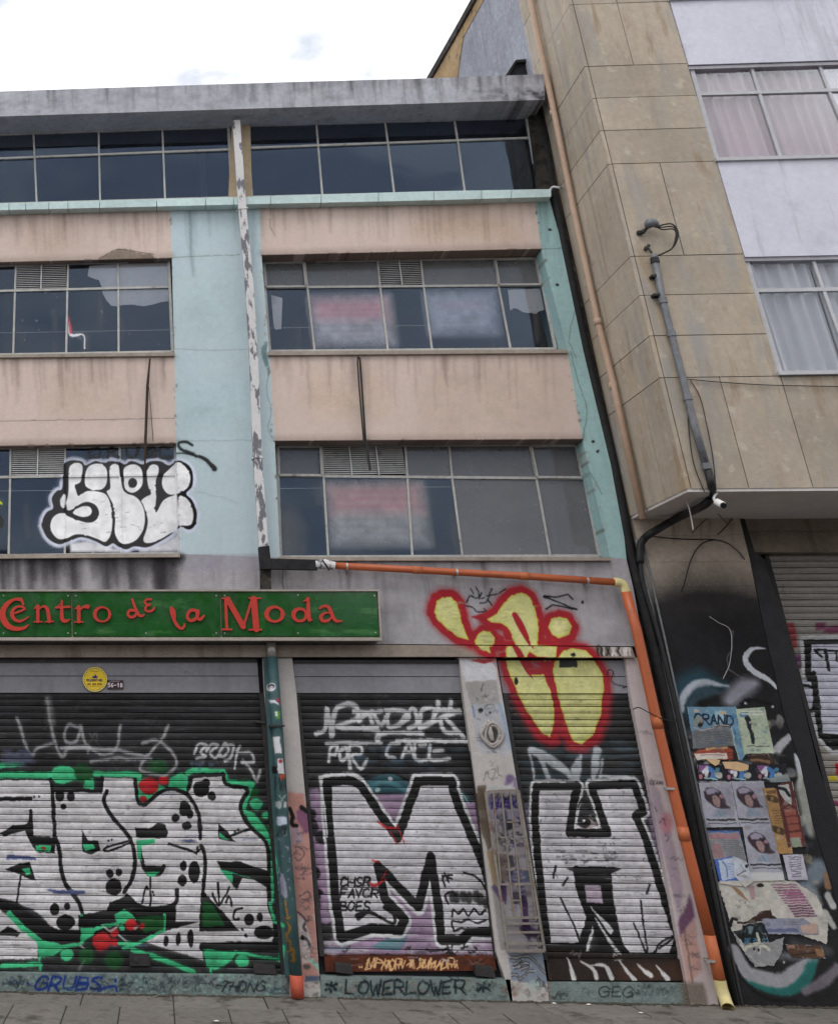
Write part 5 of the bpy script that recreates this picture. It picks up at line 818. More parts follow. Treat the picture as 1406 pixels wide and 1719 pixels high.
m_gable = M('dark_grey_gable_render', srgb(150, 154, 164), 0.9, 0.25, 0.2, 0.8, srgb(100, 103, 112), bump=0.5, patch=[(srgb(172, 175, 184), 0.58, 2.2, 0.7)])
m_gtan = M('gable_bare_strip', srgb(168, 142, 106), 0.95, 0.3, 0.2, bump=0.5, patch=[(srgb(80, 74, 64), 0.56, 5, 0.9)])
m_roofm = M('rusted_roof_metal', srgb(70, 66, 62), 0.7, 0.3, 0.2, bump=0.3)
m_curt = M('sheer_curtain', srgb(214, 196, 202), 0.9, 0.08, 0.03, bump=0)
m_curtg = M('grey_net_curtain', srgb(204, 205, 210), 0.9, 0.08, 0.03, bump=0)
m_paper = M('old_paper', srgb(232, 226, 220), 0.9, 0.08, 0.05, bump=0.15)
m_slab = M('paving_concrete', srgb(118, 113, 107), 0.92, 0.16, 0.14, bump=0.5, rnd=0.10, patch=[(srgb(92, 88, 84), 0.55, 5, 0.6), (srgb(140, 134, 126), 0.66, 25, 0.5), (srgb(52, 49, 46), 0.70, 16, 0.8), (srgb(64, 60, 55), 0.55, 2.0, 0.8), (srgb(60, 56, 52), 0.60, 30, 0.6)])
m_slabb = M('paving_bed', srgb(70, 66, 60), 0.95, 0.2, 0.2, bump=0.4)
m_asph = M('asphalt', (0.05, 0.05, 0.052), 0.9, 0.2, 0.25, bump=0.5, bscale=160)
m_kerb = M('kerb_stone', srgb(128, 124, 118), 0.9, 0.2, 0.15, bump=0.4)
m_line = M('road_paint', srgb(215, 213, 205), 0.8, 0.1, 0.2, bump=0.2)
m_print = M('printed_poster', (0.5, 0.5, 0.5), 0.75, 0.05, 0.05, canvas=post, bump=0.25, bscale=20)
m_yel = M('yellow_print', srgb(232, 196, 60), 0.5, 0.05, 0.05, bump=0)
m_ink = M('dark_ink', srgb(38, 32, 56), 0.5, 0.1, 0.1, bump=0)
m_ink2 = M('navy_ink', srgb(60, 62, 150), 0.5, 0.1, 0.1, bump=0)
m_platw = M('plate_white', srgb(214, 206, 206), 0.5, 0.05, 0.05, bump=0)
m_plate = M('plate_dark', srgb(52, 38, 46), 0.5, 0.1, 0.1, bump=0)
m_camw = M('camera_white', srgb(225, 224, 222), 0.4, 0.05, 0.05, bump=0)
m_relief = M('plaster_relief', srgb(165, 160, 156), 0.85, 0.2, 0.15, bump=0.3, patch=[(srgb(110, 100, 94), 0.55, 14, 0.8), (srgb(205, 200, 190), 0.64, 24, 0.8)])
m_brick = M('brick_facing', srgb(150, 92, 70), 0.9, 0.2, 0.2, bump=0.2); m_oppw = M('opposite_render', srgb(150, 146, 138), 0.9, 0.15, 0.1, bump=0.2)
m_tree = M('dark_wood', srgb(70, 60, 50), 0.9, 0.2, 0.2)
g_clear = glass('window_glass', pane_c, 0.0, dirt=0.03, tint=0.88)
g_hazy = glass('dusty_glass', pane_c, 0.45, srgb(140, 140, 142), dirt=0.12)
g_right = glass('apartment_glass', None, 0.0, tint=0.95, dirt=0.02, refl=1.4, gain=.6, gcol=(.95, .97, 1))

# ------------------------------------------------------------------ ground: pavement, slabs, kerb, road
BX = 2.0
pav = bmesh.new(); box(pav, -14, 22, -4.4, 0.6, -0.16, -0.012)
pavement = struct(obj('pavement', pav, m_slabb))
slab_bms = {}
rows = [(-0.02, -0.60, 0.63, -2.9), (-0.61, -1.60, 0.575, -2.75), (-1.61, -2.60, 0.575, -2.45), (-2.61, -3.6, 0.575, -2.75), (-3.61, -4.2, 0.575, -2.45)]
for ri, (ya, yb, sx, xs) in enumerate(rows):
    n = 0; x = xs
    while x < 9.6:
        w = sx*(1 if ri else random.choice([1.6, 2.1, 1.3])); x1 = x+w-0.012
        bm = bmesh.new(); dz = random.uniform(-0.004, 0.003); j = [random.uniform(-0.004, 0.004) for _ in range(4)]
        f = [(x, yb, dz+j[0]), (x1, yb, dz+j[1]), (x1, ya, dz+j[2]), (x, ya, dz+j[3])]
        prism_w(bm, f, [(p[0], p[1], -0.05) for p in f]); bmesh.ops.bevel(bm, geom=[e for e in bm.edges if all(v.co.z > -0.04 for v in e.verts)], offset=0.006, segments=1, affect='EDGES')
        obj('paving_slab', bm, m_slab, pavement); x += w; n += 1
dm = bmesh.new()                      # dirt packed against the foot of the wall
x = -2.6
while x < 8.2:
    for _ in range(3):
        cx_, cy__, rr_ = x+random.uniform(0, .1), -abs(random.gauss(0, .035)), random.uniform(.008, .035); vs = [dm.verts.new((cx_+rr_*1.6*math.cos(a), cy__+rr_*math.sin(a)-.012, .0+random.uniform(0, .003))) for a in np.linspace(0, 6.28, 7)[:-1]]
        tp = dm.verts.new((cx_, cy__-.012, rr_*.35+.004))
        for k in range(6): dm.faces.new((vs[k], vs[(k+1) % 6], tp))
    x += .05
o = obj('dirt', dm, m_dirt); o['kind'] = 'stuff'; o['label'] = 'dirt packed along the foot of the wall'; o['category'] = 'dirt'
kb = bmesh.new(); box(kb, -14, 22, -4.65, -4.402, -0.2, 0.0); struct(obj('kerb', kb, m_kerb))
rd = bmesh.new(); box(rd, -300, 300, -300, -4.652, -0.35, -0.14); struct(obj('road', rd, m_asph))
ln = bmesh.new()
for k in range(-4, 8): box(ln, k*4.0, k*4.0+2, -11.2, -11.08, -0.14, -0.136)
struct(obj('road_marking', ln, m_line))
gd = bmesh.new(); box(gd, -300, 300, 0.601, 300, -0.35, -0.03); struct(obj('ground', gd, m_slabb))

# ------------------------------------------------------------------ the shop building
B = thing('shop_building', 'four-storey peach and pale blue shop building with graffiti covered roller shutters', 'building', (BX, 0.0, 0.0))
R0 = [(-330, 362), (0, 353), (435, 346), (915, 334)]
R1 = [(-330, 448), (0, 440.5), (288.5, 433), (439, 428), (908, 417.5), (935, 417)]
R2 = [(-330, 600), (0, 597), (293, 592), (452, 590), (952, 587)]
R3 = [(-330, 753), (0, 749), (295, 744), (461, 740), (977, 737)]
R4 = [(-330, 938), (0, 934), (302, 930), (470, 936), (1024, 936)]
XL = [(285, 353), (288.5, 433), (292.6, 592), (295.5, 744), (302, 930)]
XM = [(435, 346), (439, 428), (452, 590), (461, 740), (470, 936)]
XR = [(897, 337), (908, 417.5), (952, 587), (977, 737), (1024, 936)]
XE = [(921.5, 333), (955, 454), (984, 585), (1018, 740), (1045, 880), (1051, 938), (1062, 985), (1080, 1085)]
WL = -330
def part(name, pts, o0, o1, mat, label=None):
    bm = bmesh.new(); prism(bm, pts, o0, o1); o = obj(name, bm, mat, B)
    if label: o['label'] = label
    return o
part('wall', [(WL, 448), (288.5, 433), (285, 349.5), (0, 353), (WL, 362)], 0, .32, m_peach, 'peach plaster band over the upper left windows')
part('wall', [(WL, 753), (0, 749), (295.5, 744), (292.6, 592), (0, 597), (WL, 600)], 0, .32, m_peach, 'peach plaster band over the lower left windows')
part('wall', [(439, 428), (908, 417.5), (897, 335), (435, 346)], 0, .32, m_peach, 'peach plaster band over the upper right windows')
part('wall', [(461, 740), (977, 737), (952, 587), (452, 590)], 0, .32, m_peach, 'peach plaster band over the lower right windows')
part('wall', XL[::-1]+[(288.5, 349.6)]+[(435, 346)]+XM[1:]+[(470, 936), (386, 933)], 0, .5, m_blue, 'pale blue column between the window bays')
part('wall', XR[::-1]+XE[:6], 0, .6, m_blue2, 'narrow blue-green column at the right end')
part('wall', [(WL, 1080), (650, 1081), (1080, 1085), (1062, 985), (1051, 938), (1024, 936), (470, 936), (386, 933), (302, 930), (0, 934), (WL, 938)], 0, .45, m_lilac, 'grey lilac wall band above the shutters')
bm = bmesh.new(); prism(bm, [(WL, 1104), (760, 1102.5), (1066, 1104), (1060, 1086.5), (650, 1082.5), (WL, 1082)], -.05, .30); obj('lintel', bm, m_lintel, B)
bm = bmesh.new(); prism(bm, [(WL, 940), (302, 935), (302, 929.5), (0, 930), (WL, 932)], -.06, .2); obj('sill', bm, m_sill, B)
bm = bmesh.new(); prism(bm, [(468, 941), (1026, 941), (1024, 935), (468, 935)], -.06, .2); obj('sill', bm, m_sill, B)
bm = bmesh.new(); prism(bm, [(WL, 603), (293, 597), (293, 591), (0, 595), (WL, 598)], -.05, .2); obj('sill', bm, m_sill, B)
bm = bmesh.new(); prism(bm, [(450, 596), (954, 592), (952, 586), (450, 589.5)], -.05, .2); obj('sill', bm, m_sill, B)

# ledge below the top-floor windows, in tiles
lx = [-330, -250, -180, -110, -50, 15, 43, 82, 114, 167, 263, 345, 392, 454, 539, 635, 728, 808, 858, 925]
LT = [(-330, 352), (0, 341), (480, 328), (700, 321), (925, 317)]; LB = [(-330, 363), (0, 352.5), (480, 341), (700, 336.5), (925, 330)]
for a, b in zip(lx[:-1], lx[1:]):
    bm = bmesh.new(); d = random.uniform(-.006, .006)
    prism(bm, [(a+.5, along(LB, a)), (b-.5, along(LB, b)), (b-.5, along(LT, b)), (a+.5, along(LT, a))], -.16+d, .30); obj('ledge_tile', bm, m_ledge, B)
# roof slab with overhang, soffit, parapet fascia
ft = [(-330, 163), (0, 153), (240, 145), (480, 137.5), (700, 131.5), (912, 124)]; fb = [(-330, 206), (0, 195), (480, 180), (700, 173.5), (914, 167)]
bm = bmesh.new(); f = [P(x, y, -.45) for x, y in fb]+[P(x, y, -.45) for x, y in ft[::-1]]
prism_w(bm, f, [(p[0], 0.15, p[2]) for p in f]); obj('roof_fascia', bm, m_roofc, B)
zs = float(P(480, 180, -.45)[2]); xe = float(P(905, 167, -.45)[0]); xw = float(P(-330, 206, -.45)[0])
bm = bmesh.new(); box(bm, xw, xe-.03, -.40, 7.0, zs+.015, zs+.2); obj('roof_slab', bm, m_soffit, B)
TF = 0.08
bm = bmesh.new(); prism(bm, [(383, 345), (389, 200), (420, 199), (423, 345)], TF-.06, .4); obj('pilaster', bm, m_tanpil, B)
bm = bmesh.new(); prism(bm, [(905, 330), (885, 170), (912, 170), (938, 330)], TF-.1, .8); o = obj('pilaster', bm, m_mould, B); o['label'] = 'black mould covered pilaster at the right end of the top floor'
bm = bmesh.new(); prism(bm, [(1030, 880), (936, 400), (918, 330), (930, 318), (960, 420), (1060, 890)], .02, 1.2); o = obj('party_wall', bm, m_mould, B)
# interiors: floors and back wall so the windows look into dark rooms
zf = [float(P(200, 950, 0)[2]), float(P(200, 610, 0)[2]), float(P(200, 350, 0)[2])-.05]; zc = [float(P(200, 735, 0)[2]), float(P(200, 425, 0)[2]), zs]
for a, b in zip(zf, zc):
    bm = bmesh.new(); box(bm, -3.4, 6.0, 3.2, 3.3, a, b); box(bm, -3.4, 6.0, .52, 3.2, a-.1, a); box(bm, -3.4, 6.0, .52, 3.2, b+.001, b+.1); box(bm, 6.0, 6.1, .6, 3.3, a-.1, b+.1); box(bm, -3.5, -3.4, .5, 3.3, a-.1, b+.1); box(bm, .9, 1.0, .55, 3.2, a, b)
    obj('room', bm, m_room, B)

# ------------------------------------------------------------------ windows of the shop building
def tilt_pane(bm, q, o):             # old putty-set glass: every pane sits slightly out of plane
    a, b = random.uniform(-.005, .005), random.uniform(-.007, .007); d = (-a-b, a-b, a+b, -a+b)
    f = [P(x, y, o+e) for (x, y), e in zip(q, d)]; prism_w(bm, f, [(p[0], p[1]+.004, p[2]) for p in f])
def window(parent, label, o, left, right, top, bot, trans, upper, lower, hazy=(), louvre=(), sash=(), fw=.035, fmat=None, gc=None, gh=None, depth=.05):
    """left/right: photo polylines; top/bot/trans: y at left and right; upper/lower: mullion (x at top, x at bottom) pairs"""
    fmat = fmat or m_frame; gc = gc or g_clear; gh = gh or g_hazy
    def corner(pl, yy): return (xalong(pl, yy), yy)
    tl, tr = corner(left, top[0]), corner(right, top[1]); bl, br = corner(left, bot[0]), corner(right, bot[1]); ml, mr = corner(left, trans[0]), corner(right, trans[1])
    ty = lambda x: top[0]+(top[1]-top[0])*(x-tl[0])/(tr[0]-tl[0]); by = lambda x: bot[0]+(bot[1]-bot[0])*(x-bl[0])/(br[0]-bl[0]); my = lambda x: trans[0]+(trans[1]-trans[0])*(x-ml[0])/(mr[0]-ml[0])
    bm = bmesh.new()
    for a, b, s in ((tl, tr, 0), (bl, br, 0)): bar(bm, a, b, fw*1.1, o-.022, o+.03)
    bar(bm, tl, bl, fw*1.2, o-.026, o+.034); bar(bm, tr, br, fw*1.2, o-.026, o+.034); bar(bm, ml, mr, fw, o-.024, o+.032)
    W_ = obj('window', bm, fmat, parent); W_['label'] = label
    ux = [(tl[0], ml[0])]+list(upper)+[(tr[0], mr[0])]; lx_ = [(ml[0], bl[0])]+list(lower)+[(mr[0], br[0])]
    for a, b in upper:
        bm = bmesh.new(); bar(bm, (a, ty(a)), (b, my(b)), fw*.8, o-.018, o+.028); obj('mullion', bm, fmat, W_)
    for a, b in lower:
        bm = bmesh.new(); bar(bm, (a, my(a)), (b, by(b)), fw*.8, o-.018, o+.028); obj('mullion', bm, fmat, W_)
    for i in range(len(ux)-1):
        (a0, b0), (a1, b1) = ux[i], ux[i+1]; q = [(b0, my(b0)), (b1, my(b1)), (a1, ty(a1)), (a0, ty(a0))]
        if i in louvre:
            bm = bmesh.new(); pl, pr, pt, pb = P(*q[0], o), P(*q[1], o), P(*q[2], o), P(*q[0], o); n = 13
            z0, z1 = pb[2]+.02, pt[2]-.02; x0, x1 = pl[0]+.02, pr[0]-.02
            for k in range(n):
                z = z0+(z1-z0)*(k+.5)/n; h = (z1-z0)/n*.46
                prism_w(bm, [(x0, o-.02, z-h), (x1, o-.02, z-h), (x1, o+.02, z+h), (x0, o+.02, z+h)], [(x0, o-.016, z-h-.004), (x1, o-.016, z-h-.004), (x1, o+.024, z+h-.004), (x0, o+.024, z+h-.004)])
            nb = louvre[i]
            for k in range(1, nb): xm = x0+(x1-x0)*k/nb; box(bm, xm-.008, xm+.008, o-.034, o-.021, z0-.02, z1+.02)
            obj('louvre', bm, m_louv, W_); continue
        bm = bmesh.new(); tilt_pane(bm, q, o); obj('pane', bm, gh if ('u', i) in hazy else gc, W_)
        if ('u', i) in sash:
            bm = bmesh.new()
            for k in range(4): bar(bm, lerp(q[k], ((q[0][0]+q[2][0])/2, (q[0][1]+q[2][1])/2), .06), lerp(q[(k+1) % 4], ((q[0][0]+q[2][0])/2, (q[0][1]+q[2][1])/2), .06), .03, o-.05, o-.004)
            obj('sash', bm, fmat, W_)
    for i in range(len(lx_)-1):
        (a0, b0), (a1, b1) = lx_[i], lx_[i+1]; q = [(b0, by(b0)), (b1, by(b1)), (a1, my(a1)), (a0, my(a0))]
        bm = bmesh.new(); tilt_pane(bm, q, o); obj('pane', bm, gh if ('l', i) in hazy else gc, W_)
    return W_
window(B, 'top floor window band left of the white downpipe', TF, [(-330, 235), (-330, 352)], [(383, 205), (389.5, 332)], (236, 212), (351, 331), (278, 250), [(-270, -268), (-160, -158), (-55, -53), (56, 58), (165.6, 166), (272.5, 274)], [(-268, -264), (-158, -154), (-53, -49), (58, 61.5), (166.3, 168), (274, 277)])
window(B, 'top floor window band right of the white downpipe', TF, [(413.5, 200), (422.5, 330)], [(883, 190), (905, 320)], (205.5, 194.5), (330, 319), (247.5, 230.5), [(530.6, 534), (645.7, 651), (762, 768)], [(534, 541), (651, 661.6), (768, 780)])
window(B, 'upper left window band with paper behind the panes and a louvre', GLL, [(-330, 450), (-330, 602)], [(283, 435), (289.5, 590)], (454, 436.5), (601, 590), (496, 481), [(-240, -240), (-152, -152), (-62, -62), (26.6, 25), (114.4, 113), (198, 198.6)], [(-240, -241), (-152, -153), (-62, -64), (25, 22), (113, 111), (198.6, 199)], louvre={4: 2})
window(B, 'upper right window band with dusty panes and one louvre', GL, [(441, 435), (453, 590)], [(901, 430), (932.5, 585)], (438.5, 432), (589, 585), (482, 478), [(511.5, 516), (633.5, 638), (706, 711), (829, 836)], [(516, 528), (638, 651), (711, 725), (836.5, 857)], hazy={('u', 0), ('u', 1), ('u', 3), ('u', 4)}, louvre={2: 2}, sash={('u', 0), ('u', 4)})
window(B, 'lower left window band painted over with bubble letters', GLL, [(-330, 756), (-330, 938)], [(294, 745), (301, 930)], (757, 747), (937, 929), (806, 796), [(-230, -231), (-150, -151), (-70, -71), (17.8, 17), (109, 109), (200.8, 201.5)], [(-231, -232), (-151, -152), (-71, -73), (17, 14.3), (109, 108.6), (201.5, 203)], louvre={4: 2}, fmat=M('painted_window_steel', srgb(178, 177, 173), 0.65, 0.2, 0.2, canvas=pane_c, bump=0.2))
window(B, 'lower right window band with a wide louvre and grey panes', GL, [(464.5, 745), (471, 936)], [(969, 742), (1006.5, 934)], (747.5, 745.5), (935, 933), (798.5, 803), [(540, 543), (680, 683.6), (753.7, 758.6), (888.5, 900)], [(543, 551), (683.6, 692), (758.6, 776), (900, 923.5)], hazy={('u', 0), ('u', 2), ('u', 3), ('u', 4), ('l', 4), ('l', 3)}, louvre={1: 3}, sash={('u', 0), ('u', 4)})
# paper sheets and a curtain inside the windows
def sheet(name, pts, o, mat, label, cat, group=None, wav=.012, sm=True):
    pts = smooth_closed(pts, 3) if sm else pts; bm = bmesh.new(); prism(bm, pts, o, o+.004)
    return tag(obj(name, bm, mat), label, cat, group)
sheet('paper_sheet', [(147, 463), (156, 467), (166, 470), (170, 480), (172, 492), (178, 503), (187, 513), (198, 514), (204, 512), (222, 511), (240, 514), (256, 511), (270, 507), (283, 505), (281, 438), (204, 442), (150, 446)], GLL+.014, m_paper, 'torn white paper sheet hanging behind the upper left window', 'paper', sm=False)
sheet('paper_sheet', [(856, 521), (862, 517), (868, 518), (876, 523), (884, 525), (892, 525), (899, 527), (905, 522), (913, 520), (909, 500), (906, 484), (852, 486)], GL+.014, m_paper, 'torn white paper at the right end of the upper right window', 'paper', sm=False)
sheet('paper_sheet', [(459, 545), (462, 553), (472, 552), (474, 500), (455, 495)], GL+.014, m_paper, 'pale paper strip at the left end of the upper right window', 'paper', sm=False)
sheet('cloth_strip', [(925, 925), (938, 925), (918, 812), (905, 810)], GL+.08, m_curt, 'pale curtain edge inside the lower right window', 'curtain')
sheet('cloth_strip', [(783, 796), (796, 798), (786, 752), (778, 752)], GL+.08, m_curtg, 'thin pale cloth behind the small upper pane of the lower right window', 'curtain')

# ------------------------------------------------------------------ ground floor: plinth, pillars, shutters
PT = [(-330, 1630), (0, 1634), (473, 1638), (540, 1639.5), (854, 1645), (930, 1650), (1160, 1655)]
part('plinth', [(WL, 1668), (0, 1671), (486, 1675), (486, 1638.5), (0, 1634), (WL, 1630)], 0, .4, m_plinth)
part('plinth', [(538, 1675.5), (860, 1681), (856, 1645), (538, 1639.5)], 0, .4, m_plinth)
part('plinth', [(918, 1682), (1160, 1687), (1152, 1652), (918, 1650)], 0.012, .4, m_plinth)
part('pillar', [(485, 1675), (539, 1676), (536, 1640), (520, 1420), (508, 1290), (497.5, 1165), (490, 1104), (441, 1104), (444, 1165), (470, 1480), (482, 1640)], 0, .4, m_pillar, 'pillar left of the shutter with the M, salmon paint on its lower half')
part('pillar', [(856, 1681), (921, 1683), (918, 1650), (905, 1570), (882, 1400), (870, 1330), (855, 1240), (842, 1165), (832, 1104), (770, 1104), (777, 1165), (800, 1330), (833, 1600), (848, 1645)], 0, .4, m_pillar, 'pillar between the shutters with the M and the H')
part('pillar', [(1158, 1687), (1206, 1689), (1190, 1590), (1135, 1360), (1078, 1104), (1049, 1104), (1058, 1165), (1105, 1400), (1150, 1640)], 0, .4, m_pillar3, 'pinkish white pillar behind the orange downpipe')
def shutter(parent, label, left, right, top, bot, n, o, mat, hoodrows=None, hood_top=None, rail=None):
    """roller shutter: separate curved slats between two guide rails, photo polylines left/right"""
    def X(pl, Z, k):                  # world x on the left/right edge at height Z
        a, b = P(*pl[0], o), P(*pl[1], o); t = (Z-a[2])/(b[2]-a[2]); return float(a[0]+(b[0]-a[0])*t)
    z1 = float(P(*top, o)[2]); z0 = float(P(*bot, o)[2])
    bm = bmesh.new(); box(bm, X(left, z0, 0)-.3, X(right, z0, 0)+.3, o+.03, o+.05, z0-.3, z1+.8); Rr = obj('roller_shutter', bm, m_room, parent); Rr['label'] = label
    for pl, s in ((left, -1), (right, 1)):
        bm = bmesh.new(); xa, xb = X(pl, z0, 0), X(pl, z1, 0)
        f = [(xa-.02*(s > 0)-.035*(s < 0), o-.05, z0), (xa+.035*(s > 0)+.02*(s < 0), o-.05, z0), (xb+.035*(s > 0)+.02*(s < 0), o-.05, z1), (xb-.02*(s > 0)-.035*(s < 0), o-.05, z1)]
        prism_w(bm, f, [(p[0], o+.026, p[2]) for p in f]); obj('guide_rail', bm, m_rail, Rr)
    pass
    h = (z1-z0)/n
    prof = [(0.0, .022), (.06, .018), (.065, -.008), (.26, -.011), (.285, -.001), (.315, -.011), (.55, -.013), (.80, -.012), (.925, -.009), (.94, .012), (1.0, .022)]
    for k in range(n):
        ti = random.gauss(0, .0022); za = z0+k*h; xl, xr = X(left, za+h/2, 0)+.021, X(right, za+h/2, 0)-.021; dy = random.uniform(-.0025, .0025)
        bm = bmesh.new(); cols = []; nseg = max(4, int((xr-xl)/.28))
        for s_ in range(nseg+1):      # slightly dented along the length
            u = s_/nseg; jy, jt, jz = (random.gauss(0, .0016), random.gauss(0, .0022), random.gauss(0, .0011)) if 0 < s_ < nseg else (0, 0, 0)
            cols.append([bm.verts.new((xl+(xr-xl)*u, o+y+dy*(1-2*u)+(ti+jt)*(t-.5)*2+jy, za+h*t*.992+jz)) for t, y in prof])
        for a_, b_ in zip(cols[:-1], cols[1:]):
            for i in range(len(prof)-1): bm.faces.new((a_[i], b_[i], b_[i+1], a_[i+1]))
        sl_ = obj('slat', bm, mat, Rr, normals=False)
    return Rr, z0, z1, X
H0 = {}
sA, zA0, zA1, xA = shutter(B, 'wide roller shutter with a silver, black and green graffiti piece', [(-330, 1163), (-345, 1630)], [(437, 1165), (474, 1633)], (200, 1163.3), (200, 1634), 39, SH, m_slat)
sM, zM0, zM1, xM = shutter(B, 'narrow roller shutter painted with a big M', [(499, 1165), (543, 1631)], [(778, 1165), (833, 1627)], (640, 1163.5), (690, 1607), 37, SH, m_slat)
sH, zH0, zH1, xH = shutter(B, 'narrow roller shutter painted with a big H and an eye', [(846, 1165), (919, 1646)], [(1056, 1165), (1150, 1646)], (940, 1164), (1010, 1612), 37, SH, m_slat)
def hood(par, xl, xr, y0, y1, y2, o=SH-.04):
    for a, b, d in ((y0, y1-.6, 0.0), (y1+.6, y2, .006)):
        bm = bmesh.new(); prism(bm, [(xl(b), b), (xr(b), b), (xr(a), a), (xl(a), a)], o+d, o+.05); obj('hood_panel', bm, m_hood, par)
hood(sA, lambda y: -330, lambda y: 431+(y-1105)*.08, 1106, 1135, 1163)
hood(sM, lambda y: 491+(y-1105)*.1, lambda y: 770+(y-1105)*.13, 1109, 1136, 1163.3)
hood(sH, lambda y: 834+(y-1105)*.17, lambda y: 1048+(y-1105)*.16, 1109, 1136, 1164)
for par, q in ((sA, [(-330, 1113), (432, 1112), (431, 1106), (-330, 1106)]), (sM, [(491, 1114), (771, 1114), (770, 1109), (491, 1109)])):
    bm = bmesh.new(); prism(bm, [(x, y-1) for x, y in q], SH-.075, SH-.042); obj('hood_lip', bm, m_rail, par)
def rail(par, pts, mat, o=SH-.03): bm = bmesh.new(); prism(bm, pts, o, o+.05); return obj('bottom_rail', bm, mat, par)
rail(sM, [(546, 1632), (833, 1630), (830, 1605.5), (544, 1605.5)], m_raild); rail(sH, [(921, 1646), (1150, 1647), (1143, 1611), (916, 1611)], m_raild)
def lockbox(par, x, y, w, h, o=SH-.10):
    bm = bmesh.new(); a = P(x, y, o); f = [P(x-w, y+h*.6, o), P(x+w, y+h, o), P(x+w*.8, y-h*.7, o), P(x-w, y-h, o)]; prism_w(bm, f, [(p[0], SH-.02, p[2]+.02) for p in f]); return obj('lock_cover', bm, m_rail, par)
lockbox(sM, 578, 1628, 15, 8); lockbox(sM, 815, 1633, 17, 9); lockbox(sA, 446, 1630, 20, 7)
bm = bmesh.new(); prism(bm, [(217, 1622), (253, 1622), (250, 1602), (217, 1602)], SH-.05, SH); tube(bm, [P(228, 1611, SH-.056), P(228, 1611, SH-.045)], .025, 10); obj('lock_plate', bm, m_rail, sA)
tb = [(x, P(x, 1620, SH-.04)) for x in (433, 440)]
bm = bmesh.new(); tube(bm, [P(428, 1212, SH-.05), P(445, 1214, SH-.06)], .015, 8); box_p = P(436, 1213, SH-.05); obj('latch', bm, m_rail, sA)
# ------------------------------------------------------------------ neighbour: stone-clad building with projecting bay
XF = float(P(1152, 821, BAY)[0]); XRW = float(P(1247, 425, BAY)[0]); XEND = 13.5
A_ = thing('office_building', 'tan stone-clad building with a projecting bay, white bands and curtained windows', 'building', (9.0, 0.0, 0.0))
cy_ = [(1152, 821), (1104, 634), (1089, 563.5), (1074, 495.5), (1059, 430), (1019, 275), (1005, 219), (991, 164.7), (979, 111.3), (956, 7.5)]
ZL = [float(P(x, y, BAY)[2]) for x, y in cy_]
per = ZL[5]-ZL[1]; ZB = ZL[0]
ZL += [ZL[5+k]+per for k in range(1, 5)]
ZTOP = ZL[-1]
YB = float(PX(880, 50, XF)[1])            # back end of the stone flank
bm = bmesh.new(); box(bm, XF+.02, XRW, BAY+.02, YB-.01, ZB+.01, ZTOP); box(bm, XF+.6, XRW, YB-.01, 6.0, ZB+.01, ZTOP); box(bm, XRW, XEND, BAY+.5, 6.0, ZB+.01, ZTOP); obj('wall', bm, m_joint, A_)
def panel(x0, x1, y0, y1, z0, z1, j=.005):
    bm = bmesh.new(); box(bm, x0+(j if x1-x0 > .1 else 0), x1-(j if x1-x0 > .1 else 0), y0+(j if y1-y0 > .1 else 0), y1-(j if y1-y0 > .1 else 0), z0+j, z1-j)
    return obj('stone_panel', bm, m_stone, A_)
tallx = float(P(1107, 274, BAY)[0]); tallx2 = float(P(1039, 7.5, BAY)[0]); b1, b2 = float(P(1207, 633, BAY)[0]), float(P(1310, 633, BAY)[0]); ymid = float(PX(947, 146, XF)[1])
for i in range(len(ZL)-1):
    z0, z1 = ZL[i], ZL[i+1]; tall = z1-z0 > .8
    d = random.uniform(-.002, .002)
    if i == 0:
        xs = [XF+.055, b1, b2]+[b2+(b2-b1)*k for k in range(1, 7)]
        for a, b in zip(xs[:-1], xs[1:]): panel(a, b, BAY+d, BAY+.05, z0, z1)
    elif tall:
        panel(XF+.055, tallx, BAY+d, BAY+.05, z0, z1); panel(tallx, XRW, BAY-d, BAY+.05, z0, z1)
    else: panel(XF+.055, XRW, BAY+d, BAY+.05, z0, z1)
    if i == 0: ys = [BAY, BAY+.55, 0.1, YB]
    else: ys = [BAY, ymid, YB] if tall else [BAY, YB]
    for a, b in zip(ys[:-1], ys[1:]): panel(XF+d, XF+.05, a, b, z0, z1)
# white bands and windows on the bay front
zw = [float(P(1250, 434, BAY)[2]), float(P(1202, 270, BAY)[2]), float(P(1157, 112, BAY)[2])]
zs_mid = float(P(1308, 627, BAY)[2]); z_ab = float(P(1124, 2.5, BAY)[2])
bm = bmesh.new(); box(bm, XRW+.004, XEND, BAY-.012, BAY+.5, zw[0]+.02, zw[1]-.02); o = obj('spandrel', bm, m_lav, A_)
bm = bmesh.new(); box(bm, XRW+.004, XEND, BAY-.012, BAY+.5, zw[2]+.03, z_ab); obj('spandrel', bm, m_lav, A_)
bm = bmesh.new(); box(bm, XRW+.004, XEND, BAY+.02, BAY+.5, z_ab+.08, ZTOP); obj('wall', bm, m_stone, A_)
for z in (zw[1]-.02, z_ab, zs_mid-.03):
    bm = bmesh.new(); box(bm, XRW-.02, XEND, BAY-.05, BAY+.2, z, z+.05); obj('sill', bm, m_framew, A_)
for z in (zw[0]-.03, zw[2]-.03):
    bm = bmesh.new(); box(bm, XRW+.004, XEND, BAY+.01, BAY+.4, z, z+.049); obj('window_head', bm, m_soffit, A_)
bm = bmesh.new(); box(bm, XRW+.004, XEND, BAY+.06, BAY+.5, ZL[1]-.0, zs_mid-.03); obj('wall', bm, m_joint, A_)
o1 = BAY+.06
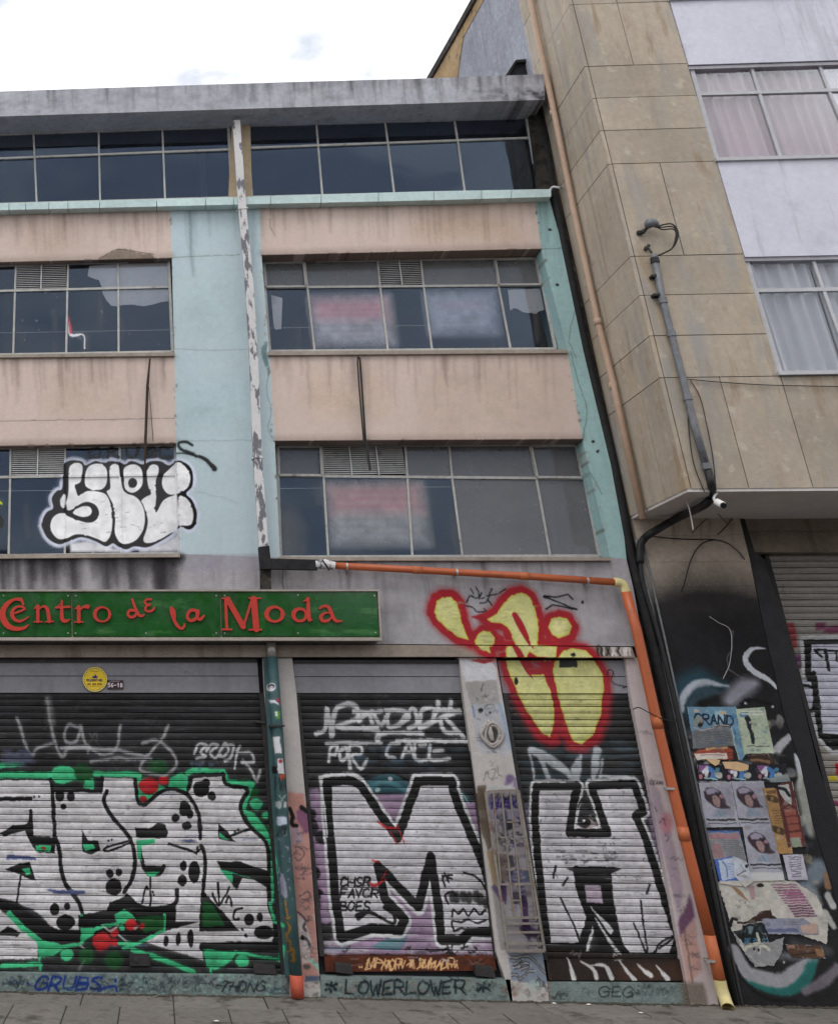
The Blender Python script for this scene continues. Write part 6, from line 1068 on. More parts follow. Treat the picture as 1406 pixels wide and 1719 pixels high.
w1 = window(A_, 'upper apartment window with pinkish curtains', o1, [(1158, 106), (1204, 270)], [(1560, 90), (1612, 262)], (113, 93), (269.5, 265), (157, 145), [(1260, 1274), (1373, 1391), (1480, 1500)], [(1274, 1312), (1391, 1440), (1500, 1555)], fw=.05, fmat=m_framew, gc=g_right)
w2 = window(A_, 'lower apartment window with grey net curtains', o1, [(1250, 428), (1310, 627)], [(1640, 414), (1730, 618)], (435, 420), (627, 619), (487, 480), [(1363, 1382), (1478, 1500), (1590, 1615)], [(1382, 1433), (1500, 1560), (1615, 1680)], fw=.05, fmat=m_framew, gc=g_right)
def curtain(x0, x1, z0, z1, y, mat, label, grp, fold=.12, amp=.025):
    bm = bmesh.new(); n = int((x1-x0)/.02); prev = None; ph = random.uniform(0, 6)
    for i in range(n+1):
        x = x0+(x1-x0)*i/n; k = amp*(math.sin(x/fold*6.28+ph)+.5*math.sin(x/fold*2.3+ph*2)+.35*math.sin(x/fold*13+ph))
        a = bm.verts.new((x, y+k, z1)); b = bm.verts.new((x+.02*math.sin(x*9+ph), y+k*1.5, z0))
        if prev: bm.faces.new((prev[0], a, b, prev[1]))
        prev = (a, b)
    return tag(obj('curtain', bm, mat, smooth=True, normals=False), label, 'curtain', grp)
wx = [float(P(x, y, o1)[0]) for x, y in ((1158, 112), (1260, 112), (1373, 108), (1480, 100), (1560, 92))]
for i in range(4): curtain(wx[i]+.02, wx[i+1]+.01, zw[1], zw[2], o1+.10+.01*i, m_curt, ['pinkish curtain in the left pane of the upper apartment window', 'pinkish curtain in the middle pane of the upper apartment window', 'pinkish curtain at the right edge of the upper apartment window', 'pinkish curtain beyond the right edge of the upper apartment window'][i], 'pink curtains', fold=.16, amp=.035)
wx = [float(P(x, y, o1)[0]) for x, y in ((1250, 434), (1363, 434), (1478, 430), (1590, 424))]
for i in range(3): curtain(wx[i]+.02, wx[i+1]+.01, zs_mid, zw[0], o1+.09+.01*i, m_curtg, ['grey net curtain in the left pane of the lower apartment window', 'grey net curtain at the right edge of the lower apartment window', 'grey net curtain beyond the right edge of the lower apartment window'][i], 'grey net curtains', fold=.17, amp=.04)
bm = bmesh.new(); box(bm, XRW+.01, XEND, BAY+.7, BAY+.75, zs_mid-.2, zw[2]+.1); obj('room', bm, m_room, A_)
# soffit of the bay and ground floor
bm = bmesh.new(); box(bm, XF+.012, XEND, BAY+.012, .4, ZB-.03, ZB+.006); obj('soffit', bm, m_under, A_)
def apart(name, pts, o0, o1, mat, label=None):
    bm = bmesh.new(); prism(bm, pts, o0, o1); o = obj(name, bm, mat, A_)
    if label: o['label'] = label
    return o
apart('pillar', [(1244, 1693), (1450, 1706), (1394, 1484), (1363, 1382), (1342, 1280), (1317, 1210), (1282, 1060), (1257, 935), (1240, 867), (1061, 869)], 0.0, .5, m_pil, 'ground floor pillar with soot, mural and posters')
apart('door_frame', [(1236, 867), (1248, 867), (1266, 925), (1284, 940), (1312, 1040), (1340, 1152), (1372, 1285), (1399, 1364), (1480, 1710), (1449, 1707), (1395, 1484), (1364, 1382), (1343, 1280), (1318, 1210), (1283, 1060), (1258, 935)], .03, .5, m_bfr)
apart('beam', [(1266, 927), (1700, 927), (1700, 866), (1247, 867)], .10, .5, m_beam)
apart('beam', [(1243, 891), (1700, 890), (1700, 866), (1240, 866.5)], .06, .099, m_beam)
sN, zN0, zN1, xN = shutter(A_, 'grey roller shutter with silver graffiti at the right edge', [(1284, 933), (1376, 1285)], [(1640, 930), (1790, 1285)], (1420, 931), (1480, 1712), 62, RSH, m_slatn)
bm = bmesh.new(); box(bm, XF+1.4, XEND, .5, .6, -.1, ZB); box(bm, XEND-.05, XEND, 0, 6, -.1, ZTOP); obj('wall', bm, m_room, A_)
# gap between the two buildings
bm = bmesh.new(); prism(bm, [(1203, 1689), (1246, 1692), (1125, 1085), (1060, 868), (1036, 868), (1080, 1085)], .10, .4); obj('party_wall', bm, m_mould, B)

# grey gable wall rising behind the roof, and a roof hatch
GX = XF+.10
def gp(x, y): return PX(x, y, GX)
G = thing('gable_wall', 'dark grey stained gable wall with a sloping edge rising behind the roof', 'wall', (GX, 3.0, 0.0))
ring = [gp(722, 134), gp(768, 56), gp(806, -12), gp(850, -95), gp(905, -160), gp(915, 60), gp(925, 140)]
low = [(GX, ring[0][1], ring[0][2]-2.5), (GX, ring[-1][1], ring[0][2]-4.0)]
bm = bmesh.new(); rr = ring+[low[1], low[0]]; prism_w(bm, rr, [(p[0]+.3, p[1], p[2]) for p in rr]); obj('wall', bm, m_gable, G)
st = [gp(722, 134), gp(768, 56), gp(806, -12), gp(850, -95), gp(856, -88), gp(814, -4), gp(778, 62), gp(773, 95), gp(768, 134)]
bm = bmesh.new(); prism_w(bm, [(p[0]-.012, p[1], p[2]) for p in st], [(p[0]-.001, p[1], p[2]) for p in st]); obj('bare_render_strip', bm, m_gtan, G)
cp = [gp(718, 134), gp(764, 54), gp(802, -14), gp(846, -97), gp(851, -94), gp(807, -11), gp(769, 58), gp(724, 136)]
bm = bmesh.new(); prism_w(bm, [(p[0]-.06, p[1], p[2]) for p in cp], [(p[0]+.34, p[1], p[2]) for p in cp]); obj('coping', bm, m_mould, G)
Hh = thing('roof_hatch', 'small dark metal hatch on the roof edge beside the stone flank', 'roof hatch', P(880, 120, .5))
bm = bmesh.new(); f = [P(853, 127, .5), P(912, 122, .5), P(908, 100, .5), P(868, 103, .5)]; prism_w(bm, f, [(p[0], 1.3, p[2]+(.05 if i > 1 else 0)) for i, p in enumerate(f)]); obj('hatch_body', bm, m_tar, Hh)
bm = bmesh.new(); bar(bm, (850, 127), (866, 102), .035, .46, .54); bar(bm, (866, 102), (910, 98), .05, .44, 1.35); obj('hatch_frame', bm, m_black, Hh)

# ------------------------------------------------------------------ pipes
D1 = thing('drainpipe', 'white square downpipe with flaking paint running down the blue column', 'drainpipe', P(434, 918, -.2))
def sqpipe(pts, w, o0, o1, name, mat, par):
    for a, b in zip(pts[:-1], pts[1:]):
        bm = bmesh.new(); bar(bm, a, b, w, o0, o1); obj(name, bm, mat, par)
OP = -.24
sqpipe([(396.5, 201), (407, 350), (418, 470), (426, 600), (432.3, 767), (442.5, 918)], .118, OP, OP+.09, 'pipe_section', m_pipew, D1)
for x, y in ((407, 349), (432.3, 768)): bm = bmesh.new(); bar(bm, (x-9, y+1), (x+9, y-1), .02, OP-.008, OP+.10); obj('pipe_joint', bm, m_pipew, D1)
bm = bmesh.new(); prism(bm, [(437, 955), (456, 955), (454, 937), (452, 916), (434, 918)], OP-.01, OP+.11); prism_pts = None; obj('black_elbow', bm, m_tar, D1)
bm = bmesh.new(); prism(bm, [(456, 954.5), (533, 956), (533, 939.5), (454.5, 937.5)], OP-.005, OP+.10); obj('black_section', bm, m_tar, D1)
bm = bmesh.new(); prism(bm, [(437, 991), (455, 991), (455, 956), (437, 956)], OP+.03, OP+.12); obj('black_stub', bm, m_mould, D1)
bm = bmesh.new(); tube(bm, [P(529, 947.5, OP+.04), P(545, 947, OP+.04), P(562, 950, OP+.04)], [.062, .066, .05], 12); obj('white_sleeve', bm, m_pipew, D1)
bm = bmesh.new(); bar(bm, (541, 940), (553, 957), .018, OP-.03, OP-.01); obj('black_tape', bm, m_tar, D1)
D2 = thing('drainpipe', 'bright orange plastic drainpipe crossing the wall and running down to the pavement', 'drainpipe', P(1213, 1650, -.12))
OO = -.14
hz = [P(x, y, OO) for x, y in ((556, 949.5), (700, 957), (860, 966), (1034, 977.5))]
bm = bmesh.new(); tube(bm, hz, .044, 16); obj('pipe_section', bm, m_orange, D2, smooth=True)
bm = bmesh.new(); tube(bm, smooth_path([P(1030, 977.3, OO), P(1040, 978.5, OO), P(1047, 984, OO), P(1051, 998, OO)], 5), .055, 16); obj('elbow', bm, m_cream, D2, smooth=True)
vt = [P(x, y, OO) for x, y in ((1050, 994), (1068.5, 1060), (1102, 1213), (1131, 1335), (1163, 1462), (1190, 1570))]
bm = bmesh.new(); tube(bm, vt, .060, 16); obj('pipe_section', bm, m_orange, D2, smooth=True)
for x, y in ((1102, 1213), (1147, 1400)): c = P(x, y, OO); bm = bmesh.new(); tube(bm, [c+[0, 0, -.07], c+[0, 0, .07]], .0635, 16); obj('pipe_joint', bm, m_orange2, D2, smooth=True)
for x, y in ((700, 957), (880, 967.2)): c = P(x, y, OO); bm = bmesh.new(); tube(bm, [c+[-.06, 0, .003], c+[.06, 0, -.003]], .049, 16); obj('pipe_joint', bm, m_orange2, D2, smooth=True)
bm = bmesh.new(); tube(bm, [P(1190, 1570, OO), P(1198, 1604, OO), P(1208, 1650, OO)], .061, 16); obj('pipe_section', bm, m_orange2, D2, smooth=True)
bm = bmesh.new(); tube(bm, smooth_path([P(1207, 1645, OO), P(1211, 1662, OO), P(1217, 1680, OO-.03), P(1222, 1694, OO-.12)], 4), [.064]*13, 16, cap=False); obj('outlet', bm, m_cream, D2, smooth=True)
for (x, y), (dx, dy) in (((582, 951), (0, 9)), ((985, 975), (0, 9)), ((766, 961), (0, 9)), ((1124, 1324), (14, 0)), ((1191, 1613), (18, 4))):
    bm = bmesh.new(); c = P(x, y, OO); d = np.array([.012, 0, 0]) if dx == 0 else np.array([0, 0, .012]); tube(bm, [c-d, c+d], .048 if dx == 0 else .066, 16); box(bm, c[0]-.012, c[0]+.012, OO, -.002, c[2]-.012, c[2]+.012); obj('pipe_clamp', bm, m_galv, D2)
D3 = thing('drainpipe', 'dark green pipe with stickers and a red collar between the shutters', 'drainpipe', P(498, 1673, -.1))
gpts = [P(x, y, PIPE_O+.08) for x, y in ((456.5, 1103), (465, 1218), (476, 1390), (487, 1520), (497, 1641))]
bm = bmesh.new(); tube(bm, gpts, .068, 16); obj('pipe_section', bm, m_green, D3, smooth=True)
bm = bmesh.new(); tube(bm, [P(454.5, 1078, PIPE_O+.08), P(456.3, 1104, PIPE_O+.08)], .058, 16); obj('metal_neck', bm, m_galv, D3, smooth=True)
bm = bmesh.new(); tube(bm, [P(497, 1637, PIPE_O+.08), P(498, 1655, PIPE_O+.08), P(499.5, 1675, PIPE_O+.08)], .073, 16); obj('collar', bm, m_redc, D3, smooth=True)
bm = bmesh.new(); prism(bm, [(479, 1640), (489, 1640), (470, 1390), (458, 1218), (450, 1104), (443, 1104), (448, 1218), (459, 1390)], PIPE_O+.10, -.002); obj('backing_strip', bm, m_green, D3)
bm = bmesh.new(); bar(bm, (452, 1219), (478, 1218.5), .02, PIPE_O-.002, -.002); obj('pipe_clamp', bm, m_rail, D3)
D4 = thing('drainpipe', 'faded salmon drainpipe running down the stone flank of the bay', 'drainpipe', PX(1078, 868, XF-.06))
fp = [PX(x, y, XF-.07) for x, y in ((874, -80), (891, 0), (931, 196), (961, 346), (1001, 532), (1029, 645), (1078.5, 871))]
bm = bmesh.new(); tube(bm, fp, .043, 14); obj('pipe_section', bm, m_tanpipe, D4, smooth=True)
for x, y in ((929, 190), (1003, 541), (1029, 648)): bm = bmesh.new(); c = PX(x, y, XF-.07); tube(bm, [c+[0, 0, -.05], c+[0, 0, .05]], .050, 14); obj('pipe_joint', bm, m_tanpipe, D4, smooth=True)
D5 = thing('drainpipe', 'tarred black pipe in the gap between the two buildings', 'drainpipe', P(1222, 1688, .0))
bp = [P(x, y, .02) for x, y in ((905, 185), (925, 300), (944, 400), (984, 590), (1030, 780), (1057, 925), (1081, 1025), (1101, 1105), (1140, 1270), (1228, 1690))]
bm = bmesh.new(); tube(bm, bp, .055, 12); obj('pipe_section', bm, m_tar, D5, smooth=True)
for i, (pts, rad, mat, lab) in enumerate((([(1068, 905), (1079, 960), (1106, 1075), (1150, 1280), (1239, 1690)], .022, m_cond, 'thin grey conduit climbing the gap beside the tarred black pipe'), ([(1078, 905), (1090, 960), (1116, 1075), (1158, 1270), (1246, 1690)], .014, m_cond, 'thinnest grey conduit at the left edge of the mural pillar'))):
    bm = bmesh.new(); tube(bm, [P(x, y, -.02-.02*i) for x, y in pts], rad, 8); tag(obj('conduit', bm, mat, smooth=True), lab, 'conduit')
t = thing('overflow_pipe', 'short bent white overflow pipe at the end of the cyan ledge', 'pipe', P(930, 316, -.1))
bm = bmesh.new(); tube(bm, smooth_path([P(921, 322, -.05), P(927, 314, -.1), P(934, 314, -.14), P(943, 316, -.18)], 4), .018, 8); obj('pipe_section', bm, m_pipew, t, smooth=True)
# grey conduit with weatherhead on the bay
K = thing('cable_conduit', 'grey service conduit with a cable loop running down the stone bay', 'conduit', P(1190, 800, BAY-.06))
OC = BAY-.06
kp = [P(x, y, OC) for x, y in ((1097, 428), (1112, 505), (1145, 634), (1166, 718), (1188, 792))]
bm = bmesh.new(); tube(bm, kp, .042, 14); obj('pipe_section', bm, m_cond, K, smooth=True)
for t_ in (.03, .25, .36, .60, .97):
    i = min(int(t_*4), 3); c = kp[i]+(kp[i+1]-kp[i])*(t_*4-i); d = (kp[i+1]-kp[i])/np.linalg.norm(kp[i+1]-kp[i]); bm = bmesh.new(); tube(bm, [c-d*.035, c+d*.035], .052, 12); obj('conduit_joint', bm, m_cond if t_ > .1 else m_black, K)
for x, y in ((1100, 462), (1103, 494)): bm = bmesh.new(); bar(bm, (x-6, y), (x+10, y-1), .03, OC-.03, BAY); obj('conduit_clamp', bm, m_black, K)
el = [P(1188, 790, OC), P(1194, 815, OC), PZ(1194, 832, ZB-.02), PZ(1184, 846, ZB-.10), PZ(1160, 859, ZB-.10), PZ(1130, 873, ZB-.09), P(1096, 893, -.22), P(1082, 903, -.10), P(1074, 918, -.06), P(1074, 945, -.05)]
bm = bmesh.new(); tube(bm, smooth_path(el, 5), .046, 12); obj('black_hose', bm, m_black, K, smooth=True)
bm = bmesh.new(); tube(bm, smooth_path([P(1073, 935, -.05), P(1080, 985, -.04), P(1108, 1080, -.04), P(1150, 1265, -.04), P(1236, 1690, -.04)], 4), .028, 8); obj('lower_cable', bm, m_black, K, smooth=True)
t = thing('weatherhead', 'small grey weatherhead with black bracket above the conduit on the stone bay', 'weatherhead', P(1093, 378, BAY-.1))
bm = bmesh.new(); tube(bm, smooth_path([P(1086, 382, BAY-.08), P(1090, 375, BAY-.12), P(1097, 374, BAY-.12), P(1103, 380, BAY-.09)], 3), [.03, .05, .06, .066, .06, .06, .055, .05, .04, .03][:10], 10); obj('cap', bm, m_cond, t, smooth=True)
bm = bmesh.new(); tube(bm, [P(1086, 382, BAY-.08), P(1079, 389, BAY-.07), P(1071, 391, BAY)], [.018, .03, .035], 8); obj('bracket', bm, m_black, t)
bm = bmesh.new(); tube(bm, [P(1093, 424, BAY-.08), P(1087, 415, BAY-.03), P(1082, 415, BAY)], .014, 8); tube(bm, [P(1082, 419, BAY-.02), P(1089, 411, BAY-.02)], .02, 8); obj('lower_bracket', bm, m_black, t)
for k in range(3):
    bm = bmesh.new(); tube(bm, smooth_path([P(1102, 381, BAY-.1), P(1112, 377+k*4, BAY-.12), P(1128, 376+k*4, BAY-.14), P(1137-k*1.5, 388+k, BAY-.15), P(1136-k*1.5, 402, BAY-.14), P(1128, 416, BAY-.12), P(1115, 424, BAY-.1), P(1100, 430, OC)], 5), .010, 6)
    tag(obj('cable', bm, m_cable, smooth=True), ['outermost black cable of the loop at the weatherhead', 'middle black cable of the loop at the weatherhead', 'innermost black cable of the loop at the weatherhead'][k], 'cable', 'looped cables at the weatherhead')
# security camera
t = thing('security_camera', 'small white security camera under the edge of the stone bay', 'camera', P(1205, 840, BAY+.05))
bm = bmesh.new(); tube(bm, [P(1203, 824, BAY+.06), P(1204, 826, BAY+.06)], .04, 12); tube(bm, smooth_path([P(1204, 826, BAY+.06), P(1198, 834, BAY+.04), P(1199, 840, BAY+.02), P(1204, 843, BAY+.0)], 4), .014, 8); obj('bracket', bm, m_camw, t)
a, b = P(1202, 842, BAY), P(1213, 848, BAY-.10); d = (b-a)/np.linalg.norm(b-a)
bm = bmesh.new(); tube(bm, [a, a+d*.01, b-d*.005, b], [.03, .04, .04, .036], 14); obj('camera_body', bm, m_camw, t, smooth=False)
bm = bmesh.new(); tube(bm, [b-d*.002, b+d*.018], .033, 14); obj('lens', bm, m_black, t)
# thin cables
Z4 = lambda x, y: (1020+x/5.207, 780+y/5.207); Z6 = lambda x, y: (950+x/3.07, 560+y/3.07)
for pts, o, rad, mat, lab in (
    ([Z4(*p) for p in ((320, 615), (480, 637), (700, 652), (930, 655), (1050, 690), (1140, 760), (1195, 830))], -.02, .007, m_cable, 'black cable running across the wall below the bay soffit to the door frame'),
    ([Z4(*p) for p in ((930, 655), (830, 685), (760, 765), (710, 880), (665, 1050), (640, 1110))], -.025, .007, m_cable, 'black cable curving down into the soot above the mural'),
    ([Z4(*p) for p in ((880, 320), (980, 450), (1045, 520))], -.3, .005, m_cable, 'thin cable slanting down behind the security camera'),
    ([Z4(*p) for p in ((1085, 470), (1030, 545), (960, 612))], -.02, .006, m_cable, 'short cable slanting from the soffit corner by the door frame'),
    ([Z4(*p) for p in ((885, 455), (810, 520), (738, 592))], -.02, .005, m_cable, 'short thin cable slanting below the middle of the soffit'),
    ([Z4(*p) for p in ((590, 80), (650, 215), (700, 350), (730, 480), (745, 575))], -1.2, .008, m_whcable, 'pale frayed cable hanging in front of the bay corner'),
    ([Z6(*p) for p in ((600, 232), (800, 250), (1050, 265), (1400, 272), (1700, 278))], BAY-.03, .006, m_cable, 'thin cable running right from the conduit along the stone bay'),
    ([Z6(*p) for p in ((640, 240), (690, 330), (730, 500), (755, 640), (772, 800))], BAY-.02, .006, m_rod, 'brown cable hanging right of the grey conduit'),
    ([Z6(*p) for p in ((625, 390), (636, 540), (660, 680), (712, 815))], BAY-.02, .006, m_cable, 'dark cable hanging left of the grey conduit'),
    ([(1062, 1191), (1072, 1188), (1090, 1197), (1112, 1207), (1135, 1212)], -.20, .006, m_cable, 'short dark wire crossing the orange downpipe'),
    ([(1213, 1140), (1225, 1110), (1226, 1060), (1205, 1045), (1190, 1035)], -.012, .004, m_whcable, 'faint pale wire on the sooty wall above the mural')):
    bm = bmesh.new(); tube(bm, smooth_path([P(x, y, o) for x, y in pts], 5), rad, 6); tag(obj('cable', bm, mat, smooth=True), lab, 'cable')
# rods hanging on the peach bands
t = thing('metal_rod', 'single thin rusted rod hanging over the lower left window band', 'rod', P(246, 740, -.08))
bm = bmesh.new(); tube(bm, [P(251.6, 602, -.07), P(247.5, 648, -.08), P(244, 744, -.10), P(243, 788, -.10)], [.012, .02, .02, .012], 8); obj('rod', bm, m_rod, t)
bm = bmesh.new(); tube(bm, [P(250, 650, -.07), P(254, 700, -.03), P(257, 740, -.02)], .004, 6); tube(bm, [P(247, 655, -.07), P(242, 740, -.03)], .004, 6); obj('tie_wire', bm, m_cable, t)
t = thing('metal_rod', 'pair of black rods hanging over the lower right window band', 'rod', P(612, 735, -.08))
bm = bmesh.new(); tube(bm, [P(603.8, 601, -.07), P(613.5, 742, -.10)], .014, 8); tube(bm, [P(613.5, 738, -.10), P(621, 790, -.12)], .016, 8); obj('rod', bm, m_cable, t)
bm = bmesh.new(); tube(bm, smooth_path([P(604, 602, -.07), P(600, 609, -.10), P(610, 736, -.12), P(613, 742, -.10)], 3), .012, 8); obj('rod', bm, m_cable, t)

# ------------------------------------------------------------------ shop sign with raised letters
SO = -.30
SG = thing('shop_sign', 'long green sign with raised red letters above the shutters', 'sign', P(320, 1072, SO))
bm = bmesh.new(); prism(bm, [(-330, 1074), (640, 1074.5), (635.5, 991), (-330, 991.5)], SO+.03, -.004); obj('sign_box', bm, m_signt, SG)
jx = [(-330, -330), (-105, -104), (120, 121), (369.5, 371.5), (633, 637.5)]
for (a, a2), (b, b2) in zip(jx[:-1], jx[1:]):
    bm = bmesh.new(); prism(bm, [(a2+1, 1068.5), (b2-1, 1069.5), (b-1, 993.5), (a+1, 994)], SO, SO+.05); bmesh.ops.bevel(bm, geom=list(bm.edges), offset=.008, segments=2, affect='EDGES'); obj('sign_panel', bm, m_signg, SG)
for q in ([(-330, 993), (636.5, 992.5), (636, 989.5), (-330, 990)], [(-330, 1075), (641, 1075.5), (640.5, 1070), (-330, 1070)], [(638.2, 1070), (641, 1070), (636.5, 992), (633.8, 992)]):
    bm = bmesh.new(); prism(bm, q, SO-.02, SO+.06); obj('sign_trim', bm, m_signt, SG)
for x, y in ((6, 1000), (6, 1063), (114, 1000), (114, 1063), (127, 1000), (127, 1063), (363, 1000), (363, 1063), (377, 1000), (377, 1063), (628, 1000), (630, 1062), (500, 1063), (500, 999), (245, 1063)):
    bm = bmesh.new(); c = P(x, y, SO); tube(bm, [c+[0, -.006, 0], c+[0, .01, 0]], .009, 8); obj('screw', bm, m_galv, SG)
def sdf_mesh(bm, fn, x0, x1, z0, z1, cell, o0, o1):
    nx, nz = int((x1-x0)/cell)+2, int((z1-z0)/cell)+2
    gx, gz = np.meshgrid(x0+np.arange(nx)*cell, z0+np.arange(nz)*cell); D = fn(gx, gz); cache = {}
    def vert(key, x, z):
        if key not in cache: cache[key] = bm.verts.new((x, o0, z))
        return cache[key]
    for j in range(nz-1):
        for i in range(nx-1):
            cs = [(i, j), (i+1, j), (i+1, j+1), (i, j+1)]; v = [D[b, a] for a, b in cs]
            if min(v) >= 0: continue
            f = []
            for k in range(4):
                (a, b), (c, d) = cs[k], cs[(k+1) % 4]; va, vb = v[k], v[(k+1) % 4]
                if va < 0: f.append(vert((a, b), gx[b, a], gz[b, a]))
                if (va < 0) != (vb < 0):
                    t = va/(va-vb); key = (min((a, b), (c, d)), max((a, b), (c, d)), 'e'); f.append(vert(key, gx[b, a]+(gx[d, c]-gx[b, a])*t, gz[b, a]+(gz[d, c]-gz[b, a])*t))
            if len(f) >= 3:
                try: bm.faces.new(f)
                except ValueError: pass
    bm.normal_update()
    r = bmesh.ops.extrude_face_region(bm, geom=list(bm.faces)); 
    for v in [e for e in r['geom'] if isinstance(e, bmesh.types.BMVert)]: v.co.y = o1
def letter(frame, strokes, label=None, cell=.0075):
    x0f, y0f, sc = frame; segs = []
    for pts, w, closed in strokes:
        if closed: pts = list(pts)+[pts[0]]
        ws = list(w) if hasattr(w, '__len__') else [w]*2
        ws = [np.interp(i/(len(pts)-1), np.linspace(0, 1, len(ws)), ws) for i in range(len(pts))]
        if len(pts) > 2 and closed != 'poly': q = smooth_path([(*p, v) for p, v in zip(pts, ws)], 4)
        else: q = [(*p, v) for p, v in zip(pts, ws)]
        wp = [P(x0f+p[0]/sc, y0f+p[1]/sc, SO-.03) for p in q]; u = np.linalg.norm(P(x0f+10/sc, y0f, SO-.03)-P(x0f, y0f, SO-.03))/10
        segs.append(([(p[0], p[2]) for p in wp], [p[2]*u for p in q]))
    allp = [p for s in segs for p in s[0]]; m = max(max(s[1]) for s in segs)
    fn = lambda X, Z: np.minimum.reduce([Canvas.segd(X, Z, s[0], s[1]) for s in segs])
    bm = bmesh.new(); sdf_mesh(bm, fn, min(p[0] for p in allp)-m, max(p[0] for p in allp)+m, min(p[1] for p in allp)-m, max(p[1] for p in allp)+m, cell, SO-.028, SO-.002)
    o = obj('letter', bm, m_letter, SG)
    return o
def ell(cx, cy, rx, ry, n=14, a0=0, a1=2*math.pi): return [(cx+rx*math.cos(a0+(a1-a0)*i/(n-1)), cy+ry*math.sin(a0+(a1-a0)*i/(n-1))) for i in range(n)]
S1 = (0, 980, 4.2606); S2 = (330, 980, 4.2606); SZ = (0, 580, 2.929)
letter(S1, [([(165, 140), (150, 115), (105, 112), (55, 140), (22, 190), (20, 240), (45, 290), (90, 318), (140, 322), (180, 312), (202, 294)], [10, 22, 18, 30, 40, 42, 40, 30, 24, 18, 8], 0), ([(150, 105), (165, 148)], [14, 16], 0)])
letter(S1, [([(90, 216), (140, 198), (175, 180), (160, 165), (125, 164), (95, 185), (86, 218), (100, 252), (138, 268), (175, 256), (205, 235)], [10, 14, 14, 14, 14, 20, 26, 22, 18, 12, 8], 0)])
letter(S1, [([(270, 160), (270, 268)], 24, 0), ([(244, 178), (268, 158)], [6, 18], 0), ([(276, 186), (305, 162), (332, 172), (344, 205), (352, 268)], [8, 14, 22, 24, 24], 0), ([(242, 272), (300, 272)], 9, 0), ([(324, 272), (382, 270)], 9, 0)])
letter(S1, [([(442, 120), (442, 235), (452, 262), (475, 266), (497, 255)], [12, 26, 26, 20, 8], 0), ([(398, 170), (440, 140)], [5, 8], 0), ([(400, 170), (498, 165)], 15, 0)])
letter(S1, [([(562, 165), (563, 270)], 25, 0), ([(535, 182), (560, 162)], [6, 16], 0), ([(568, 192), (595, 166), (628, 166)], [8, 16, 24], 0), ([(622, 160), (638, 158)], [24, 10], 0), ([(533, 274), (595, 273)], 9, 0)])
letter(S1, [(ell(731, 219, 54, 51)[:-1], [22, 14, 12, 24, 26, 14, 12, 22], 1)])
letter(S1, [([(946, 112), (958, 150), (975, 190), (995, 225), (1015, 230), (1030, 220)], [16, 18, 18, 18, 16, 10], 0), ([(962, 192), (930, 190), (914, 215), (930, 238), (962, 232), (978, 205)], 18, 0)])
letter(S1, [([(1080, 112), (1050, 112), (1034, 132), (1050, 148), (1072, 148), (1045, 162), (1040, 188), (1066, 198), (1092, 188), (1102, 172)], 15, 0)])
letter(S1, [([(1242, 215), (1232, 175), (1222, 172), (1222, 195), (1240, 250), (1268, 300), (1296, 320), (1315, 308), (1318, 288)], [12, 14, 14, 16, 20, 20, 18, 16, 12], 0), ([(1232, 175), (1246, 190), (1252, 230), (1250, 262)], [12, 12, 12, 10], 0)])
letter(SZ, [([(974, 1306), (938, 1302), (920, 1330), (934, 1352), (960, 1345), (974, 1318)], 13, 0), ([(968, 1312), (972, 1340), (985, 1346), (1002, 1330)], [13, 13, 13, 9], 0)])
letter(S2, [([(207, 110), (216, 322)], 20, 0), ([(184, 104), (236, 104)], [10, 14], 0), ([(222, 112), (332, 305)], [38, 38], 0), ([(332, 312), (396, 112)], 16, 0), ([(408, 110), (427, 322)], 44, 0), ([(376, 103), (456, 103)], 11, 0), ([(184, 327), (250, 327)], 12, 0), ([(376, 329), (464, 328)], 12, 0)], cell=.009)
letter(S2, [(ell(558, 218, 58, 52)[:-1], [30, 18, 16, 30, 32, 18, 16, 30], 1)])
letter(S2, [(ell(738, 223, 46, 44)[:-1], [18, 18, 18, 26, 30, 20, 16, 18], 1), ([(797, 104), (800, 200), (805, 258)], [20, 26, 26], 0), ([(764, 128), (796, 108)], [6, 18], 0), ([(806, 262), (828, 256)], [18, 6], 0)])
letter(S2, [([(880, 176), (908, 160), (938, 164), (958, 195), (975, 238), (998, 266), (1040, 266)], [14, 16, 22, 26, 24, 22, 8], 0), ([(960, 208), (915, 210), (888, 236), (900, 264), (935, 264), (966, 240)], [10, 14, 24, 22, 18, 12], 0)])

# ------------------------------------------------------------------ sticker and house number on the left hood
lab = Canvas('label_print', -1.4, -.1, 3.0, 3.5, 420); lo = SH-.05
lab.frame(100, 1090, 8.79, lo)
lab.poly([(340, 250), (700, 250), (700, 640), (340, 640)], (0.16, 0.14, 0.26), 2)
for rr_, ph in ((178, 0), (166, .5)):
    for k in range(36):
        a = (k+ph)*2*math.pi/36
        lab.dot((521+rr_*math.cos(a), 445+rr_*1.02*math.sin(a)), 11, 11, (0.95, 0.85, 0.45), 3)
lab.dot((521, 445), 158, 160, (0.93, 0.80, 0.22), 3)
lab.poly([(480, 400), (560, 400), (556, 430), (490, 430)], (0.16, 0.14, 0.5), 4); lab.poly([(520, 375), (545, 385), (535, 410), (515, 405)], (0.16, 0.14, 0.5), 5); lab.dot((520, 355), 12, 8, (0.9, 0.65, 0.3), 6)
lab.text('TELESENTINEL', (392, 444), 28, (0.15, 0.12, 0.3), 7, dx=21, slant=.1); lab.text('601 288 8788', (412, 505), 24, (0.35, 0.2, 0.16), 6, dx=18, slant=0)
lab.stroke([(460, 325), (580, 325)], 7, (0.5, 0.4, 0.2), 4, .8, sm=False); lab.stroke([(440, 550), (600, 550)], 6, (0.5, 0.4, 0.2), 4, .8, sm=False)
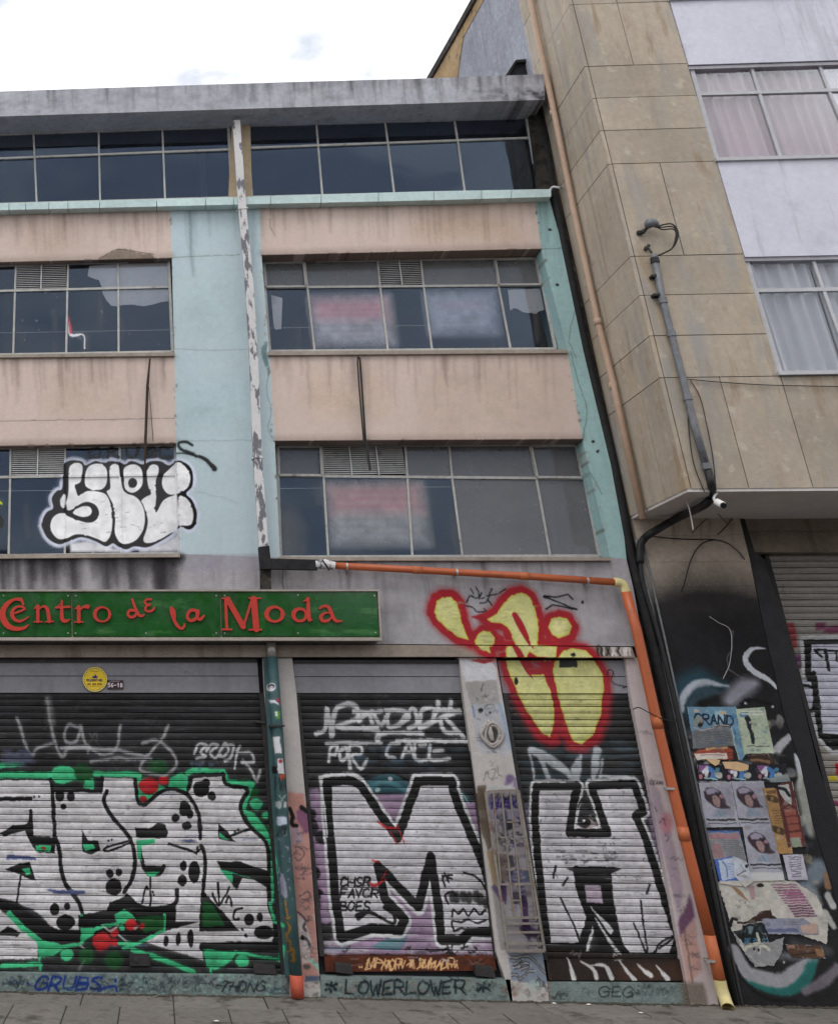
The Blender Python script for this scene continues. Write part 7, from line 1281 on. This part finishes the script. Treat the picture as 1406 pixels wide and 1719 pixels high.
lab.poly([(700, 450), (990, 450), (990, 590), (700, 590)], (0.24, 0.17, 0.20), 2); lab.stroke([(750, 474), (880, 474)], 14, (0.62, 0.55, 0.55), 6, .8, sm=False)
lab.text('56-18', (712, 502), 56, (0.90, 0.86, 0.86), 12, dx=45, slant=0)
lab.finish(); m_lab = M('printed_label', (0.5, 0.45, 0.3), 0.45, 0.04, 0.04, canvas=lab, bump=0)
bm = bmesh.new(); ring = []
for k in range(72):
    a = 2*math.pi*k/72; r_ = 183+(7 if k % 2 else -4); ring.append((100+(521+r_*math.cos(a))/8.79, 1090+(445+r_*1.02*math.sin(a))/8.79))
prism(bm, ring, lo, lo+.006); tag(obj('round_sticker', bm, m_lab), 'round yellow alarm sticker with checked rim on the left shutter hood', 'sticker')
bm = bmesh.new(); prism(bm, [(100+x/8.79, 1090+y/8.79) for x, y in ((705, 590), (940, 590), (940, 460), (705, 455))], lo, lo+.006); tag(obj('number_plate', bm, m_lab), 'small dark house number plate reading 56-18', 'number plate')

# ------------------------------------------------------------------ relief and grille on the middle pillar
F6 = lambda x, y: (770+x/6.14, 1080+y/6.14)
wallpaint_done = True
RL = thing('plaster_relief', 'oval plaster relief stuck on the pillar between the narrow shutters', 'relief', P(*F6(330, 1070), -.02))
def relief(name, pts, w, o, mat):
    bm = bmesh.new(); u = np.linalg.norm(P(*F6(10, 1000), 0)-P(*F6(0, 1000), 0))/10
    q = smooth_path([(*p, 0) for p in pts], 3); n = len(q); ww = [np.interp(i/(n-1), np.linspace(0, 1, len(w)), w)*u/2 for i in range(n)] if hasattr(w, '__len__') else w*u/2
    tube(bm, [P(*F6(p[0], p[1]), o) for p in q], ww, 8); return obj(name, bm, mat, RL, smooth=True)
relief('rim', [(320, 800), (390, 850), (450, 930), (425, 1010), (350, 1070), (280, 1020), (225, 940), (265, 860), (320, 800)], 46, -.002, m_relief); relief('inner_rim', ell(345, 945, 72, 96, 14), 26, -.012, m_relief)
relief('tongue', [(320, 860), (325, 930), (345, 1010)], [30, 60, 40], -.008, m_relief); relief('lip', [(285, 900), (300, 845), (350, 820), (405, 870)], [10, 30, 26, 10], -.02, m_relief); relief('lip', [(320, 1040), (355, 1045), (390, 1020)], [10, 26, 10], -.02, m_relief); relief('side_lip', [(415, 910), (425, 960), (410, 990)], [8, 24, 8], -.018, m_relief)
F9 = lambda x, y: (790+x/4.526, 1310+y/4.526)
GR = thing('metal_grille', 'rusty pale metal grille covering the lower part of the middle pillar', 'grille', P(*F9(400, 1300), -.06))
m_gr = M('grille_paint', srgb(128, 121, 115), 0.7, 0.2, 0.2, bump=0.3, patch=[(srgb(110, 76, 58), 0.56, 9, 0.8)])
for a, b, w in (((112, 90), (362, 76), .03), ((112, 90), (285, 1300), .028), ((362, 76), (562, 1300), .028), ((285, 1298), (562, 1298), .03), ((172, 95), (228, 795), .016), ((234, 92), (328, 1045), .016), ((300, 88), (392, 1045), .016), ((348, 84), (500, 1045), .016),
                ((150, 320), (215, 320), .014), ((275, 318), (330, 318), .014), ((225, 435), (287, 435), .014), ((340, 433), (418, 430), .014), ((190, 553), (250, 553), .014), ((270, 680), (330, 680), .014), ((385, 680), (442, 680), .014), ((215, 793), (478, 790), .02), ((320, 915), (372, 915), .014), ((440, 918), (498, 918), .014), ((250, 1048), (518, 1045), .022), ((258, 1092), (526, 1090), .02), ((268, 1160), (538, 1156), .02), ((280, 1245), (552, 1243), .022)):
    bm = bmesh.new(); bar(bm, F9(*a), F9(*b), w, -.065-random.uniform(0, .004), -.045); obj('bar', bm, m_gr, GR)
for x, y in ((130, 150), (350, 120), (270, 1240), (545, 1240)):
    bm = bmesh.new(); bar(bm, F9(x-6, y), F9(x+8, y), .02, -.05, 0); obj('standoff', bm, m_gr, GR)

# ------------------------------------------------------------------ posters
PZ6 = lambda p: (1130+p[0]/5.624, 1160+p[1]/5.624); PZ7 = lambda p: (1150+p[0]/5.388, 1400+p[1]/5.388)
def poster(pts, fr, o, label, torn=0.0, grp=None, curl=None):
    q = [fr(p) for p in pts]
    if torn:
        qq = []
        for i in range(len(q)):
            a, b = q[i], q[(i+1) % len(q)]; n = max(2, int(math.hypot(b[0]-a[0], b[1]-a[1])/3))
            for k in range(n): qq.append((a[0]+(b[0]-a[0])*k/n+random.uniform(-torn, torn), a[1]+(b[1]-a[1])*k/n+random.uniform(-torn, torn)))
        q = qq
    bm = bmesh.new(); prism(bm, q, o-.001, o+.0005); return tag(obj('poster', bm, m_print), label, 'poster', grp)
poster([(130, 150), (270, 152), (590, 150), (690, 590), (640, 660), (605, 640), (540, 335), (430, 325), (300, 365), (165, 385)], PZ6, -.004, 'blue poster with dark lettering at the top of the poster wall', .4)
poster([(170, 385), (300, 365), (440, 330), (540, 345), (580, 525), (185, 545)], PZ6, -.007, 'grey torn text sheet under the blue lettering poster', .6)
poster([(185, 545), (580, 522), (620, 660), (460, 655), (200, 660)], PZ6, -.010, 'red and brown torn flyer below the grey text sheet', .5)
poster([(590, 172), (860, 152), (952, 590), (668, 593)], PZ6, -.008, 'pale yellow-green poster with a dark figure, top right', .3)
poster([(690, 606), (935, 592), (960, 700), (770, 715)], PZ6, -.006, 'dark brown strip below the pale yellow-green poster', .4)
for k, (x0, l) in enumerate(((230, 'leftmost of the three small dark flyers with blue and white print'), (500, 'middle of the three small dark flyers with blue and white print'), (790, 'rightmost of the three small dark flyers with blue and white print'))):
    poster([(x0-10, 692), (x0+268, 692), (x0+316, 862), (x0+20, 862)], PZ6, -.006-.001*k, l, .3)
m_scr = m_print
for pts, l in (([(460, 670), (600, 668), (710, 700), (705, 745), (640, 762), (520, 735), (490, 735)], 'tan torn paper scrap over the middle small dark flyer'), ([(300, 640), (440, 652), (430, 690), (395, 708), (350, 680)], 'tan torn paper scrap over the leftmost small dark flyer')):
    bm = bmesh.new(); prism(bm, [PZ6(p) for p in pts], -.016, -.013); tag(obj('paper_scrap', bm, M('kraft_paper', srgb(204, 172, 132), 0.9, 0.1, 0.1, bump=0.2)), l, 'paper scrap')
FA = [(238, 868), (542, 858), (626, 1285), (298, 1290)]
poster(FA, PZ6, -.009, 'upper left of the three lilac portrait posters', .2, 'lilac portrait posters')
poster([(546, 857), (848, 850), (936, 1283), (630, 1285)], PZ6, -.0092, 'upper right of the three lilac portrait posters', .2, 'lilac portrait posters')
poster([(652, 1285), (940, 1284), (1050, 1790), (735, 1800)], PZ6, -.016, 'lowest of the three lilac portrait posters', .2, 'lilac portrait posters')
poster([(190, -28), (488, -28), (598, 438), (312, 452)], PZ7, -.011, 'grey notice with pink rows and a blue edge', .3)
poster([(262, 236), (430, 208), (470, 300), (520, 478), (312, 450)], PZ7, -.018, 'crumpled blue and white flyer over the grey notice', .5)
poster([(432, 202), (560, 262), (612, 438), (540, 488), (440, 380)], PZ7, -.022, 'crumpled white flyer beside the blue and white flyer', .5)
poster([(848, 918), (984, 915), (1128, 1535), (992, 1540)], PZ6, -.018, 'narrow ochre poster right of the lilac portraits', .3)
poster([(985, 885), (1118, 852), (1255, 1470), (1110, 1478)], PZ6, -.014, 'dark red poster strip with blocks at the right edge', .5)
poster([(880, 190), (1060, 186), (1108, 418), (932, 418)], PZ7, -.022, 'white sheet with handwriting right of the lowest portrait', .3)
poster([(285, 432), (640, 424), (980, 424), (1190, 560), (1290, 800), (1280, 1000), (1100, 930), (900, 860), (700, 810), (420, 890), (360, 640)], PZ7, -.005, 'large torn cream paper with purple text rows', 1.2)
poster([(522, 832), (700, 804), (758, 998), (532, 998)], PZ7, -.012, 'small dark teal poster with blue lettering', .4)
poster([(700, 772), (1060, 772), (1195, 832), (1205, 908), (745, 908)], PZ7, -.010, 'lavender banner strip across the torn cream paper', .6)
poster([(420, 870), (530, 1000), (760, 985), (890, 935), (870, 1080), (800, 1190), (640, 1205), (560, 1115), (480, 1000)], PZ7, -.007, 'grey torn paper remains below the dark teal poster', 1.0)
poster([(900, 1002), (1228, 1012), (1266, 1128), (962, 1118)], PZ7, -.008, 'brown torn poster remnant at the bottom right of the poster wall', .6)

# ------------------------------------------------------------------ litter and the far side of the street
for i, (x, y) in enumerate(((930, 1685), (988, 1687), (1075, 1701), (364, 1715))):
    c = PZ(x, y, .006); bm = bmesh.new(); vs = []
    for k in range(9):
        a = 2*math.pi*k/9; vs.append(bm.verts.new((c[0]+.026*math.cos(a)*random.uniform(.5, 1.3), c[1]+.022*math.sin(a)*random.uniform(.5, 1.2), c[2]+random.uniform(0, .006))))
    top_ = bm.verts.new((c[0], c[1], c[2]+.010))
    for k in range(9): bm.faces.new((vs[k], vs[(k+1) % 9], top_))
    bm.faces.new(list(reversed(vs))); tag(obj('paper_scrap', bm, m_paper), ['white paper scrap on the pavement below the left edge of the H shutter', 'white paper scrap on the pavement below the middle of the H shutter', 'largest white paper scrap on the pavement, below the orange outlet', 'white paper scrap at the bottom edge, below the wide shutter'][i], 'litter')
for i, (x0, x1, h, mat, lab_) in enumerate(((-26, -9, 7.6, m_oppw, 'plain rendered building across the street, left of the camera'), (-8.8, 6, 9.0, m_brick, 'brick building across the street, behind the camera'), (6.2, 24, 7.0, m_oppw, 'plain rendered building across the street, right of the camera'))):
    t = thing('street_building', lab_, 'building', ((x0+x1)/2, -27, 0))
    bm = bmesh.new(); box(bm, x0, x1, -36, -26.5, -.3, h); obj('wall', bm, mat, t)
    bm = bmesh.new(); box(bm, x0-.1, x1+.1, -36.1, -26.3, h, h+.25); obj('cornice', bm, m_conc, t)
    x = x0+1.2
    while x < x1-2:
        for z in (3.6, 6.0):
            if z+1.3 < h: bm = bmesh.new(); box(bm, x, x+1.4, -26.52, -26.46, z, z+1.3); obj('window', bm, m_black, t)
        bm = bmesh.new(); box(bm, x-.2, x+1.6, -26.53, -26.45, .0, 2.6); obj('shutter', bm, m_rail, t); x += 2.6
